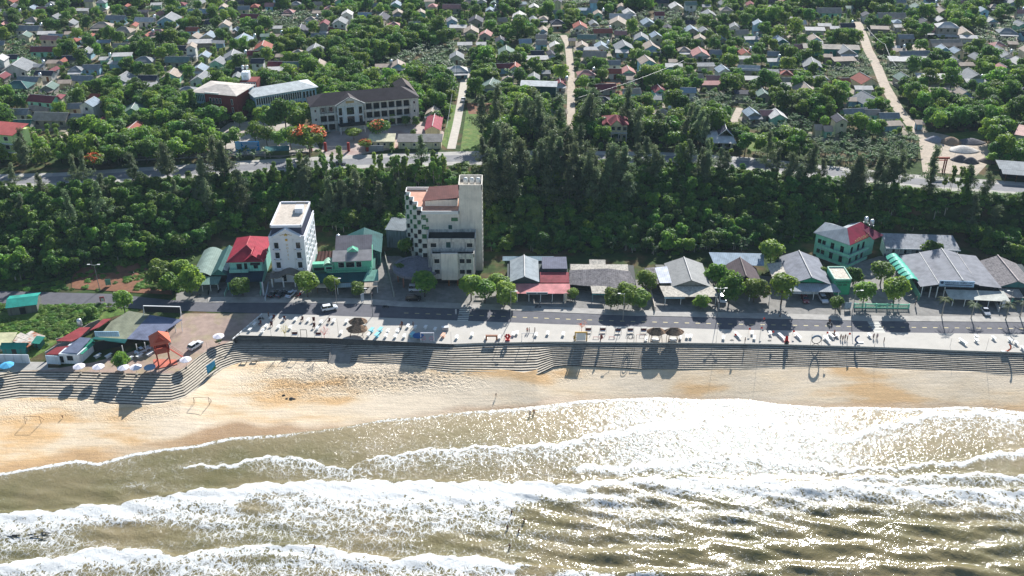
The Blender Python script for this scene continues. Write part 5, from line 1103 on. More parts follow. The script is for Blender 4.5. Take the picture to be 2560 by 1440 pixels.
win(o,f1x0+8,fy_,17.2,2.2,1.4,pn=ggreen,fm=cre); win(o,st[0][0]+1.3,fy_,16.9,1.8,1.5,pn=ggreen,fm=cre); win(o,st[0][0]+1.5,fy_,14.3,1.8,1.3,pn=ggreen,fm=cre)
MB().box(f2x0+.8,f2x1-.8,f2y+2,f2y+2.4,0,2.9).obj('ground_floor',darkm,o); MB().box(f2x0-.1,f2x1+.1,f2y+.0,fy_+.0,2.6,2.88).obj('soffit',cre2,o)
for x in (f2x0+.3,f2x0+5,f2x1-5,f2x1-.3): MB().box(x-.25,x+.25,f2y+.2,f2y+.7,0,2.6).obj('column',wood,o)
# disc-shaped porch roof
dc=at(1042,668,4.6); m=MB(); m.lathe([(7.1,4.0),(7.4,4.2),(7.4,4.9),(7.1,5.0),(6.1,5.0),(6.0,4.75),(.05,4.75)],0,0,36); d_=m.obj('disc_porch',mat('disc_concrete',lin((122,120,128)),rough=.9,var=.25,scale=.4,stain=(.03,.03,.04),stain_amt=.5),o); d_.location=(dc.x-O.x,dc.y-O.y,0)
for t in range(7):
    a=R(150+t*40); MB().box(-.22,.22,-.22,.22,0,4.1).obj('column',mat('timber_column',lin((150,104,88))),o,loc=(dc.x-O.x+5.9*math.cos(a),dc.y-O.y+5.9*math.sin(a),0))
# ruined grey annex behind
a_,W_,rz_=site((968,618),(1022,622)); e=empty('annex',(a_.x,a_.y,a_.z),rz_,'windowless grey annex left of the derelict checkered hotel','annex'); MB().box(0,W_,0,8,-1,6.5).obj('wall',pm((128,140,142),st=.8),e); MB().slab((-.3,-.3,6.5),(W_+.2,-.3,6.5),(W_+.2,8.2,7.1),(-.3,8.2,7.1),.15).obj('roof',rm((120,128,132)),e)
# --- metal-roofed eateries
o,W=roots('eatery',(1268,735),(1422,735),'eatery with grey gable roof, maroon sheet and long pink front awning','eatery')
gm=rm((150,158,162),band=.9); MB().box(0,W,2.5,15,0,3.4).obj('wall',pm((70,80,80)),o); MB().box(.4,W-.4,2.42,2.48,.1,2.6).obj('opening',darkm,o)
m=MB(); gableroof(m,1.2,9.2,0.5,14,4.2,1.7,'y',.4); ro=m.obj('roof',gm,o); m=MB(); ridge(m,(5.2,.0,6.05),(5.2,14.4,6.05),.15); m.obj('ridge_cap',capm,ro)
m=MB(); gwall(m,1.2,9.2,.6,13.8,4.2,1.7); m.box(1.2,9.2,.6,.75,3.2,4.18); m.obj('gable',pm((64,78,80)),o)
MB().slab((9.9,.4,3.7),(W+.1,.4,3.7),(W+.1,5.2,4.7),(9.9,5.2,4.7),.1).obj('maroon_roof',rm((160,78,84),band=.9),o)
MB().slab((10.6,5.8,5.6),(W-.3,5.8,5.6),(W-.3,13,6.0),(10.6,13,6.0),.12).obj('flat_roof',rm((104,106,122)),o); MB().box(10.7,W-.4,5.9,12.9,3.4,5.45).obj('upper_wall',pm((60,66,70)),o)
m=MB(); m.slab((2.6,-5.0,2.9),(W+.2,-5.0,2.9),(W+.2,-.1,3.6),(1.4,-.1,3.6),.08); m.obj('awning',rm((214,142,140),band=1.6),o)
posts(o,[3+k*3.45 for k in range(5)],-4.7,2.85); MB().box(5.6,12,-5.15,-5.03,2.75,3.45).obj('signboard',wpaint,o)
for k in (0,1): MB().box(5.8+k*3.1,8.7+k*3.1,-5.2,-5.16,2.9,3.3).obj('sign_panel',rm((60,90,100)),o)
m=MB(); m.slab((-1.5,14.2,4.0),(W-4,14.2,4.0),(W-4,16.5,4.4),(-1.5,16.5,4.4),.1); m.obj('rear_lean_to',rm((120,140,150)),o)
o,W=roots('eatery',(1424,738),(1590,742),'wide low eatery with weathered grey roofing and white patched rear sheets','eatery')
og=mat('old_fibre_cement',lin((134,128,128)),rough=.9,var=.35,scale=.8,stain=(.04,.04,.045),stain_amt=.7,band=.5); ow=mat('old_white_sheet',lin((206,196,180)),rough=.85,var=.25,scale=.9,stain=(.06,.05,.04),stain_amt=.6)
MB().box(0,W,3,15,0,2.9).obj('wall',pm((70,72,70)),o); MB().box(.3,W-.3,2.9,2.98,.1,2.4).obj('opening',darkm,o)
m=MB(); m.slab((-.2,1.8,2.7),(W*.62,-.3,3.0),(W*.58,8.6,4.9),(-.2,8.2,4.2),.1); m.slab((W*.62,-.3,3.0),(W+.2,.6,2.7),(W-1.6,8.6,4.1),(W*.58,8.6,4.9),.1); m.obj('roof',og,o)
m=MB(); m.slab((.2,9.2,3.7),(W-2,9.2,3.9),(W-2,12.6,4.4),(.2,12.2,4.2),.1); m.slab((6,12.7,4.0),(11,12.7,4.0),(11,15,4.6),(6,15,4.6),.1); m.obj('rear_roof',ow,o)
MB().slab((W*.33,-3.4,2.7),(W*.55,-3.4,2.7),(W*.55,.2,3.3),(W*.31,.2,3.3),.1).obj('awning',ow,o); MB().box(W*.33,W*.55,-3.46,-3.36,2.2,2.6).obj('signboard',rm((90,150,150)),o); posts(o,(W*.34,W*.54,W*.75,W*.9),-3.2,2.6,pm((120,160,160)),.08)
o,W=roots('eatery',(1652,742),(1784,742),'eatery with grey ridge roof and broad pale front apron','eatery')
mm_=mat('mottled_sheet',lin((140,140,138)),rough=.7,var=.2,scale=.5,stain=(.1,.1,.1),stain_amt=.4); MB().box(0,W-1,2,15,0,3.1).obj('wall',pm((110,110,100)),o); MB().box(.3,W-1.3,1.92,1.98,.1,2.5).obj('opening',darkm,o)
m=MB(); gableroof(m,3.2,W-1.5,.4,15,3.5,2.1,'y',.4); ro=m.obj('roof',mm_,o); c_=(3.2+W-1.5)/2; m=MB(); ridge(m,(c_,0,5.75),(c_,15.3,5.75),.16); m.obj('ridge_cap',capm,ro); m=MB(); gwall(m,3.2,W-1.5,.6,14.8,3.5,2.1); m.obj('gable',pm((150,146,138)),o)
m=MB(); m.slab((-.3,2,3.6),(3.2,1.6,3.9),(3.2,12,4.1),(-.6,12,3.6),.1); m.obj('white_roof',rm((205,208,220)),o); m=MB(); m.slab((-3.6,3,2.8),(-.4,2.2,3.2),(-.6,12,3.8),(-3.6,12.5,3.2),.1); m.obj('side_roof',og,o)
m=MB(); m.slab((.2,-5,2.8),(W+.3,-5,2.8),(W-.5,.2,3.5),(-.6,.4,3.5),.1); m.obj('apron_roof',ow,o); posts(o,(.6,5.2,W*.6,W-.3),-4.6,2.7); MB().box(.2,6.3,-5.1,-5.0,2.2,2.65).obj('signboard',rm((150,180,190)),o)
o,W=roots('eatery',(1822,740),(1900,742),'steep brown-roofed eatery half hidden behind street trees','eatery')
MB().box(0,W,2,13,0,3).obj('wall',pm((70,64,60)),o); m=MB(); gableroof(m,0,W,2,13,3.1,3.2,'y',.8); ro=m.obj('roof',rm((96,84,86)),o); m=MB(); ridge(m,(W/2,1,6.45),(W/2,13.6,6.45),.16); m.obj('ridge_cap',rm((160,146,140)),ro)
m=MB(); m.slab((-3,13.5,3.6),(W+3,13.5,3.6),(W+4,20,4.6),(-4,20,4.6),.1); m.obj('rear_roof',rm((150,165,178)),o); MB().slab((W*.55,-3,2.6),(W+2.4,-3,2.6),(W+2.4,1.2,3.2),(W*.55,1.2,3.2),.1).obj('awning',rm((205,170,165)),o); posts(o,(W*.6,W+2.2),-2.8,2.5)
MB().box(W*.6,W+2.3,-3.1,-3.0,2.0,2.5).obj('signboard',wpaint,o)
o,W=roots('eatery',(1962,735),(2078,737),'eatery with broad grey ridge roof and green gable triangle','eatery')
MB().box(0,W-.5,2,17,0,3.2).obj('wall',pm((60,100,90)),o); MB().box(.4,W-1,1.92,1.98,.1,2.7).obj('opening',darkm,o); m=MB(); gableroof(m,1.5,W-1,.6,17,3.7,2.2,'y',.8); ro=m.obj('roof',rm((136,138,146),band=.8),o); c_=(W+.5)/2; m=MB(); ridge(m,(c_,-.1,6.05),(c_,17.6,6.05),.18); m.obj('ridge_cap',capm,ro); m=MB(); gwall(m,1.5,W-1,.8,16.8,3.7,2.2); m.obj('gable',pm((60,170,125)),o)
m=MB(); m.slab((-.5,-3.6,2.9),(W+1.6,-3.6,2.9),(W+.6,.4,3.6),(.6,.4,3.6),.1); m.obj('apron_roof',rm((172,176,180)),o); posts(o,(.3,W*.55,W+1),-3.3,2.8); MB().box(1.5,9,-3.0,-2.9,1.7,2.6).obj('signboard',rm((190,200,205)),o)
m=MB(); m.slab((-3.4,2,3.3),(1.0,2,3.8),(1.0,13,4.2),(-3.4,13,3.6),.1); m.obj('side_roof',ow,o)
# karaoke kiosk
o,W=roots('kiosk',(2081,737),(2122,737),'green flat-roofed karaoke kiosk with pale roof','kiosk')
kg=pm((70,170,130)); MB().box(0,W,0,8,0,5.0).obj('wall',kg,o); m=MB(); para(m,[(-.15,-.15),(W+.15,-.15),(W+.15,8.15),(-.15,8.15)],5,5.45,.25); m.obj('parapet',pm((190,225,205)),o); MB().box(.1,W-.1,.1,7.9,5.0,5.08).obj('roof_deck',ow,o)
text(o,'KARAOKE',.85,(W/2,-.03,3.9),dkmetal,name='lettering',sp=1.05)
m=MB()
for k,wd in enumerate((.34,.4,.3,.44,0,.36,.4,.36,.3)): 
    if wd: m.box(W*.2+k*.33,W*.2+k*.33+wd*.7,-.04,-.005,3.2,3.55)
m.obj('small_lettering',dkmetal,o); win(o,W*.3,0,.5,.7,.6,pane=False); win(o,W,2.5,1.5,1,1.2,'x',1)
# green two-wing hotel with maroon roof
o=empty('guesthouse',at(2114,666,0),0,'mint L-shaped guesthouse with maroon and grey roof and long balconies','guesthouse'); O=at(2114,666,0)
gh=pm((152,212,184),st=.2); hz=7.4
def Q(px,py,z): v=at(px,py,z); return Vector((v.x-O.x,v.y-O.y))
c0=Q(2124,611,hz); l0=Q(2041,582,hz); r0=Q(2166,592,hz); 
ux=(l0-c0).normalized(); Lw=(l0-c0).length; vx=(r0-c0).normalized(); Rw=(r0-c0).length
ub=Q(2172,545,hz+2.8)
nl=Vector((-ux.y,ux.x)); nl=nl if nl.y>0 else -nl
def wing(p,d,L,nn,dp,lab): 
    A=p; B=p+d*L; C_=B+nn*dp; D_=A+nn*dp; pts=[A,B,C_,D_]
    ar=sum(pts[i].x*pts[(i+1)%4].y-pts[(i+1)%4].x*pts[i].y for i in range(4)); pts=pts if ar>0 else pts[::-1]
    MB().prism([tuple(q) for q in pts],-.3,hz).obj('wall',gh,o); return A,B,C_,D_
nr=Vector((-vx.y,vx.x)); nr=nr if nr.dot(ux)>0 else -nr
wing(c0,ux,Lw,vx,9.5,'l')
wing(c0+vx*9.4,vx,Rw+5-9.4,nr,8,'r')
ze=hz+.1; mr_=rm((150,44,70),band=.7); gr_=rm((160,166,170),band=.7)
cc=c0-ux*.6-vx*.7; LL=c0+ux*(Lw+.6)-vx*.7; Rr=c0+vx*(Rw+5.5)-ux*.6; ap=c0+ux*4.4+vx*4.6; apb=c0+ux*4.4+vx*(Rw+3); apl=c0+ux*(Lw+.4)+vx*4.6; bl=c0+ux*(Lw+.6)+vx*9.9; ib=c0+ux*9+vx*9.9; rb_=c0+vx*(Rw+5.5)+ux*9
def T3(p,z): return (p.x,p.y,z)
m=MB(); m.slabn([T3(cc,ze),T3(Rr,ze),T3(apb,ze+2.8),T3(ap,ze+2.8)],.15); m.obj('maroon_roof',mr_,o)
m=MB(); m.slabn([T3(ap,ze+2.78),T3(apb,ze+2.78),T3(rb_,ze),T3(ib,ze)],.15); m.slabn([T3(LL,ze),T3(cc,ze),T3(ap,ze+2.75),T3(apl,ze+2.2)],.15) ; m.slabn([T3(apl,ze+2.2),T3(ap,ze+2.75),T3(ib,ze),T3(bl,ze)],.15); m.obj('grey_roof',gr_,o)
gd=Vector((ux.x,ux.y)); 
m=MB(); m.slabn([T3(c0+vx*(Rw-1)-ux*3,ze+.2),T3(c0+vx*(Rw+4.5)-ux*3,ze+.2),T3(c0+vx*(Rw+3)+ux*1.2,ze+2),T3(c0+vx*(Rw-.2)+ux*1.2,ze+2)],.15); m.obj('porch_gable',rm((112,40,66)),o)
for z in (0.1,3.55):
    m=MB(); bo=1.5; A1=c0+ux*(Lw-2)-vx*bo; A0=c0-ux*bo-vx*bo; B1=c0+vx*(Rw)-ux*bo
    pts=[A1,A0,B1,c0+vx*Rw,c0,c0+ux*(Lw-2)]; ar=sum(pts[i].x*pts[(i+1)%6].y-pts[(i+1)%6].x*pts[i].y for i in range(6)); pts=pts if ar>0 else pts[::-1]
    m.prism([tuple(q) for q in pts],z-.15,z+.12); bf=m.obj('balcony',pm((170,180,190)),o)
    m=MB()
    for p,q in ((A1,A0),(A0,B1)):
        d=(q-p).normalized(); nn=Vector((d.y,-d.x))*.1; m.prism([tuple(p),tuple(q),tuple(q-nn),tuple(p-nn)],z+.12,z+1.0) if True else 0
    m.obj('balustrade',gh,bf)
m=MB()
def awin(p,d,out,s,z,w,h,nm='window',pn=glass):
    a=p+d*(s-w/2)+out*.05; b=p+d*(s+w/2)+out*.05; a2=a-out*.1; b2=b-out*.1; pts=[a,b,b2,a2]; ar=sum(pts[i].x*pts[(i+1)%4].y-pts[(i+1)%4].x*pts[i].y for i in range(4)); pts=pts if ar>0 else pts[::-1]
    MB().prism([tuple(q) for q in pts],z,z+h).obj(nm,pn,o)
for z in (.3,3.75):
    for s in (2.2,5.6,8.6,Lw-1.6): awin(c0,ux,-vx,s,z+(.6 if s>8 else 0),1.2,2.2 if s<8 else 1.4,'door' if s<8 else 'window')
    for s in (1.7,5.2,Rw-1): awin(c0,vx,-ux,s,z,1.1,2.2,'door')
for k in range(11): MB().box(-.12,.12,-.05,.05,0,.75+.25*(k%3)).obj('roof_lettering',mat('yellow_metal',lin((212,200,130))),o,loc=(*(c0+vx*(2+k*.85)-ux*.55),ze+.15),rz=math.atan2(vx.y,vx.x))
for k in (0,1): watertank(2164+14*k,560+7*k,hz+1.5,('left','right')[k]+' of two steel tanks behind the maroon guesthouse roof','tanks behind the guesthouse',hs=.6)
# long white room block
o,W=roots('room_block',(2214,640),(2392,646),'long white single-storey room block with grey roof and veranda posts','room block',z=1.0)
MB().box(0,W,2,7,-1.2,3.2).obj('wall',pm((228,228,226)),o); m=MB(); m.slab((-.5,-.4,3.0),(W+.5,-.4,3.0),(W,7.5,4.6),(-.5,7.5,4.6),.12); m.obj('roof',mat('speckled_sheet',lin((150,152,156)),rough=.8,var=.3,scale=.7,stain=(.05,.05,.06),stain_amt=.5),o)
posts(o,[.3+k*(W-.6)/6 for k in range(7)],-.1,3.0,wpaint,.12,-1.2); MB().box(-.5,W+.5,-.5,-.4,2.75,3.1).obj('fascia',wpaint,o)
for k in range(12): win(o,W*(k+.5)/12,2,.0 if k%2 else .7,.9,2.0 if k%2 else 1.2,name='door' if k%2 else 'window')
MB().box(0,W,-.2,2,-1.3,-.1).obj('veranda_floor',pm((90,96,110)),o)
# sign restaurant
o,W=roots('restaurant',(2312,738),(2488,744),'big restaurant with grey ridged roofs and blue-white name board','restaurant')
rg=rm((136,137,143),band=.8); MB().box(0,W,2,20,0,3.6).obj('wall',pm((70,80,84)),o); MB().box(.4,W-.4,1.92,1.98,.1,3.0).obj('opening',darkm,o)
W3=W/3
m=MB(); m.slab((-2.4,-1.5,3.6),(2.8,-1.5,4.6),(2.8,19,4.8),(-3.2,19,3.7),.1); m.slab((2.95,-1.,4.3),(9.5,-1.,6.0),(9.5,20,6.2),(2.95,20,4.5),.1); m.slab((9.5,-1.,6.0),(14.5,-1.,4.6),(14.5,20,4.8),(9.5,20,6.2),.1); m.slab((14.6,-1.2,4.5),(W+.6,-1.2,3.9),(W-.2,19.5,4.2),(14.6,19.5,4.7),.1); ro=m.obj('roof',rg,o)
m=MB(); ridge(m,(9.5,-1.1,6.1),(9.5,20,6.3),.17); ridge(m,(2.9,-1.2,4.65),(2.9,19.4,4.85),.14); ridge(m,(14.55,6,4.7),(14.55,19.6,4.9),.1); m.obj('ridge_cap',capm,ro)
m=MB(); m.slab((4.8,-6.2,2.4),(W+1.6,-6.6,2.4),(W+1.2,-1.6,3.1),(4.8,-1.6,3.1),.08); m.obj('awning',mat('striped_sheet',lin((196,196,184)),rough=.7,band=3.2,var=.3),o)
posts(o,(-1.6,.8,2.8,4.9),-1.2,3.6,wpaint,.12); posts(o,[6+k*3.4 for k in range(5)],-6.2,2.35)
sb_=MB().box(2.9,12.9,-1.5,-1.3,3.9,5.9).obj('signboard',rm((178,204,226)),o); dk=mat('sign_ink',lin((40,60,90)))
text(sb_,'NHÀ HÀNG TUẤN LAN',.76,(8.45,-1.52,5.0),dk,name='lettering'); MB().box(4.6,12.4,-1.54,-1.51,4.45,4.72).obj('strip',dk,sb_); MB().box(3.0,12.8,-1.53,-1.51,4.0,4.12).obj('strip',dk,sb_); m=MB(); m.lathe([(.1,-.02),(.45,-.02),(.45,.02),(.1,.02)],0,0,14); e=m.obj('round_logo',dk,sb_); e.location=(3.6,-1.53,5.25); e.rotation_euler=(R(90),0,0)
# green arched canopy
a_,W_,rz_=site((2246,735),(2302,738)); o=empty('arched_canopy',(a_.x-.5,a_.y,0),rz_,'translucent green barrel canopy over an alley beside the restaurant','canopy'); m=MB()
for k in range(7):
    y0=k*2.4+2; sh=-k*.35
    arcroof(m,sh+2.2,sh+6.6,y0,y0+2.34,3.3+.03*(k%2),1.3,8)
m.obj('roof',mat('green_polycarbonate',lin((92,190,165)),rough=.6,var=.35,scale=.8,spec=.15),o); m=MB()
for k in range(6):
    for s in (0,1): m.box(2.2+s*4.3-.06-k*.4,2.3+s*4.3-k*.4,2+k*3,2.1+k*3,0,3.3)
m.obj('post',steel,o)
a_=P(2246,660); b_=P(2296,752); m=MB(); d=Vector((b_.x-a_.x,b_.y-a_.y)); nn=Vector((-d.y,d.x)).normalized()*.15; m.prism([(0,0),(nn.x,nn.y),(d.x+nn.x,d.y+nn.y),(d.x,d.y)],-.1,2.3); w_=m.obj('alley_wall',pm((110,165,140)),None,loc=(a_.x,a_.y,0)); tag(w_,'green rendered side wall running from the alley canopy to the street','wall',kind='thing')
# right-end eatery
o,W=roots('eatery',(2496,742),(2600,745),'dark-grey roofed eatery at the right end of the seafront row','eatery')
MB().box(0,W,1,16,0,3.1).obj('wall',pm((60,70,72)),o); m=MB(); gableroof(m,-1.5,W-2,.0,16,3.3,2.4,'y',.5); ro=m.obj('roof',og,o); m=MB(); c_=(W-3.5)/2; ridge(m,(c_,-.6,5.9),(c_,16.5,5.9),.18); m.obj('ridge_cap',rm((212,196,190)),ro); m=MB(); gwall(m,-1.5,W-2,.1,15.8,3.3,2.4); m.obj('gable',pm((70,120,120)),o)
MB().slab((-1.,-5,2.6),(5,-5,2.6),(5,-.7,3.2),(-1,-.7,3.2),.1).obj('awning',rm((170,160,150)),o); posts(o,(-.6,2,4.7,8),-4.7,2.5,pm((120,190,170)),.1); MB().box(-1,W,-4.8,-4.7,1.2,1.4).obj('rail',mg2,o)
# mint balustrade fence
a_,W_,rz_=site((2134,770),(2272,772)); o=empty('balustrade_fence',(a_.x,a_.y,0),rz_,'mint baluster fence in front of the guesthouse garden','fence'); m=MB(); m.box(0,W_,-.1,.1,0,.3); m.box(0,W_,-.12,.12,1.3,1.5); m.obj('rail',mg2,o); m=MB()
for k in range(60):
    if k%12<10: m.box(.3+k*W_/60,.3+k*W_/60+.12,-.06,.06,.3,1.3)
m.obj('balusters',mg2,o)
for k in range(6): MB().box(k*(W_-.3)/5,k*(W_-.3)/5+.35,-.18,.18,0,1.65).obj('post',pm((150,215,190)),o)
# ---------------------------------------------------------------- left plot: plaza restaurant
def P2(px,py,dz): v=P(px,py); return at(px,py,v.z+dz)
def freeroof(parent,name,pxy,zs,m,t=.12,base=None):
    b=base; mb=MB(); v=[at(px,py,b.z+z) for (px,py),z in zip(pxy,zs)]; mb.slabn([(q.x-b.x,q.y-b.y,q.z-b.z) for q in v],t); return mb.obj(name,m,parent)
B=P(245,870); o=empty('beach_restaurant',(B.x,B.y,B.z),0,'low beachside restaurant with olive, slate and red sheet roofs','restaurant')
freeroof(o,'olive_roof',[(243,846),(316,849),(374,786),(322,777),(278,803)],[2.9,3.0,4.2,4.2,3.4],rm((138,140,118),band=.7),base=B)
freeroof(o,'slate_roof',[(317,847),(378,851),(456,799),(374,787)],[3.1,3.1,4.2,4.25],rm((118,124,146),band=.7),base=B)
freeroof(o,'red_roof',[(180,853),(200,843),(226,818),(200,818),(153,845),(140,852)],[3.2,3.4,3.7,3.7,3.2,3.0],rm((156,70,72),band=.8),base=B)
freeroof(o,'red_roof',[(224,826),(248,818),(278,797),(258,797)],[3.3,3.2,3.4,3.6],rm((156,70,72),band=.8),base=B)
freeroof(o,'grey_roof',[(153,881),(193,883),(228,845),(200,843)],[2.9,3.0,3.7,3.8],rm((108,116,136),band=.8),base=B)
freeroof(o,'red_porch_roof',[(113,886),(152,886),(178,863),(140,868)],[2.3,2.4,2.9,2.7],rm((140,62,64),band=.8),base=B)
freeroof(o,'green_awning',[(192,884),(206,885),(240,856),(229,846)],[2.6,2.4,2.5,3.4],rm((54,148,120),band=.9),base=B)
freeroof(o,'green_awning',[(230,847),(312,858),(318,848),(236,842)],[3.0,2.6,3.1,3.2],rm((58,128,122),band=.9),base=B)
def wallseg(parent,base,pts,h,m,name='wall',z0=-.3,t=.18):
    mb=MB()
    for (a,b) in zip(pts[:-1],pts[1:]):
        p=P(*a); q=P(*b); d=(q-p); d.z=0; nn=Vector((-d.y,d.x,0)).normalized()*t; mb.prism([(p.x-base.x,p.y-base.y),(p.x-base.x+nn.x,p.y-base.y+nn.y),(q.x-base.x+nn.x,q.y-base.y+nn.y),(q.x-base.x,q.y-base.y)][::-1],z0,h)
    return mb.obj(name,m,parent)
hut=P(118,908); 
wallseg(o,B,[(118,910),(152,912)],2.3,pm((196,216,230)))
wallseg(o,B,[(145,868),(183,858),(228,826),(252,815)],2.7,pm((150,140,130))); wallseg(o,B,[(118,900),(150,878),(180,866)],2.2,pm((170,170,165)))
p0,p1,p2=P(152,909),P(201,911),P(236,878); mb=MB(); mb.prism([(q.x-B.x,q.y-B.y) for q in (p0,p1,p2,P(190,872))],-.3,2.75); mb.obj('hut_wall',pm((222,228,232)),o)
W_=(p1-p0).length; a0=math.atan2(p1.y-p0.y,p1.x-p0.x)
for k,(s,wd,hh_,zz,nm) in enumerate(((.12,.9,2,.0,'door'),(.55,1.6,1.4,.8,'window'))):
    q=p0+(p1-p0)*s; MB().box(-wd/2,wd/2,-.08,.02,zz,zz+hh_).obj(nm,glass,o,loc=(q.x-B.x,q.y-B.y,0),rz=a0)
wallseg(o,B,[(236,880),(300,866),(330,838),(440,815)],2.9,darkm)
for q in ((310,888),(345,884),(366,880),(402,858),(422,842),(440,830)):
    p=P(*q); MB().box(-.1,.1,-.1,.1,-.2,3.1).obj('post',wpaint,o,loc=(p.x-B.x,p.y-B.y,p.z-B.z))
q=at(268,838,B.z+4.0); MB().box(-3.3,3.3,-.1,.1,-.4,1.2).obj('signboard',rm((176,208,226)),o,loc=(q.x-B.x,q.y-B.y,q.z-B.z))
watertank(203,825,P(203,825).z+1,'steel drum tank lying beside the red sheet roofs',hs=1.6)
# billboard seen from behind above the slate roof
q=P(413,812); o=empty('billboard',(q.x,q.y,q.z),R(-3),'wide dark billboard seen from behind over the slate roof','billboard')
m=MB(); m.box(-5.2,5.2,-.1,.1,4.1,6.0); m.obj('panel',darkm,o); m=MB(); m.box(-5.3,5.3,-.16,.16,6.0,6.15); m.box(5.2,5.32,-.15,.15,3.9,6); m.box(-5.32,-5.2,-.15,.15,3.9,6)
m.tube((5.25,0,5.9),(6.3,-3.6,0),.06,4); m.tube((5.25,0,4.2),(6.0,-3.2,0),.05,4); m.tube((-5.25,0,5.9),(-5.25,-3.2,0),.06,4); m.obj('frame',wpaint,o)
# red watch tower
q=P(410,905); o=empty('watchtower',(q.x,q.y,q.z),R(24),'terracotta-red timber watchtower with hipped roof and ladder stairs','watchtower')
rw=mat('red_timber',lin((150,62,46)),rough=.8,var=.2,scale=2); rr2=mat('terracotta_roof',lin((205,104,78)),rough=.8,var=.15,scale=1,band=.0)
for x in (-1.5,1.5):
    for y in (-1.5,1.5): MB().box(x-.16,x+.16,y-.16,y+.16,0,7.2).obj('leg',rw,o)
m=MB(); m.box(-1.9,1.9,-1.9,1.9,3.9,4.15); 
for s in (-1,1): m.box(-1.9,1.9,s*1.85-.05,s*1.85+.05,4.2,5.0); m.box(s*1.85-.05,s*1.85+.05,-1.8,1.8,4.2,5.0)
m.obj('platform',rw,o); m=MB(); A_,B_,_q=hiproof(m,-1.9,1.9,-2.1,2.1,7.2,2.5,.7); ro=m.obj('roof',rr2,o); m=MB(); gwall(m,-1.6,1.6,-2.3,-1.0,7.3,2.0); m.obj('louvre',rw,ro)
MB().slab((-1.7,-3.1,4.6),(1.2,-3.1,4.6),(1.2,-1.9,5.4),(-1.7,-1.9,5.4),.1).obj('lower_roof',rr2,o)
m=MB(); m.slab((1.9,-.5,3.9),(5.2,-.5,.1),(5.2,.5,.1),(1.9,.5,3.9),.15); 
for s in (-.55,.5): m.box(1.9,2.0,s,s+.05,3.9,4.8); m.tube((1.9,s,4.9),(5.2,s,1.0),.05,4)
m.obj('stairs',rw,o)
m=MB(); m.box(-2.6,3.2,-2.8,2.4,.07,.12); m.obj('base',mat('terracotta_tile',lin((196,112,92))),o); MB().box(2.0,2.1,-1.6,.4,4.6,6.3).obj('signboard',wpaint,o)
# shacks at the far left
for k,(l,r_,D,h,wc,rc_,lab,nm) in enumerate((((22,790),(92,788),7,2.8,(110,112,104),(48,150,136),'grey-walled shack with teal gable roof below the left lane','shack'),((-60,880),(28,878),5,2.2,(150,146,130),(205,200,160),'shack with faded cream sheet roof at the left edge','shack'),((8,885),(66,885),2.2,2.0,(40,110,110),(40,130,118),'small teal box shed behind the white wall','shed'),((86,872),(102,874),2.2,2.0,(30,90,80),(62,150,130),'tiny green hut among the weeds','hut'))):
    a_,W_,rz_=site(l,r_); o=empty(nm,(a_.x,a_.y,a_.z),rz_+(R(12) if k==0 else 0),lab,nm); MB().box(0,W_,0,D,-.6,h).obj('wall',pm(wc,st=.7),o); m=MB(); gableroof(m,0,W_,0,D,h+.05,.9,'x',.3,.08) if k in (0,2) else m.slab((-.3,-.3,h),(W_+.3,-.3,h),(W_+.3,D+.3,h+.7),(-.3,D+.3,h+.7),.08); m.obj('roof',rm(rc_,band=.8),o); MB().box(W_*.4,W_*.6,-.05,.03,0,h*.8).obj('door',darkm,o)
q=P(72,858); o=empty('scrap_roof',(q.x,q.y,q.z),R(-30),'low canopy patched with rusty and pale scrap sheets','canopy'); m=MB(); 
for i in range(4):
    for j in range(3): 
        if (i,j)!=(0,2): m.slab((-4+i*2,-3+j*2,1.5+j*.15+.04*(i%2)),(-2.1+i*2,-3+j*2,1.5+j*.15),(-2.1+i*2,-1.1+j*2,1.65+j*.15),(-4+i*2,-1.1+j*2,1.65+j*.15),.05)
m.obj('sheet',mat('rusty_patchwork',lin((206,196,184)),rough=.9,col2=lin((176,96,52)),c2=.0,scale=1.1,var=.3),o); m=MB(); [m.box(x-.06,x+.06,y-.06,y+.06,-.5,1.5) for x in (-3.6,3.4) for y in (-2.7,2.4)]; m.obj('post',wood,o)
a_=P(-80,905); b_=P(76,908); d=b_-a_; m=MB(); m.box(0,d.length,-.1,.1,-.5,2.6); w_=m.obj('garden_wall',pm((206,214,222)),None,loc=a_,rz=math.atan2(d.y,d.x)); tag(w_,'long whitewashed garden wall at the left edge above the steps','wall',kind='thing')
# school fence, gate and the upper-road things -------------------------------------
a_,W_,rz_=site((335,402),(770,382),UP); o=empty('picket_fence',(a_.x,a_.y,UP),rz_,'grey picket fence along the school side of the upper road','fence'); m=MB(); m.box(0,W_,-.05,.05,.0,.5); m.box(0,W_,-.03,.03,1.3,1.4)
n=int(W_/.5)
for k in range(n): m.box(k*.5,k*.5+.12,-.04,.04,.5,1.7)
m.obj('pickets',pm((150,150,150)),o)
brickp=pm((150,50,44))
q=at(872,378,UP); o=empty('school_gate',(q.x,q.y,UP),0,'school gate with red pillars and grey metal leaves','gate')
for x in (-14,-8.6,0.,7): MB().box(x-.45,x+.45,-.45,.45,0,3.4).obj('pillar',brickp,o)
m=MB(); 
for k in range(16): m.box(-7.9+k*.5,-7.8+k*.5,-.03,.03,.1,1.9)
m.box(-8,-.5,-.04,.04,1.85,1.95); m.box(-8,-.5,-.04,.04,.3,.4); m.obj('gate_leaf',steel,o)
MB().box(7.6,13,-.1,.1,0,2.3).obj('side_wall',pm((150,152,156)),o)
q=at(621,386,UP); o=empty('billboard',(q.x,q.y,UP),R(3),'sky-blue billboard on posts beside the picket fence','billboard'); MB().box(-4.4,4.4,-.1,.1,1.4,5.0).obj('panel',rm((30,130,190),band=.01),o)
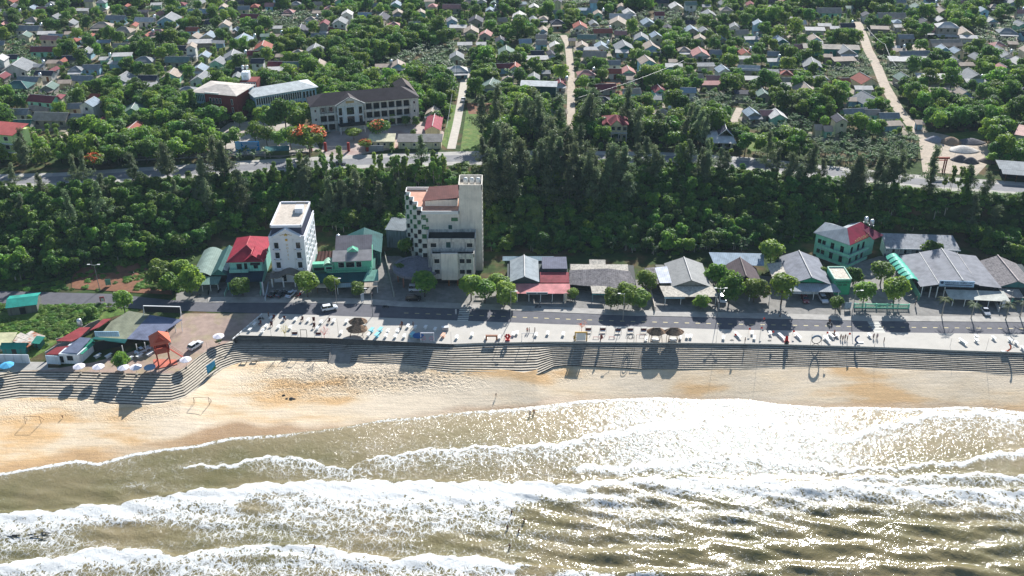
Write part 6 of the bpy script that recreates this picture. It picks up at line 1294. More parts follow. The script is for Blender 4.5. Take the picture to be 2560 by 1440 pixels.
MB().box(-4.2,-2.2,-.14,-.105,1.6,4.8).obj('picture',rm((140,190,220),band=.01),o); m=MB()
for k in range(6): m.box(-1.9+.2*(k%3),4.0-.25*(k%3),-.14,-.105,4.45-k*.5,4.6-k*.5)
m.obj('text_lines',wpaint,o); m=MB(); [m.box(x-.08,x+.08,.1,.26,0,4.6) for x in (-3,0,3)]; m.obj('post',steel,o)
a_,W_,rz_=usite((664,393),(722,391)); o=empty('bus_shelter',(a_.x,a_.y,UP),rz_,'low green shelter with sheet roof right of the blue billboard','shelter'); MB().box(0,W_,1.5,3,0,2.4).obj('wall',pm((96,110,70)),o); MB().slab((-.3,-.3,2.4),(W_+.3,-.3,2.4),(W_+.3,3.3,3.0),(-.3,3.3,3.0),.1).obj('roof',rm((60,110,110)),o)
# timber entrance arch on the right
q0=at(2325,432,UP); q1=at(2362,434,UP); o=empty('entrance_arch',(q0.x,q0.y,UP),0,'red timber entrance arch over the dirt lane by the gravel yard','arch'); w_=(q1-q0).length
for x in (0,.7,w_-.7,w_): MB().box(x-.16,x+.16,-.2,.2,0,5.2).obj('post',mat('red_brown',lin((120,52,40))),o)
MB().box(-.8,w_+.8,-.3,.3,5.2,5.9).obj('beam',mat('red_beam',lin((158,78,60))),o); MB().box(-.3,w_+.3,-.2,.2,4.6,4.8).obj('beam',mat('red_beam',lin((158,78,60))),o)
for k,(px,py,r_,h,c,lab) in enumerate(((2336,352,3.6,2.0,(150,150,158),'pale grey gravel heap behind the sand heap'),(2376,357,4.2,2.4,(150,128,108),'tall brown sand heap in the gravel yard'),(2428,356,5,1.6,(104,102,108),'long dark gravel heap at the yard rear'),(2408,376,5.5,1.8,(205,198,190),'wide white sand heap in the middle of the yard'),(2400,400,3.4,2.0,(98,92,94),'dark gravel heap, left of the front heaps'),(2426,405,3.4,1.9,(92,88,90),'dark gravel heap in the middle of the front heaps'),(2472,404,3.6,1.8,(112,98,92),'brownish gravel heap, right of the front heaps'))):
    q=at(px,py,UP); rs=random.Random(k); m=MB(); m.lathe([(r_*1.05,-.05),(r_*.85,h*.22),(r_*.55,h*.6),(r_*.25,h*.9),(.05,h)],0,0,14); m.v=[(x*(1+.12*math.sin(3*math.atan2(y,x)+k)),y*.75,z) for x,y,z in m.v]; e=m.obj('gravel_heap',mat('heap_%d'%k,lin(c),rough=.95,var=.3,scale=2,bump=.6),None,loc=q,smooth=True); tag(e,lab,'gravel heap','heaps in the gravel yard')

# boundary walls between the seafront plots
for k,(a,b,h,c,l) in enumerate((((1412,752),(1407,708),1.6,(206,200,188),'white wall between the pink awning and the patched eatery'),((1637,778),(1622,712),1.3,(206,190,176),'pale wall left of the pale apron roof eatery'),((1797,772),(1782,716),1.3,(150,150,150),'grey wall left of the white van'),((2100,778),(2066,716),1.4,(190,176,160),'tan wall left of the karaoke kiosk'),((985,742),(962,640),1.6,(160,160,150),'mossy wall between the mint eatery and the disc porch'),((664,752),(672,712),1.1,(190,200,206),'low white wall beside the crimson-roofed house'),((1256,752),(1248,690),1.4,(120,116,108),'dark wall right of the derelict hotel'),((2496,780),(2482,745),1.2,(210,206,200),'white kerb wall right of the big restaurant'))):
    p=P(*a); q=P(*b); d=q-p; m=MB(); m.box(0,d.length,-.1,.1,-.2,h); m.box(-.15,.15,-.15,.15,-.2,h+.25); w_=m.obj('boundary_wall',pm(c),None,loc=(p.x,p.y,p.z),rz=math.atan2(d.y,d.x)); tag(w_,l,'wall',kind='thing')

for i in range(34):
    f=FOOTP[(i*7+3)%280]; px,py=proj(f[0]+f[2]*.8,f[1]+f[2]*.5,UP)
    if -20<px<2580 and 0<py<330:
        t=watertank(px,py,UP,'steel water tank on a stand','tanks in the village',hs=3.4); t['_auto']=1
# ---------------------------------------------------------------- people
def skinmesh(name,verts,edges,rad,m,sub=1):
    me=bpy.data.meshes.new(name); me.from_pydata(verts,edges,[]); o=bpy.data.objects.new('t_',me); COL.objects.link(o)
    md=o.modifiers.new('s','SKIN'); md.use_smooth_shade=True
    for i,v in enumerate(me.skin_vertices[0].data): v.radius=(rad[i],rad[i]*(.8 if rad[i]>.1 else 1)); v.use_root=(i==0)
    if sub: s=o.modifiers.new('u','SUBSURF'); s.levels=sub; s.render_levels=sub
    bpy.context.view_layer.update(); r=bpy.data.meshes.new_from_object(o.evaluated_get(bpy.context.evaluated_depsgraph_get())); r.name=name; bpy.data.objects.remove(o); r.materials.clear(); r.materials.append(m); return r
skin=mat('skin',lin((170,118,88)),rough=.6,var=.05); hairm=mat('hair',(.012,.01,.01),rough=.5)
def body_graph(pose):
    st={'stand':0,'walk':.32,'run':.55}[pose]; arm={'stand':.12,'walk':.3,'run':.5}[pose]
    V=[(0,0,.95),(0,0,1.15),(0,-.01,1.38),(0,-.01,1.5),(0,-.02,1.57),(0,-.03,1.66),(0,-.02,1.74)]; r=[.15,.13,.15,.055,.075,.095,.06]; E=[(0,1),(1,2),(2,3),(3,4),(4,5),(5,6)]
    V+=[(0,-.125,1.63)]; r+=[.018]; E+=[(5,7)]     # nose
    for s in (-1,1):
        k=len(V); f=s*st; a=-s*arm
        V+=[(s*.19,0,1.40),(s*.27,a*.4,1.14),(s*.29,a*.8-.06,.92),(s*.30,a*.9-.08,.84)]; r+=[.055,.042,.033,.036]; E+=[(2,k),(k,k+1),(k+1,k+2),(k+2,k+3)]
        for j,(dx,dy,dz) in enumerate(((0,-.035,-.09),(0,-.012,-.105),(0,.012,-.10),(0,.034,-.08),(-.03*s,-.045,-.04))):
            q=len(V); b=V[k+3]; V.append((b[0]+dx*.6,b[1]+dy*.9,b[2]+dz*.55)); V.append((b[0]+dx-s*.012,b[1]+dy,b[2]+dz)); r+=[.011,.009]; E+=[(k+3,q),(q,q+1)]
        k=len(V); V+=[(s*.10,0,.86),(s*.11,f*.25-.02,.49),(s*.11,f*.6+(.05 if f>0 else 0),.09),(s*.12,f*.6-.14,.03)]; r+=[.085,.058,.042,.035]; E+=[(0,k),(k,k+1),(k+1,k+2),(k+2,k+3)]
    return V,E,r
PP={}
def people_template(pose):
    V,E,r=body_graph(pose); body=skinmesh('body',V,E,r,skin,1); st={'stand':0,'walk':.32,'run':.55}[pose]; arm={'stand':.12,'walk':.3,'run':.5}[pose]
    v=[(0,0,.92),(0,0,1.15),(0,-.01,1.38),(0,0,1.47)]; e=[(0,1),(1,2),(2,3)]; rr=[.165,.15,.17,.075]
    for s in (-1,1): k=len(v); v+=[(s*.19,0,1.40),(s*.25,-s*arm*.3,1.22)]; rr+=[.075,.065]; e+=[(2,k),(k,k+1)]
    shirt=skinmesh('shirt',v,e,rr,skin,1)
    v=[(0,0,.95),(0,0,1.0)]; e=[(0,1)]; rr=[.165,.16]
    for s in (-1,1): k=len(v); f=s*st; v+=[(s*.10,0,.84),(s*.11,f*.25-.02,.49),(s*.11,f*.55,.16)]; rr+=[.10,.078,.062]; e+=[(0,k),(k,k+1),(k+1,k+2)]
    tr=skinmesh('trousers',v,e,rr,skin,1)
    m=MB(); m.lathe([(.02,1.79),(.075,1.775),(.11,1.72),(.115,1.66),(.09,1.60),(.05,1.56)],0,.01,9); h=bpy.data.meshes.new('hair'); h.from_pydata(m.v,[],m.f); h.materials.append(hairm)
    PP[pose]=(body,shirt,tr,h)
for p in ('stand','walk','run'): people_template(p)
def person(px,py,label,shirt=(200,60,60),tr=(40,45,70),pose='stand',rz=0,z=None,s=1.,dz=0.,trunks=False,grp=None):
    b=P(px,py) if z is None else at(px,py,z); o=empty('person',(b.x,b.y,b.z+dz),R(rz),label,'person',grp); o.scale=(s,s,s)
    for me,nm,c in zip(PP[pose],('body','shirt','trousers','hair'),(None,shirt,tr,None)):
        if nm in('shirt',) and c is None: continue
        me=me.copy()
        if nm=='trousers' and c is None: continue
        if c: me.materials.clear(); me.materials.append(mat('cloth_%d_%d_%d'%c,lin(c),rough=.9,var=.15,scale=3))
        k=bpy.data.objects.new(nm,me); COL.objects.link(k); k.parent=o
    return o
# ---------------------------------------------------------------- vehicles
tyre=mat('tyre',(.015,.015,.015),rough=.9); rim=mat('rim',(.4,.4,.42),rough=.3,metal=.8); lampw=mat('lamp_glass',(.7,.7,.7),rough=.1,spec=.6); lampr=mat('tail_lamp',(.4,.02,.02),rough=.2)
def car(px,py,rz,c,label,kind='suv',z=None):
    b=P(px,py) if z is None else at(px,py,z); o=empty('parked_car',(b.x,b.y,b.z+.06),R(rz),label,'car'); pm_=mat('car_%d_%d_%d'%c,lin(c),rough=.25,var=.02,spec=.6)
    L_,W_,Hh={'suv':(4.7,1.85,1.75),'sedan':(4.4,1.75,1.45),'van':(4.8,1.9,2.05)}[kind]
    x=L_/2; hb=.95 if kind!='sedan' else .85
    if kind=='van': prof=[(-x,.35),(x,.35),(x,.9),(x-.25,1.1),(-x,1.15)]; cab=[(-x+.05,1.1),(x-.3,1.1),(x-1.0,Hh),(-x+.15,Hh)]
    elif kind=='suv': prof=[(-x,.38),(x,.38),(x,.85),(x-.2,1.0),(x-1.2,1.1),(-x,1.12)]; cab=[(-x+.1,1.05),(x-1.15,1.05),(x-2.0,Hh),(-x+.45,Hh)]
    else: prof=[(-x,.33),(x,.33),(x,.7),(x-1.2,.92),(-x+.7,.95),(-x,.85)]; cab=[(-x+.65,.9),(x-1.25,.9),(x-2.1,Hh),(-x+1.4,Hh)]
    def ext(pr,w0,w1,nm,m_,zt=0):
        n=len(pr); mb=MB(); mb.v=[(a,-(w0 if q<1.1 else w1)/2,q+zt) for a,q in pr]+[(a,(w0 if q<1.1 else w1)/2,q+zt) for a,q in pr]; mb.f=[tuple(range(n)),tuple(reversed(range(n,2*n)))]+[(i,i+n,(i+1)%n+n,(i+1)%n) for i in range(n)]
        ob=mb.obj(nm,m_,o); bm=bmesh.new(); bm.from_mesh(ob.data); bmesh.ops.recalc_face_normals(bm,faces=bm.faces[:]); bmesh.ops.bevel(bm,geom=bm.edges[:],offset=.07,segments=2,affect='EDGES'); bm.to_mesh(ob.data); bm.free(); return ob
    ext(prof,W_,W_,'body',pm_)
    ext(cab,W_-.1,W_-.42,'windows',glass)
    a,bb=cab[2],cab[3]; mb=MB(); mb.box(bb[0]+.05,a[0]-.02,-(W_-.5)/2,(W_-.5)/2,Hh-.06,Hh+.03); mb.obj('roof',pm_,o)
    for s in (-1,1):
        mb=MB(); mb.tube((cab[0][0]+1.6,s*(W_-.09)/2,1.05),(cab[0][0]+1.65,s*(W_-.40)/2,Hh-.05),.05,4); mb.obj('pillar',pm_,o)
        for xx in (-x+.85,x-.9):
            mb=MB(); mb.tube((xx,s*(W_/2-.12),.34),(xx,s*(W_/2+.03),.34),.34,14); t=mb.obj('wheel',tyre,o); mb=MB(); mb.tube((xx,s*(W_/2+.0),.34),(xx,s*(W_/2+.045),.34),.2,10); mb.obj('rim',rim,t)
        MB().box(x-.06,x+.02,s*W_*.33-.2,s*W_*.33+.2,.65,.8).obj('headlight',lampw,o); MB().box(-x-.02,-x+.05,s*W_*.4-.12,s*W_*.4+.12,.75,1.0).obj('tail_lamp',lampr,o)
    return o
def bike(px,py,rz,c,label,z=None,grp=None):
    b=P(px,py) if z is None else at(px,py,z); o=empty('motorbike',(b.x,b.y,b.z+.05),R(rz),label,'motorbike',grp); cm=mat('paint_%d_%d_%d'%c,lin(c),rough=.3)
    for xx in (-.62,.62):
        mb=MB(); mb.tube((xx,-.05,.29),(xx,.05,.29),.29,12); t=mb.obj('wheel',tyre,o); mb=MB(); mb.tube((xx,-.06,.29),(xx,.06,.29),.16,8); mb.obj('rim',rim,t)
    mb=MB(); mb.slabn([(-.75,-.16,.62),(.1,-.16,.55),(.1,.16,.55),(-.75,.16,.62)],.22); mb.slabn([(.3,-.15,.85),(.5,-.15,.9),(.5,.15,.9),(.3,.15,.85)],.55); mb.tube((-.5,0,.3),(.4,0,.42),.09,5); mb.obj('body',cm,o)
    MB().box(-.7,.12,-.14,.14,.64,.76).obj('seat',tyre,o); mb=MB(); mb.tube((.42,-.32,1.0),(.42,.32,1.0),.025,5); mb.tube((.42,0,1.0),(.62,0,.3),.03,5); mb.obj('handlebar',dkmetal,o); return o
car(824,775,20,(232,234,236),'white people carrier driving on the coast road past the white hotel'); car(489,869,62,(226,228,230),'white people carrier parked on the brick plaza')
car(685,739,62,(22,24,26),'black car, leftmost parked before the white hotel','sedan'); car(703,739,66,(58,62,74),'dark grey car, second parked before the white hotel','sedan'); car(728,739,70,(200,210,224),'silver-white car parked before the white hotel','sedan')
car(1034,751,4,(18,20,24),'black car parked beside the road below the derelict hotel'); car(1042,727,3,(226,226,230),'white pick-up van under the dark tree by the disc porch','van')
car(1806,750,-96,(214,222,232),'white van parked nose-out beside a lamp post','van'); car(2012,752,-92,(120,38,50),'dark red car parked before the green-gabled eatery','sedan'); car(2057,752,-88,(216,216,222),'white car parked right of the dark red car','suv')
car(2463,783,-95,(150,156,164),'silver car under the striped awning','sedan'); car(357,880,50,(196,204,214),'white car under the slate roof of the beach restaurant','sedan')
car(850,412,10,(60,64,72),'dark car passing on the upper road','sedan',UP); car(1158,252,85,(226,228,230),'white car parked on the pale lane','sedan',UP)
for k,(x,y,r_,c,lab) in enumerate(((748,741,60,(190,30,34),'red motorbike right of the parked cars'),(742,743,80,(60,20,24),'dark red motorbike beside the silver car'),(522,735,100,(40,40,44),'black motorbike left of the crimson-roofed house'),(549,730,70,(50,50,56),'grey motorbike under the green eatery awning'),(496,740,20,(90,90,96),'grey motorbike at the pavement edge by two trees'),(2074,813,-40,(30,30,34),'black motorbike crossing the coast road'),(2084,842,-70,(150,50,40),'red motorbike riding onto the promenade'),(907,723,80,(180,186,196),'pale motorbike by the eatery awning post'),(930,732,75,(60,66,80),'dark motorbike right of the pale one'),(653,800,15,(40,42,50),'black cart motorbike at the promenade corner'),(964,770,5,(34,34,38),'black motorbike on the coast road'),(1345,770,0,(120,120,126),'grey motorbike near the pink awning'),(1785,770,30,(170,170,176),'white motorbike next to the lamp post'),(2416,452,10,(50,50,54),'motorbike on the upper road'))):
    bike(x,y,r_,c,lab,UP if y<500 else None)
# ---------------------------------------------------------------- promenade furniture
def first(root): bpy.context.view_layer.update(); return root,kidsof(root)
Z0=.12
t=empty('table',(0,0,0)); MB().box(-.40,.40,-.80,.80,.62,.72).obj('table_top',wpaint,t); MB().box(-.08,.08,-.5,.5,.0,.62).obj('pedestal',wpaint,t); MB().box(-.34,.34,-.6,.6,0,.05).obj('foot',wpaint,t)
t['category']='table'; t['group']='white promenade tables'; TB=first(t); used=[0]
def table(px,py,rz=0,label=None,mm=None,sc=1.):
    b=P(px,py,0); o=copy_tree(TB[0],TB[1],(b.x,b.y,b.z+.12 if on_prom(px,py) else b.z+.07),R(rz),sc,label or 'white table'); 
    if label is None: o['_auto']=1
    if mm:
        for q in [q for q in bpy.data.objects if q.parent==o]: q.data=q.data.copy(); q.data.materials.clear(); q.data.materials.append(mm)
    return o
WT=[(678,799),(710,801),(739,802),(771,804),(803,809),(835,806),(867,807),(666,819),(656,833),(697,821),(726,823),(794,824),(853,835),(637,814),(626,828),(922,841),(970,831),(994,831),(965,843),(989,844),(1011,844),(1020,819),(1038,822),(1064,822),(1088,827),(1180,840),(1142,847),(1216,847),(1249,847),(1283,839),(1292,836),(1369,837),(1408,839),(1340,840),(1700,848),(1717,845),(1726,845),(1615,852),(1808,848),(1880,836),(1885,848),(1925,837),(2066,848),(2092,842),(2173,842),(2440,845),(2440,855),(2483,849),(2524,854),(2539,861),(2555,874),(657,831)]
for x,y in WT: table(x,y,-14 if x<1900 else (12 if x>2100 else 0))
for x,y in ((1844,842),(1953,845),(1994,844),(2066,852),(2406,858),(2076,842)): table(x,y,18,None,sc=(1,1.9,1))
lb=mat('pale_blue_plastic',lin((130,200,214)),rough=.5)
for (x,y,l) in ((929,830,'turquoise table behind the pale blue ones right of the thatched hut'),(951,829,'large turquoise table near the shade edge'),(943,842,'pale blue table in front of the turquoise ones'),(1031,841,'pale blue table left of the blue umbrella')): table(x,y,-20,l,lb,1.25)
table(1108,843,-20,'orange-topped table at the shade edge',mat('orange_top',lin((222,176,150))),1.2)
for i,(x,y) in enumerate(((245,893),(272,893),(303,896),(326,900),(375,888),(350,893))):
    table(x,y,-30,None,None,(1,1.3,1))['_base']='long white table on the plaza'
ch=empty('chair',(0,0,0)); ch['category']='chair'; ch['group']='brown promenade chairs'; brn=mat('brown_lacquer',lin((96,36,30)),rough=.4)
MB().box(-.25,.25,-.25,.25,.42,.48).obj('seat',brn,ch); m=MB(); m.slab((-.25,.22,.48),(.25,.22,.48),(.3,.34,1.05),(-.3,.34,1.05),.05); m.obj('backrest',brn,ch)
for a in (-.2,.2):
    for b_ in (-.2,.2): MB().box(a-.03,a+.03,b_-.03,b_+.03,0,.42).obj('leg',brn,ch)
CH=first(ch)
for x,y in ((684,800),(755,804),(785,806),(822,808),(679,817),(785,821),(650,814),(711,803),(1003,817)):
    b=P(x,y); o=copy_tree(CH[0],CH[1],(b.x,b.y,.12),R(rnd.uniform(-40,40)),1.35,'brown chair'); o['_auto']=1
bpy.data.objects.remove(ch) if False else None
for T_ in (TB,CH):
    for c,sub in T_[1]:
        for q in sub: bpy.data.objects.remove(q)
        bpy.data.objects.remove(c)
    bpy.data.objects.remove(T_[0])
def prop(name,px,py,label,cat,rz=0,z=None,grp=None,dz=None):
    b=P(px,py) if z is None else at(px,py,z); return empty(name,(b.x,b.y,b.z+(Z0 if on_prom(px,py) and dz is None else (dz or 0))),R(rz),label,cat,grp)
thatch=mat('thatch',lin((150,122,98)),rough=1,var=.5,scale=3,bump=1,col2=lin((96,78,64)),c2=0)
# round umbrellas
def umbrella(px,py,c,label,r=1.6,h=2.4,grp=None,z=None):
    o=prop('umbrella',px,py,label,'umbrella',0,z,grp,dz=.06); m=MB(); n=8; k=0; m.v=[(0,0,h+.55)]+[(r*math.cos(2*math.pi*i/n),r*math.sin(2*math.pi*i/n),h-.05) for i in range(n)]+[(r*.98*math.cos(2*math.pi*i/n),r*.98*math.sin(2*math.pi*i/n),h-.22) for i in range(n)]
    m.f=[(0,1+i,1+(i+1)%n) for i in range(n)]+[(1+i,9+i,9+(i+1)%n,1+(i+1)%n) for i in range(n)]; m.obj('canopy',mat('canvas_%d_%d_%d'%c,lin(c),rough=.8,var=.06),o); m=MB(); m.tube((0,0,0),(0,0,h+.6),.04,6); m.obj('pole',steel,o)
    m=MB(); [m.tube((0,0,h+.25),(r*.9*math.cos(2*math.pi*i/n),r*.9*math.sin(2*math.pi*i/n),h),.02,3) for i in range(n)]; m.obj('ribs',steel,o); MB().box(-.3,.3,-.3,.3,0,.12).obj('base',conc,o); return o
wc=(236,230,236)
for x,y,l in ((202,936,'white umbrella, first from the left on the stepped wall'),(250,937,'white umbrella, second from the left on the stepped wall'),(312,939,'white umbrella, third from the left on the stepped wall'),(343,938,'white umbrella just left of the grey-blue one'),(467,917,'white umbrella at the curve of the steps beside the watchtower'),(549,858,'lone white umbrella near the promenade end')): umbrella(x,y-2 if y>930 else y,wc,l,1.62,2.3,'umbrellas of the beach restaurant')
umbrella(378,936,(130,160,182),'grey-blue umbrella right of the white row',1.6,2.3,'umbrellas of the beach restaurant'); umbrella(22,930,(80,165,205),'sky-blue umbrella at the left edge',1.9,2.2)
umbrella(1046,850,(52,96,150),'blue umbrella with open dark underside near the white heart gate',1.6,1.5)
# thatched huts and beds
def thatchhut(px,py,label,w,h,rz=0,tiers=1):
    o=prop('thatched_hut',px,py,label,'hut',rz)
    for k in range(tiers):
        m=MB(); hh=h+k*1.0; ww=w*(1-.12*k); rs=random.Random(k+px); k0=len(m.v); n=18
        ring=[(ww*math.cos(2*math.pi*i/n)*(1+rs.uniform(-.08,.08)),ww*.82*math.sin(2*math.pi*i/n)*(1+rs.uniform(-.08,.08))+k*2.3*(tiers>1),hh+rs.uniform(-.15,.1)) for i in range(n)]
        a=(-ww*.35,k*2.3*(tiers>1),hh+1.35); b=(ww*.35,k*2.3*(tiers>1),hh+1.35); m.v+=ring+[a,b]
        for i in range(n):
            j=(i+1)%n; ca=k0+n+(0 if ring[i][0]<0 else 1); cb=k0+n+(0 if ring[j][0]<0 else 1)
            m.f.append((k0+i,k0+j,cb) if ca==cb else (k0+i,k0+j,cb,ca))
        m.obj('thatch_roof',thatch,o)
    for x in (-w*.6,w*.6):
        for y in (-w*.5,w*.5): 
            m=MB(); m.tube((x,y,0),(x*.8,y*.8,h+.4),.08,5); m.obj('post',wood,o)
    return o
thatchhut(894,838,'double-tiered thatched hut on the promenade beside the ramp',3.0,1.9,0,2)
for x,l in ((1639,'left thatched parasol over a white bed frame'),(1683,'right thatched parasol over a white bed frame')):
    thatchhut(x,849,l,2.7,2.4); o=prop('day_bed',x-1,853,l.split(' ')[0]+' white day bed under a thatched parasol','bed',grp='white day beds'); MB().box(-1,1,-.7,.7,.35,.55).obj('mattress',wpaint,o)
    for a in (-1,1):
        for b_ in (-.7,.7): MB().box(a-.04,a+.04,b_-.04,b_+.04,0,1.9).obj('post',wood,o)
# framed photo gates, swings and sculptures
def frame(px,py,w,h,c,label,rz=0,r=.12,name='photo_frame',cat='photo frame'):
    o=prop(name,px,py,label,cat,rz); m=MB(); mm_=mat('frame_%d_%d_%d'%c,lin(c),rough=.6,var=.15)
    for s in (-1,1): MB().box(s*w/2-r,s*w/2+r,-r,r,0,h).obj('post',mm_,o)
    MB().box(-w/2-r,w/2+r,-r*1.1,r*1.1,h,h+2*r).obj('beam',mm_,o); return o
frame(1229,861,2.9,2.6,(150,96,66),'brown timber gate frame at the seaward edge',r=.22); frame(1069,855,3.6,2.7,(222,222,226),'white gate frame with pink heart rings',r=.1)
for s in (-1,1):
    o=prop('heart_ring',1069+s*10,853,('left','right')[s>0]+' pink ring below the white gate frame','ring'); m=MB(); m.path([(.5*math.cos(a*math.pi/8),0,.8+.6*math.sin(a*math.pi/8)) for a in range(17)],.07,5); m.obj('hoop',mat('pink',lin((214,120,140))),o); MB().box(-.3,.3,-.2,.2,0,.2).obj('base',wpaint,o)
frame(760,842,1.7,2.1,(30,32,34),'small black frame between two swing seats',r=.06); frame(1319,853,3.2,2.4,(196,196,198),'pale swing frame with hanging coloured cloths',r=.06)
o=frame(1452,853,3.2,2.6,(180,140,44),'yellow gate frame with a white screen',r=.16); MB().box(-1.3,1.3,-.05,.05,.1,2.5).obj('screen',wpaint,o)
frame(1490,857,1.6,1.9,(150,70,70),'thin red frame, left of the pair',r=.05); frame(1529,857,1.5,1.9,(150,60,60),'thin red frame, right of the pair',r=.06); frame(1600,855,2.2,2.2,(190,150,130),'thin tan frame near the thatched parasols',r=.05)
for i,(x,y) in enumerate(((737,842),(796,843),(1471,832),(1507,832),(1545,834),(1576,833),(1609,833))):
    o=prop('swing_bench',x,y,'brown and white swing bench','swing',grp='swing benches on the promenade'); o['_auto']=1; m=MB(); 
    for s in (-1,1): m.tube((s*.95,-.6,0),(s*.8,0,1.9),.04,4); m.tube((s*.95,.6,0),(s*.8,0,1.9),.04,4)
    m.tube((-.8,0,1.9),(.8,0,1.9),.04,4); m.obj('frame',steel,o); MB().box(-.75,.75,-.3,.3,.45,.55).obj('seat',wpaint,o); MB().slab((-.75,.25,.6),(.75,.25,.6),(.8,.5,1.15),(-.8,.5,1.15),.06).obj('backrest',brn,o)
def disc(px,py,label,r=.65):
    o=prop('mesh_disc',px,py,label,'disc',dz=.05); m=MB(); m.path([(r*math.cos(a*math.pi/8),0,1.0+r*math.sin(a*math.pi/8)) for a in range(17)],.06,5)
    for k in range(-4,5): q=math.sqrt(max(0,r*r-(k*r/5)**2)); m.box(k*r/5-.02,k*r/5+.02,-.02,.02,1-q,1+q); m.box(-q,q,-.03,.03,1+k*r/5-.02,1+k*r/5+.02)
    m.obj('net',dkmetal,o); MB().box(-.06,.06,-.06,.06,0,.4).obj('stem',wpaint,o); return o
disc(1828,862,'round dark net disc at the edge left of the red figure'); disc(1922,863,'round dark net disc in front of a white table')
o=prop('ring_sculpture',2039,864,'diamond-ring sculpture with grey-blue crown inside a wire frame','sculpture'); m=MB(); m.path([(1.25*math.cos(a*math.pi/10),0,1.7+1.15*math.sin(a*math.pi/10)) for a in range(21)],.12,6); m.path([(-1,.0,.05),(0,0,.55),(1,0,.05)],.08,5); m.obj('hoop',mat('bronze',lin((130,124,118)),metal=.3,rough=.5),o); m=MB(); m.path([(1.35*math.cos(R(a)),0,1.7+1.3*math.sin(R(a))) for a in range(20,161,20)],.28,6); m.obj('crown',mat('grey_blue',lin((120,140,160))),o); m=MB()
for s in (-1,1): m.tube((s*1.5,0,0),(s*1.35,.2,3.4),.04,4)
m.obj('frame',dkmetal,o)
o=prop('oval_frame',1576,855,'upright oval loop frame behind a small mound','sculpture'); m=MB(); m.path([(.95*math.cos(a*math.pi/8),0,1.7+.6*math.sin(a*math.pi/8)*1.6) for a in range(17)],.07,5); m.path([(.6*math.cos(a*math.pi/8),0,1.6+.6*math.sin(a*math.pi/8)) for a in range(17)],.1,5); m.path([(-.95,0,0),(-.95,0,1.7)],.07,4); m.path([(.95,0,0),(.95,0,1.7)],.07,4); m.obj('loop',mat('bronze',(.2,.19,.18)),o)
o=prop('red_flower_sculpture',1269,852,'bright red flower-shaped photo sculpture at the edge','sculpture'); rm_=mat('bright_red',lin((206,38,36)),rough=.5)
for k in range(6): m=MB(); m.lathe([(.05,-.35),(.4,0),(.05,.35)],0,0,8); m.obj('petal',rm_,o,loc=(.55*math.cos(k*1.05),0,1.3+.55*math.sin(k*1.05)))
MB().box(-.08,.08,-.08,.08,0,.8).obj('stem',dkmetal,o); MB().box(-.6,.6,-.4,.4,0,.35).obj('base',rm_,o)
o=prop('throne',1966,860,'tall red and black throne chair facing the sea','chair'); MB().box(-.5,.5,-.4,.4,0,.6).obj('seat',dkmetal,o); m=MB(); m.slab((-.5,.3,.6),(.5,.3,.6),(.35,.55,2.2),(-.35,.55,2.2),.15); m.obj('backrest',rm_,o)
for s in (-1,1): MB().box(s*.55-.08,s*.55+.08,-.35,.35,.5,.9).obj('armrest',rm_,o)
o=prop('moon_seat',2514,880,'orange crescent moon seat at the right end of the edge','sculpture',dz=.05); m=MB(); m.path([(1.1*math.cos(R(a)),0,1.3+1.1*math.sin(R(a))) for a in range(-100,71,15)],.2,6); m.obj('crescent',mat('moon_orange',lin((206,96,56))),o); MB().box(-1.3,.2,-.3,.3,.15,.32).obj('seat',wpaint,o)
o=prop('moon_seat',2147,858,'dark blue crescent seat near a group of people','sculpture',dz=.05); m=MB(); m.path([(-1.1*math.cos(R(a)),0,1.2+1.1*math.sin(R(a))) for a in range(-80,81,16)],.24,6); m.obj('crescent',mat('moon_blue',lin((70,92,130))),o); MB().box(-.3,1.2,-.3,.3,.1,.3).obj('seat',wpaint,o)
o=prop('boat_seat',2129,868,'red boat-shaped bench hanging at the seaward edge','bench',dz=.05); m=MB(); m.slabn([(-1.5,0,.9),(-.8,-.45,.6),(.8,-.45,.6),(1.5,0,.9),(.8,.45,.6),(-.8,.45,.6)],.35); m.obj('hull',rm_,o); MB().box(-1.1,1.1,-.3,.3,0,.25).obj('base',dkmetal,o)
o=prop('feather_arch',1501,853,'brown feather-shaped wing sculpture','sculpture'); m=MB()
for k in range(7): m.slab((-.1,0,.3+k*.25),(.1,.05,.3+k*.25),(.75-.06*k,.1,1.0+k*.2),(.45,.1,1.1+k*.2),.05)
m.obj('feathers',mat('feather',lin((136,64,58))),o); MB().box(-.12,.12,-.1,.1,0,2.2).obj('stem',brn,o)
o=prop('table',1545,858,'long dark low table at the seaward edge','table'); MB().box(-1.6,1.6,-.4,.4,.4,.5).obj('table_top',dkmetal,o)
for a in (-1.4,1.4): MB().box(a-.05,a+.05,-.3,.3,0,.4).obj('leg',dkmetal,o)
o=prop('counter',1113,826,'pale kiosk counter with papers near the shade edge','counter',8); MB().box(-.9,.9,-.4,.4,0,1).obj('counter_body',pm((190,180,176)),o); MB().box(-1,1,-.5,.5,1.02,1.1).obj('counter_top',wpaint,o)
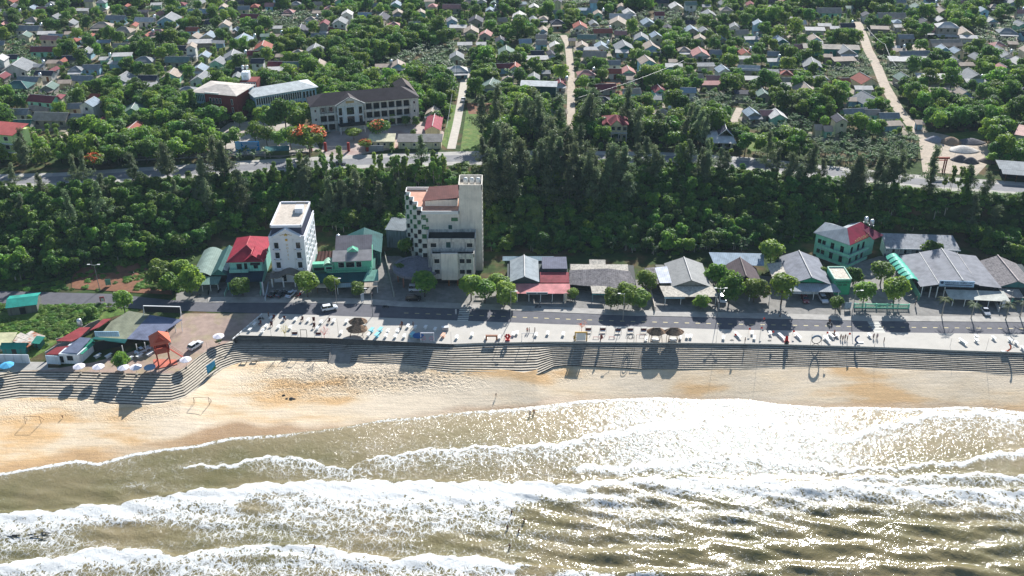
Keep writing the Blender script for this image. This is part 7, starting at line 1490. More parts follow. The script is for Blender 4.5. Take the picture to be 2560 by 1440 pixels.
# bare ornamental trees
for x,y,c,l in ((713,842,(206,190,90),'yellow artificial blossom tree by the steps'),(811,846,(226,120,112),'coral-pink artificial blossom tree by the steps'),(1454,828,(220,150,120),'coral artificial tree behind the yellow frame')):
    o=prop('blossom_tree',x,y,l,'tree'); m=MB(); rs=random.Random(int(x)); m.tube((0,0,0),(0,0,1.3),.07,5); ends=[]
    for k in range(14): a=rs.uniform(0,6.28); e=(1.3*math.cos(a)*rs.random()**.5,1.0*math.sin(a),rs.uniform(1.8,3.2)); m.tube((0,0,rs.uniform(.8,1.3)),e,.03,3); ends.append(e)
    m.obj('trunk',mat('bl_%d'%x,lin(c),rough=.8),o); C=np.array([[e[0]+rs.gauss(0,.3),e[1]+rs.gauss(0,.3),e[2]+rs.gauss(0,.25)] for e in ends for _ in range(16)]); me=leaves('blossom',C,np.full(len(C),.07),np.tile([0,0,1.],(len(C),1)),mat('blm_%d'%x,lin(c),rough=.8),1,int(x)); q=bpy.data.objects.new('blossom',me); COL.objects.link(q); q.parent=o
# flags and thin poles
for i,(x,y,h) in enumerate(((1834,856,2.7),(1870,836,2.0),(1906,812,2.4),(1928,848,2.6),(1980,842,2.0),(2118,856,3.0),(2062,858,3.6),(1449,826,2.2),(1899,838,2.6))):
    o=prop('flag',x,y,'small red flag on a thin pole','flag',grp='red flags on the promenade'); o['_auto']=1; m=MB(); m.tube((0,0,0),(0,0,h),.025,4); m.obj('pole',steel,o); m=MB(); m.slabn([(0,0,h),(.55,.12,h-.05),(.6,-.05,h-.55),(0,0,h-.6)],.02); m.obj('cloth',mat('flag_red',lin((232,72,56)),rough=.8),o)
def pole(px,py,h,label,lean=0,name='pole',arm=None,m_=None,z=None,dz=0):
    b=P(px,py) if z is None else at(px,py,z); o=empty(name,(b.x,b.y,b.z),0,label,'lamp post' if arm else 'pole'); m=MB(); m.tube((0,0,-.2),(lean,0,h),.11 if arm else .045,7,.06 if arm else .03); m.obj('shaft',m_ or steel,o)
    if arm:
        m=MB()
        for s in ((arm,) if abs(arm)<5 else (-1,1)): m.tube((lean,0,h-.2),(lean+s*1.5,-.3,h+.25),.05,5); m.box(lean+s*1.5-.4,lean+s*1.5+.4,-.5,-.15,h+.18,h+.3)
        m.obj('lamp_arm',m_ or wpaint,o)
    else: MB().box(-.12,.12,-.12,.12,0,.12).obj('base',steel,o)
    return o
for x,y,h,a,l in ((843,768,9.5,1,'tall lamp post with single arm at the kerb by two small trees'),(250,728,9,9,'double-armed lamp post beside the left lane'),(1277,801,9.5,1,'lamp post at the kerb beside the crosswalk'),(1557,803,9,-1,'lamp post in front of the wide crowned street trees'),(1793,793,9.5,9,'double-armed lamp post beside the white van'),(2128,795,9,1,'lamp post at the corner of the mint fence'),(2513,800,9.5,-1,'lamp post in front of the right-end eatery'),(932,790,9,-1,'lamp post opposite the mint-fronted eatery')): pole(x,y,h,l,arm=a,name='street_lamp')
for x,y,h,l in ((847,847,6.5,'thin pole at the seaward edge left of the thatched hut'),(678,840,4.2,'thin pole at the promenade corner'),(1128,861,4,'thin pole where the sea wall bends'),(1261,848,3.2,'thin pole behind the red flower sculpture'),(1790,856,5.5,'thin pole left of the net discs'),(1898,858,5.5,'thin pole between the net discs'),(2372,878,4.2,'thin pole on the bare right promenade'),(2464,879,4.2,'thin pole near the moon seat'),(2186,866,4,'thin pole before the crosswalk'),(519,877,3,'thin pole on the plaza kerb')): pole(x,y,h,l)
for x,y,h,l in ((848,437,11,'dark utility pole leaning beside the upper road'),(668,438,8,'lamp post on the upper road near the billboard'),(938,415,8,'lamp post on the upper road near the gate'),(2376,432,9,'dark utility pole beside the entrance arch'),(1444,300,10,'concrete utility pole beside the dirt lane'),(1705,203,9,'concrete utility pole among the village gardens'),(1925,222,10,'tall concrete utility pole among green shrubs'),(1118,372,9,'concrete utility pole beside the pale lane'),(1141,208,8,'concrete utility pole at the head of the pale lane'),(2205,155,9,'concrete utility pole at the wide lane bend'),(2235,215,9,'concrete utility pole further down the wide lane')): pole(x,y,h,l,lean=.3,name='utility_pole',z=UP,m_=steel if y!=437 else dkmetal).__setitem__('category','utility pole')
cab=mat('cable',lin((150,152,156)),rough=.5)
for i,(a,b_,h,lb) in enumerate((((1444,300),(1705,203),9.4,'sagging cable from the dirt lane pole to the gardens'),((1705,203),(2000,222),8.6,'sagging cable running right over the village gardens'),((2205,155),(2235,215),8.6,'cable between the poles of the wide dirt lane'),((2160,110),(2205,155),8.6,'cable above the far bend of the wide lane'),((1118,372),(1141,208),8.2,'cable along the pale lane'))):
    p=at(*a,UP); q=at(*b_,UP); m=MB(); pts=[(p.x+(q.x-p.x)*t,p.y+(q.y-p.y)*t,UP+h-2.2*4*t*(1-t)*.5) for t in [k/8 for k in range(9)]]; m.path(pts,.05,4); e=m.obj('power_cable',cab); tag(e,lb,'cable')
# thatch bits, boards and signs by the road
for x,y,w_,h,rz,c,l,nm in ((530,932,3.2,2.6,62,(70,160,206),'blue and green painted board standing on the steps','board'),(257,757,1.4,1.6,10,(206,120,120),'small red and white roadside board by the left lane','board'),(272,716,1.6,2.0,8,(110,170,140),'green banner hanging on the lamp post by the lane','board'),(584,741,.9,2.6,60,(170,200,210),'pale green roadside board by the eatery','board'),(660,742,.5,4.6,40,(226,226,232),'tall white banner sign beside the crimson-roofed house','banner'),(907,757,1.2,2.6,50,(214,220,226),'white shop sign in the clutter by the eatery','board'),(1414,757,.8,2.8,20,(226,214,190),'cream signboard between two eateries','board'),(1198,748,2.6,.7,0,(170,160,150),'low stone name slab under the street trees','board'),(1140,789,.4,1.6,0,(222,222,222),'narrow white sign beside the crosswalk','board'),(2118,775,2,2,10,(170,190,200),'grey frame sign at the mint fence corner','board'),(2288,765,1.0,2.6,60,(110,90,80),'dark gate pillar sign at the alley mouth','board'),(2506,772,1.2,2.4,20,(226,228,230),'white board among the palm trunks','board')):
    b=P(x,y); o=empty(nm,(b.x,b.y,b.z),R(rz),l,'sign'); MB().box(-w_/2,w_/2,-.05,.05,.5,.5+h).obj('panel',rm(c,band=.01),o)
    for s in (-1,1): MB().box(s*w_*.4-.04,s*w_*.4+.04,.06,.14,0,.5+h*.6).obj('leg',steel,o)
    if x==530: MB().slabn([(-1.7,-.08,.5),(1.6,-.08,.5),(1.6,-.08,1.6),(.2,-.08,1.0)],.03).obj('green_patch',mat('board_green',lin((96,160,96))),o)
    if x==257: MB().box(-.3,.5,-.09,-.06,.7,1.5).obj('emblem',wpaint,o)
# football goals on the sand
for x,y,rz,l in ((84,1040,3,'thin steel football goal on the sand at the left'),(505,992,3,'thin steel football goal below the curved steps')):
    o=prop('goal',x,y+20,l,'goal',rz); m=MB(); rust=mat('rusty_pipe',lin((92,72,58)),rough=.7)
    for s in (-1.9,1.9): m.tube((s,0,0),(s,0,2.3),.05,5); m.tube((s,0,2.3),(s*1.1,1.6,0),.04,5); m.tube((s,0,0),(s*1.1,1.6,0),.04,5)
    m.tube((-1.9,0,2.3),(1.9,0,2.3),.05,5); m.tube((-2.1,1.6,0),(2.1,1.6,0),.04,5); m.obj('frame',rust,o)
# rocks and benches on the sand
for i,(x,y,s) in enumerate(((709,989,.35),(717,997,.3),(729,997,.5),(736,998,.3),(894,985,.25))):
    b=P(x,y); m=MB(); rs=random.Random(i); m.lathe([(.3,-.2),(.9,.05),(.8,.5),(.3,.8),(.05,.85)],0,0,7); m.v=[(q[0]*rs.uniform(.8,1.3)*s*1.4,q[1]*rs.uniform(.7,1.2)*s,q[2]*s) for q in m.v]; e=m.obj('rock',mat('dark_rock',(.07,.065,.06),rough=.9,var=.4),loc=b); tag(e,'dark rock','rock','dark rocks at the tide line'); e['_auto']=1; e['_base']='dark boulder on the sand'
for x,y in ((611,905),(637,903)):
    o=prop('bench',x,y,'grey stone bench','bench',dz=.25); o['_auto']=1; o['_base']='grey bench on the sand below the steps'; MB().box(-.9,.9,-.35,.35,.4,.52).obj('seat',conc,o); [MB().box(s*.7-.1,s*.7+.1,-.25,.25,-.1,.4).obj('leg',conc,o) for s in (-1,1)]
# roadside stall thatches
for x,y,w_,l in ((808,730,3.2,'small straw-topped stall between two street trees'),):
    o=prop('stall',x,y,l,'stall',dz=0); MB().slab((-w_/2,-1.2,2.2),(w_/2,-1.2,2.2),(w_/2*.5,1.2,3.0),(-w_/2*.5,1.2,3.0),.12).obj('roof',rm((214,204,190)),o); [MB().box(s*w_*.45-.05,s*w_*.45+.05,-1.1,-1,0,2.2).obj('post',wood,o) for s in (-1,1)]
# ---------------------------------------------------------------- people in the scene
person(1949,794,'person walking on the pavement in dark clothes beside a tree shadow',(30,34,44),(28,30,40),'walk',80)
for a in ((1318,832,'person in a red shirt, left of a pair on the promenade',(206,44,40)),(1323,832,'person in a dark red shirt, right of a pair on the promenade',(150,30,34)),(1337,832,'person in black standing right of the red-shirted pair',(24,24,28)),(1435,852,'person in a yellow outfit beside the yellow gate frame',(206,190,60)),(1862,857,'person in black crouched near the red-topped screen',(24,24,28)),(2101,849,'person in dark blue, first of the group by the boat seat',(40,48,84)),(2106,852,'person in grey, second of the group by the boat seat',(80,84,96)),(2112,849,'person in black, third of the group by the boat seat',(26,28,36)),(2117,853,'person in navy, last of the group by the boat seat',(36,42,70)),(2183,847,'person in blue beside a white table near the crosswalk',(60,70,120)),(2192,847,'person in yellow shorts near the crosswalk',(120,120,160)),(2209,857,'person left in the ring sculpture near the pole',(60,60,66)),(1004,823,'person standing in shade beside a chair',(40,36,40)),(1033,817,'person standing in shade between tables',(50,60,80)),(672,792,'person in black at the promenade corner by the road',(24,26,32)),(1271,851,'person in red at the flower sculpture',(180,30,34)),(336,690,'person in white standing on the red earth slope',(206,206,210)),(300,922,'person in dark clothes among the white umbrellas',(40,30,34)),(2246,745,'person in blue beneath the restaurant roof',(40,80,150)),(398,928,'person seated in black by the watchtower foot',(26,28,32)),(930,742,'person in white beside the shop sign clutter',(214,214,220))):
    person(a[0],a[1],a[2],a[3],(34,38,54),'stand',rnd.uniform(-90,90))
person(2073,810,'rider in black on the motorbike crossing the road',(26,26,30),(26,28,36),'stand',-40,dz=.1); person(2085,838,'rider with a patterned red shirt on the motorbike',(190,90,74),(40,40,50),'stand',-60,dz=.1)
person(1325,1041,'wader in a pale shirt, left of two at the shoreline',(190,200,214),(50,50,64),'walk',20,z=SEA-.25); person(1335,1036,'wader in an orange shirt, right of two at the shoreline',(214,150,110),(56,50,50),'stand',-30,z=SEA-.25)
for x,y,l in ((1279,1288,'bather furthest out in the broken white foam'),(1269,1327,'bather in dark clothes at the foam edge'),(1297,1336,'bather right of the one at the foam edge'),(1310,1309,'bather low in the water behind the others'),(1274,1374,'bather standing nearest the last breaker'),(788,1379,'lone bather at the crest of the near breaker')): person(x,y,l,(26,28,34),(24,26,32),'stand',rnd.uniform(0,90),z=SEA-.55)
person(1240,992,'child in dark clothes walking on the open sand',(36,32,36),(36,34,40),'walk',40,s=.7)
person(157,1046,'person in black sitting near the left goal',(24,24,28),(30,30,36),'stand',0,s=.6)
o=prop('boat_wreck',75,1340,'dark driftwood tangle in the surf at the left','driftwood',z=SEA); m=MB(); rs=random.Random(2)
for k in range(9): a=rs.uniform(-.5,.5); x=rs.uniform(-4,4); y=rs.uniform(-1.5,1.5); m.tube((x-1,y,.0+rs.random()*.2),(x+1,y+a,.25+rs.random()*.2),.14,5,.05)
m.obj('branches',dkmetal,o); o.name='driftwood'
# ---------------------------------------------------------------- planting
PX_ROADS=[(l[0],l[1]) for l in LANES]
LW=[([at(a,b,UP) for a,b in p],wd) for p,wd,_ in LANES]
YP=[[(at(a,b,UP).x,at(a,b,UP).y) for a,b in p] for n_,p,_ in YARDS]
def inpoly(x,y,poly):
    c=False; j=len(poly)-1
    for i in range(len(poly)):
        if (poly[i][1]>y)!=(poly[j][1]>y) and x<(poly[j][0]-poly[i][0])*(y-poly[i][1])/(poly[j][1]-poly[i][1]+1e-9)+poly[i][0]: c=not c
        j=i
    return c
def dseg(x,y,a,b):
    dx,dy=b.x-a.x,b.y-a.y; t=max(0,min(1,((x-a.x)*dx+(y-a.y)*dy)/(dx*dx+dy*dy+1e-9))); return math.hypot(x-a.x-t*dx,y-a.y-t*dy)
UTw=[at(a,b,UP) for a,b in UT]; UBw=[at(a,b,UP) for a,b in UB]
utx=[v.x for v in UTw]; uty=[v.y for v in UTw]; ubx=[v.x for v in UBw]; uby=[v.y for v in UBw]
LANEPX=[[proj(v.x,v.y,UP) for v in q] for q,_ in LW[:3]]
def village_ok(x,y,r,h,rr):
    if y<np.interp(x,utx,uty)+r*.6: return False
    for q,wd in LW:
        for a,b in zip(q[:-1],q[1:]):
            if dseg(x,y,a,b)<wd/2+r*.75: return False
    for p in YP:
        if inpoly(x,y,p): return False
    for fx_,fy2,fr in FOOTP:
        if (x-fx_)**2+(y-fy2)**2<(fr*.8+r*.55)**2: return False
    cx,cy=proj(x,y,UP+h*.6); sc=F/depth(x,y,UP+3); hw=r*sc; hv=h*.38*sc
    by=proj(x,y,UP)[1]
    for X0,X1,Y0,Y1 in HR:
        if by>Y1-6 and cx+hw*.7>X0 and cx-hw*.7<X1 and cy-hv<Y1-(Y1-Y0)*.35 and cy+hv>Y0:
            if rr.random()<.9: return False
    for L_ in LANEPX:
        for (ax,ay),(bx,by2) in zip(L_[:-1],L_[1:]):
            if min(ay,by2)-2<cy<max(ay,by2)+2:
                t=(cy-ay)/(by2-ay+1e-9); lx=ax+(bx-ax)*t
                if abs(lx-cx)<hw*.8+1.2*sc: return False
    return -60<cx<2620 or rr.random()<.5
def nfield(x,y,k): return math.sin(x*.031+k*1.7+1.3*math.sin(y*.023+k))*math.sin(y*.037+k*2.3+math.sin(x*.019*k))
KIND_BASE={'broad':'round leafy tree','small':'small leafy tree','street':'street tree','forest':'dense forest tree','wide':'broad spreading tree','pine':'wispy casuarina','gum':'slender pale tree','banana':'banana clump','palm':'coconut palm','column':'dome-topped column shrub'}
def put(kind,x,y,z,s,r,group,**k):
    o=plant(kind,x,y,z,s,group=group,cat={'banana':'banana plant','column':'shrub','palm':'palm'}.get(kind,'tree'),r=r,**k); o['_base']=KIND_BASE[kind]; return o
rr=random.Random(21); cand=[]
yy=338.
while yy<665:
    sp=4.3 if yy<430 else 4.9; xx=-430+rr.uniform(0,sp)
    lim=.60*yy+25
    while xx<430:
        x=xx+rr.uniform(-1.4,1.4); y=yy+rr.uniform(-1.6,1.6); xx+=sp
        if abs(x)>lim: continue
        n1=nfield(x,y,1); n2=nfield(x,y,3)
        kind='broad'
        if n2>.5: kind='banana'
        elif n2<-.72: kind='column'
        elif rr.random()<.22: kind='small'
        elif rr.random()<.05: kind='banana'
        elif rr.random()<.04: kind='gum'
        s=rr.uniform(.85,1.25); 
        if kind=='broad' and rr.random()<.15: s*=1.25
        if kind=='column' and rr.random()<.25: kind='broad'
        r_,h={'broad':(3.2,6.2),'small':(2.,4.2),'banana':(1.9,3.6),'column':(.9,3),'gum':(1.6,9)}[kind]
        if village_ok(x,y,r_*s,h*s,rr): cand.append((y,x,kind,s))
        elif kind in('broad','gum') and village_ok(x,y,1.3,2.3,rr): cand.append((y,x,'small',.55))
    yy+=sp*.92
cand.sort(); cnt={}; lim={'broad':185,'small':75,'banana':150,'column':120,'gum':20}; far={}
for y,x,kind,s in cand:
    cnt[kind]=cnt.get(kind,0)+1
    if cnt[kind]<=lim[kind]: put(kind,x,y,UP,s,rr,{'broad':'leafy trees of the village','small':'small trees of the village','banana':'banana clumps of the village','column':'column shrubs of the village','gum':'slender trees of the village'}[kind])
    else: far.setdefault('tree' if kind in('broad','small','gum') else kind,[]).append((x,y,UP,s*(.75 if kind=='small' else 1),rr.uniform(0,6.28),rr.randrange(5),s*rr.uniform(.8,1.15)*(.75 if kind=='small' else 1)))
def joined(kind,i):
    _,(a,b),_s=TPL[kind][i]; va=np.empty(len(a.vertices)*3); a.vertices.foreach_get('co',va); vb=np.empty(len(b.vertices)*3); b.vertices.foreach_get('co',vb); na=len(a.vertices)
    me=bpy.data.meshes.new('tree_model'); me.from_pydata(np.concatenate([va,vb]).reshape(-1,3).tolist(),[],[tuple(p.vertices) for p in a.polygons]+[tuple(q+na for q in p.vertices) for p in b.polygons])
    me.materials.append(a.materials[0]); me.materials.append(b.materials[0]); me.polygons.foreach_set('material_index',[0]*len(a.polygons)+[1]*len(b.polygons)); return me
scatter('village_woodland',far.get('tree',[]),[joined('broad',i) for i in range(5)],'mass of garden trees filling the distant village between the houses','woodland')
for k,nm in (('banana','banana_grove'),('column','shrub_plantation')):
    if far.get(k): scatter(nm,[(a,b,c,d,e,f%len(TPL[k]),g) for a,b,c,d,e,f,g in far[k]],[joined(k,i) for i in range(len(TPL[k]))],'distant '+{'banana':'banana grove','column':'rows of dome-topped shrubs'}[k]+' scattered through the far village','plantation')
# slope forest -----------------------------------------------------------------
LOWER=[(-900,735),(0,722),(150,700),(250,672),(340,668),(470,640),(520,615),(600,582),(780,575),(950,590),(1000,612),(1230,640),(1260,640),(1300,630),(1560,640),(1640,640),(1900,628),(2030,600),(2230,572),(2400,584),(2440,626),(2560,660),(3600,730)]
lw=[P(a,b) for a,b in LOWER]; lwx=[v.x for v in lw]; lwy=[v.y for v in lw]
TOWER=[(1005,1220,470,700),(665,800,500,700)]
fc=[]; y=255.
while y<345:
    x=-260.+rr.uniform(0,3)
    while x<270:
        X_=x+rr.uniform(-1.3,1.3); Y_=y+rr.uniform(-1.3,1.3); x+=3.35
        lo=np.interp(X_,lwx,lwy); hi=np.interp(X_,ubx,uby)
        if not(lo+1.2<Y_<hi-1.6) or abs(X_)>.62*Y_+14: continue
        px,py=proj(X_,Y_,Gf(X_,Y_)); 
        if 1120<px<1215 and py<470: continue
        fc.append((X_,Y_,px,py,(Y_-lo),(hi-Y_)))
    y+=3.1
fc.sort(key=lambda q:q[1]); rr.shuffle(fc); nf=0; und=[]
front_=[q for q in fc]
for X_,Y_,px,py,dl,dh in front_:
    z=Gf(X_,Y_); pick=rr.random(); s=rr.uniform(.62,1.05)
    if dh<7: s*=.55
    if dl<5 and pick<.28: put('banana',X_,Y_,z,rr.uniform(.9,1.4),rr,'banana clumps at the slope foot'); continue
    if 640<px<1200 and dh<16 and pick<.5: put('gum',X_,Y_,z,rr.uniform(.6,.95),rr,'slender trees by the upper road'); continue
    nf+=1
    if nf<=300: put('forest',X_,Y_,z,s,rr,'dense trees on the slope')
    else: und.append((X_,Y_,z,s,rr.uniform(0,6.28),rr.randrange(3),s*rr.uniform(.8,1.1)))
scatter('slope_woodland',und,[joined('forest',i) for i in range(3)],'unbroken dark woodland covering the slope behind the seafront row','woodland')
# casuarinas
for x0,x1,y0,y1,n_ in ((20,140,398,445,4),(190,430,402,480,7),(530,568,388,450,5),(690,775,440,520,6),(40,330,500,600,5),(400,640,490,560,7),(1205,1340,400,540,20),(1340,1480,390,540,23),(1480,1570,462,530,8),(1580,1800,408,480,13),(1800,1960,430,460,3),(1960,2340,445,500,19),(1200,1250,330,372,3),(1290,1490,300,375,13),(1560,1770,325,380,10),(1030,1240,400,440,3),(2340,2600,500,560,4),(820,1010,470,560,8)):
    for _ in range(n_):
        px=rr.uniform(x0,x1); py=rr.uniform(y0,y1); v=P(px,py) if py>pl(UB,px) else at(px,py,UP)
        if pl(UT,px)<py<pl(UB,px)+3: v=P(px,pl(UB,px)+rr.uniform(4,14))
        if 1005<px<1215 and py>445: continue
        if 1120<px<1200: continue
        put('pine',v.x,v.y,v.z,rr.uniform(.62,1.0)*(1.28 if 1200<px<1580 else 1.0),rr,'casuarinas along the upper road')
for x0,x1,y0,y1,n_ in ((780,900,440,480,9),(930,1115,440,480,20),(1060,1110,420,450,3),(2310,2420,470,505,8),(1660,1790,410,450,9)):
    for _ in range(n_): px=rr.uniform(x0,x1); v=P(px,rr.uniform(y0,y1)); put('gum',v.x,v.y,v.z,rr.uniform(.6,.95),rr,'slender trees by the upper road')
# street trees and named groups
for x,y,s in ((402,716,1.25),(455,705,1.15),(430,735,1.0),(480,738,1.3),(313,782,1.0),(228,792,.55),(608,741,1.05),(769,742,1.3),(832,738,.85),(893,738,.75),(1062,742,1.35),(1178,752,1.25),(1212,758,1.2),(1262,765,1.15),(1243,735,1.1),(1432,750,.6),(1528,768,1.0),(1562,766,1.1),(1598,768,1.0),(1612,728,1.0),(1752,772,.8),(1788,712,1.15),(1822,758,1.35),(1884,756,1.15),(1952,762,1.45),(1924,668,1.4),(2200,712,1.25),(2132,712,.9),(2156,766,1.15),(2232,766,1.35),(2088,778,.7),(2328,655,1.2),(304,922,.75),(1000,700,.8),(1015,640,.9),(2056,698,.6)):
    v=P(x,y); put('street',v.x,v.y,v.z,s*1.0,rr,'street trees of the seafront row')
for x,y,s in ((2354,793,1.0),(2427,796,.95),(2513,800,1.05),(2549,793,1.0)):
    v=P(x,y); put('palm',v.x,v.y,v.z,s,rr,'coconut palms before the restaurant')
for x,y,s in ((2000,285,1.1),(2160,335,1.2),(560,270,.9),(40,300,.8)): v=at(x,y,UP); put('palm',v.x,v.y,v.z,s,rr,'palms in the village')
for x,y,s in ((565,374,1.0),(592,366,.9),(640,360,1.1),(668,364,1),(698,370,1.05),(728,374,1.1),(545,372,.9),(680,330,1.5),(715,325,1.6),(745,330,1.35),(660,318,1.2),(600,318,.85),(835,310,.4),(875,318,.5),(980,312,.6),(1015,316,.7),(1040,318,.6),(1035,345,.45),(1000,300,.9),(955,302,.9),(935,302,.7)):
    v=at(x,y,UP); put('broad',v.x,v.y,v.z,s,rr,'leafy trees of the school yard')
for x,y,s in ((408,392,1.0),(350,385,.9),(455,390,1.0),(500,370,.8),(885,352,.8),(330,360,.8),(2330,310,.8),(2440,300,1.0),(2520,300,1.0),(2540,340,.7)):
    v=at(x,y,UP); put('wide',v.x,v.y,v.z,s*.85,rr,'broad spreading trees')
def flamboyant(px,py,s,lab,seed,amt=1.):
    v=at(px,py,UP); name,(c,t),_s=TPL['wide'][seed%2]; o=empty('flame_tree',v,seed,lab,'tree','flame trees in bloom'); o.scale=(s,s,s*1.05)
    for me,n_ in ((c,'crown'),(t,'trunk')): q=bpy.data.objects.new(n_,me); COL.objects.link(q); q.parent=o
    rs=np.random.RandomState(seed); n_=int(520*amt); a=rs.uniform(0,6.28,n_); r_=4.6*np.sqrt(rs.uniform(0,1,n_)); ph=rs.uniform(0,6.28)
    keep=np.sin(a*2+ph)+np.sin(r_*1.7+ph)*.7>-.1; C=np.stack([r_*np.cos(a),r_*np.sin(a),7.9-.095*r_**2+rs.normal(0,.2,n_)],1)[keep]
    me=leaves('blossom',C,rs.uniform(.2,.42,len(C)),np.tile([0,-.3,1.],(len(C),1)),LM['flower'],1,seed); q=bpy.data.objects.new('blossom',me); COL.objects.link(q); q.parent=o
flamboyant(775,394,1.45,'large flame tree with orange blossom left of the gate yard',1,1.3); flamboyant(948,350,.95,'flame tree with sparse red blossom in the gate yard',2,.5); flamboyant(914,378,.55,'small flame tree with orange blossom beside the cream annex',3,1.2); flamboyant(237,432,.85,'flame tree with orange crown at the left of the upper road',5,1.6)
# undergrowth: bushes nobody could count
ug=[]
for _ in range(2600):
    px=rr.uniform(-60,2620); v=None
    a=pl(UB,px)+2; b=pl(LOWER,px)-2; py=a+(b-a)*rr.random()**1.3; v=P(px,py); s=rr.uniform(.7,1.5)
    ug.append((v.x,v.y,v.z-.1,s,rr.uniform(0,6.28),rr.randrange(3),s*rr.uniform(.6,1)))
for _ in range(900):
    px=rr.uniform(-40,300); py=rr.uniform(762,870)
    if px>100+(870-py)*1.9 or (px<100 and 775<py<800): continue
    v=P(px,py); s=rr.uniform(.4,.9); ug.append((v.x,v.y,v.z-.1,s,rr.uniform(0,6.28),rr.randrange(3),s*.6))
for _ in range(500):
    px=rr.uniform(-40,480); py=rr.uniform(640,727)
    if 170<px<345 and rr.random()<.75: continue
    if py>pl(ROADT,px)-4: continue
    v=P(px,py); s=rr.uniform(.5,1.0); ug.append((v.x,v.y,v.z-.1,s,rr.uniform(0,6.28),rr.randrange(3),s*.6))
n_=0
while n_<1500:
    x=rr.uniform(-330,330); y=rr.uniform(345,600)
    if abs(x)>.58*y: continue
    n_+=1
    if village_ok(x,y,.9,1.2,rr): s=rr.uniform(.6,1.2); ug.append((x,y,UP-.1,s,rr.uniform(0,6.28),rr.randrange(3),s*.8))
scatter('undergrowth',ug,BUSH,'low green bushes and creepers covering the slope and gardens','undergrowth')
# red earth cut on the left slope
q=[P(a,b,.25) for a,b in ((170,690),(215,650),(300,640),(345,655),(430,700),(420,722),(330,722),(280,700),(230,712))]
# ---------------------------------------------------------------- haze
m=bpy.data.materials.new('haze_air'); m.use_nodes=True; n=m.node_tree
for q in list(n.nodes):
    if q.type!='OUTPUT_MATERIAL': n.nodes.remove(q)
v=n.nodes.new('ShaderNodeVolumePrincipled'); v.inputs['Density'].default_value=.00007; v.inputs['Color'].default_value=(.62,.82,1,1); v.inputs['Anisotropy'].default_value=.0
n.links.new(v.outputs[0],[q for q in n.nodes if q.type=='OUTPUT_MATERIAL'][0].inputs['Volume'])
mb=MB(); mb.box(-5900,5900,-5900,6900,-11,H+12); o=mb.obj('haze',m); o['kind']='stuff'; o['label']='thin pale haze over the village and sea'
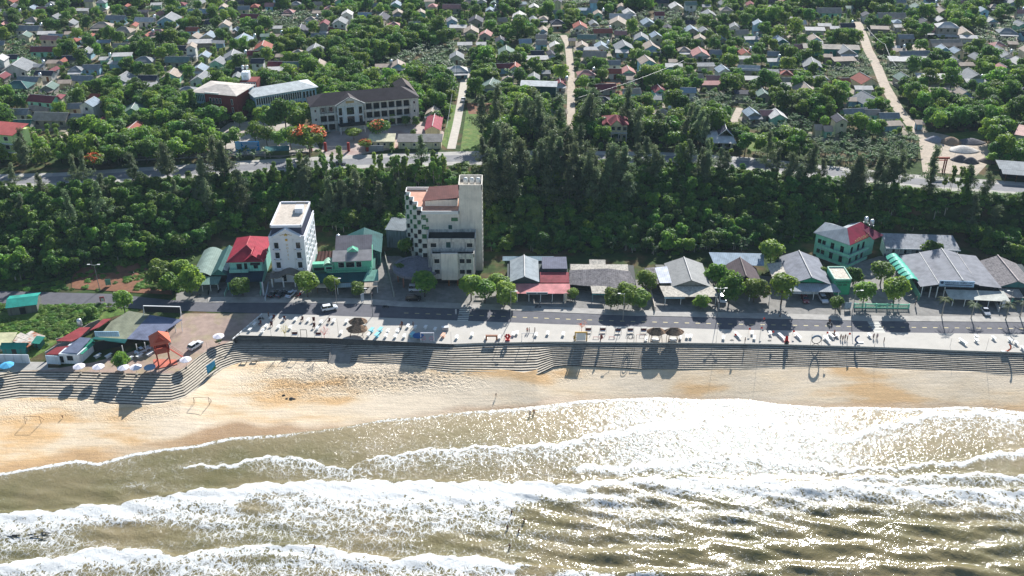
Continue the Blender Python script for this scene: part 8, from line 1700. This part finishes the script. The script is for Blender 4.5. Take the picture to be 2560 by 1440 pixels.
# ---------------------------------------------------------------- labels that single out each thing
LMK=[(60,40,'in the far upper left corner'),(230,40,'in the far left of the village'),(420,40,'at the top left of centre'),(60,130,'at the left edge of the village'),(250,120,'in the left village'),(430,120,'behind the tan roofed school'),(600,110,'above the school turret'),(60,210,'left, below the first rows'),(210,200,'left of the school gardens'),(380,210,'just left of the red school block'),(120,280,'near the lime-green house'),(300,290,'left of the school yard'),(700,20,'at the very top, left of centre'),(900,20,'at the very top centre'),(1120,20,'top centre, right of the woods'),(700,120,'behind the pale blue school block'),(900,130,'in the woods behind the school'),(1080,120,'above the head of the pale lane'),(1230,60,'upper centre, left of the dirt lane'),(1240,160,'right of the pale lane head'),(950,230,'behind the dark-roofed school'),(1090,270,'left of the pale lane'),(1300,20,'top edge, right of centre'),(1500,25,'top edge near the white long roof'),(1700,25,'top edge in the right half'),(1370,110,'left of the dirt lane head'),(1370,180,'left of the dirt lane'),(1500,100,'right of the dirt lane head'),(1640,110,'upper right of the dirt lane'),(1790,90,'amid the upper right groves'),(1500,180,'right of the dirt lane'),(1640,170,'near the gables right of centre'),(1800,190,'amid the gardens right of centre'),(1350,250,'beside the dark teal warehouse'),(1500,260,'behind the cream villa'),(1650,260,'right of the cream villa'),(1850,260,'behind the white skirt-roofed house'),(1300,330,'left of the cream villa'),(1400,360,'by the road below the dirt lane'),(1640,350,'between villa and skirt-roofed house'),(1900,340,'right of the skirt-roofed house'),(1950,30,'top edge left of the wide lane'),(2080,40,'top, beside the wide lane'),(2250,40,'top, right of the wide lane'),(2450,30,'in the far upper right corner'),(1960,110,'left of the long teal warehouse'),(2080,110,'around the long teal warehouse'),(2260,110,'right of the wide dirt lane'),(2400,110,'in the upper right village'),(2520,110,'at the upper right edge'),(1950,210,'left of the orange-red roofed house'),(2110,210,'beside the orange-red roofed house'),(2250,200,'near the wide lane bend'),(2400,200,'in the right village'),(2520,200,'at the right edge of the village'),(2100,290,'above the casuarinas on the right'),(2250,300,'beside the lower wide lane'),(2450,300,'behind the gravel yard'),(2050,370,'by the upper road, centre right'),(2280,390,'left of the gravel yard'),(2500,420,'right of the gravel yard'),
(60,400,'below the lime-green house'),(250,400,'left of the blue billboard'),(420,380,'left end of the school yard'),(600,360,'around the blue billboard'),(750,350,'beside the large flame tree'),(900,320,'before the dark-roofed school'),(1030,330,'near the cream annexes'),(60,500,'on the far left slope'),(250,500,'on the left slope, upper part'),(430,490,'on the upper slope left of centre'),(600,490,'above the crimson-roofed house'),(750,480,'above the white hotel'),(900,480,'upper slope left of the derelict tower'),(1060,440,'behind the derelict tower'),(100,620,'low on the far left slope'),(300,620,'low on the left slope'),(450,600,'on the slope above the eatery'),(620,580,'just behind the crimson-roofed house'),(860,590,'behind the mint-fronted eatery'),(1280,450,'upper slope right of the tower'),(1420,460,'upper slope among dense casuarinas'),(1560,470,'upper slope right of centre'),(1700,470,'slope below the skirt-roofed house'),(1860,480,'slope above the brown-roofed eatery'),(2050,480,'slope above the guesthouse'),(2250,500,'upper slope on the right'),(2450,520,'upper slope at the far right'),(1280,580,'slope foot right of the tower'),(1450,580,'slope foot behind the patched eatery'),(1620,580,'slope foot, centre right'),(1780,590,'slope foot behind the brown roof'),(1920,580,'slope foot left of the guesthouse'),(2300,560,'behind the white room block'),(2500,600,'slope foot at the far right'),
(450,710,'by the left eatery'),(610,720,'before the crimson-roofed house'),(770,715,'right of the white hotel door'),(870,715,'before the mint-fronted eatery'),(1050,715,'by the disc porch'),(1220,720,'right of the derelict hotel'),(1430,730,'beside the pink awning'),(1570,730,'before the patched eatery'),(1760,740,'before the pale apron roof'),(1860,720,'before the brown-roofed eatery'),(1970,730,'before the green-gabled eatery'),(2090,720,'beside the karaoke kiosk'),(2180,710,'in the guesthouse garden'),(2330,620,'by the white room block'),(2430,780,'before the big restaurant'),(320,780,'beside the left lane'),(300,900,'on the left plaza'),(30,900,'at the lower left edge'),
(640,820,'at the slanted promenade end'),(700,800,'near the yellow tree'),(760,820,'around the left swing benches'),(830,815,'near the pink tree'),(900,830,'beside the thatched hut'),(990,835,'in front of the shade edge'),(1060,825,'behind the white gate frame'),(1160,845,'where the sea wall bends'),(1230,845,'beside the brown gate frame'),(1300,835,'beside the red flower sculpture'),(1390,838,'left of the yellow frame'),(1460,830,'by the yellow frame'),(1540,830,'above the oval loop frame'),(1610,845,'left of the thatched parasols'),(1710,848,'right of the thatched parasols'),(1820,845,'near the left net disc'),(1900,845,'near the right net disc'),(1980,845,'beside the throne'),(2060,845,'beside the ring sculpture'),(2120,850,'near the boat seat'),(2180,845,'by the right crosswalk'),(2420,850,'on the bare right promenade'),(2540,860,'beside the moon seat'),(620,905,'near the curved steps'),(720,995,'on the churned sand')]
def nth(n): return {1:'1st',2:'2nd',3:'3rd'}.get(n%10 if n%100 not in(11,12,13) else 0,'x').replace('x','')[-3:] if False else ('%dth'%n if 10<=n%100<=20 else '%d%s'%(n,{1:'st',2:'nd',3:'rd'}.get(n%10,'th')))
auto=[o for o in bpy.data.objects if o.parent is None and o.get('_auto')]
grp={}
for o in auto:
    base=o.get('_base') or o.get('label') or o.name; x,y=proj(*o.location)
    ph=min(LMK,key=lambda l:(l[0]-x)**2+((l[1]-y)*1.25)**2)[2]
    if len((base+' '+ph).split())>13 and ' with ' in base: base=base.split(' with ')[0]
    grp.setdefault((base,ph),[]).append((x,o))
for (base,ph),ls in grp.items():
    ls.sort(key=lambda t:t[0])
    for i,(x,o) in enumerate(ls):
        if len(ls)==1: o['label']='%s %s'%(base,ph)
        elif i==0: o['label']='leftmost %s %s'%(base,ph)
        elif i==len(ls)-1: o['label']='rightmost %s %s'%(base,ph)
        else: o['label']='%s %s from left, %s'%(nth(i+1),base,ph)
for o in bpy.data.objects:
    for k in ('_auto','_base'):
        if k in o: del o[k]
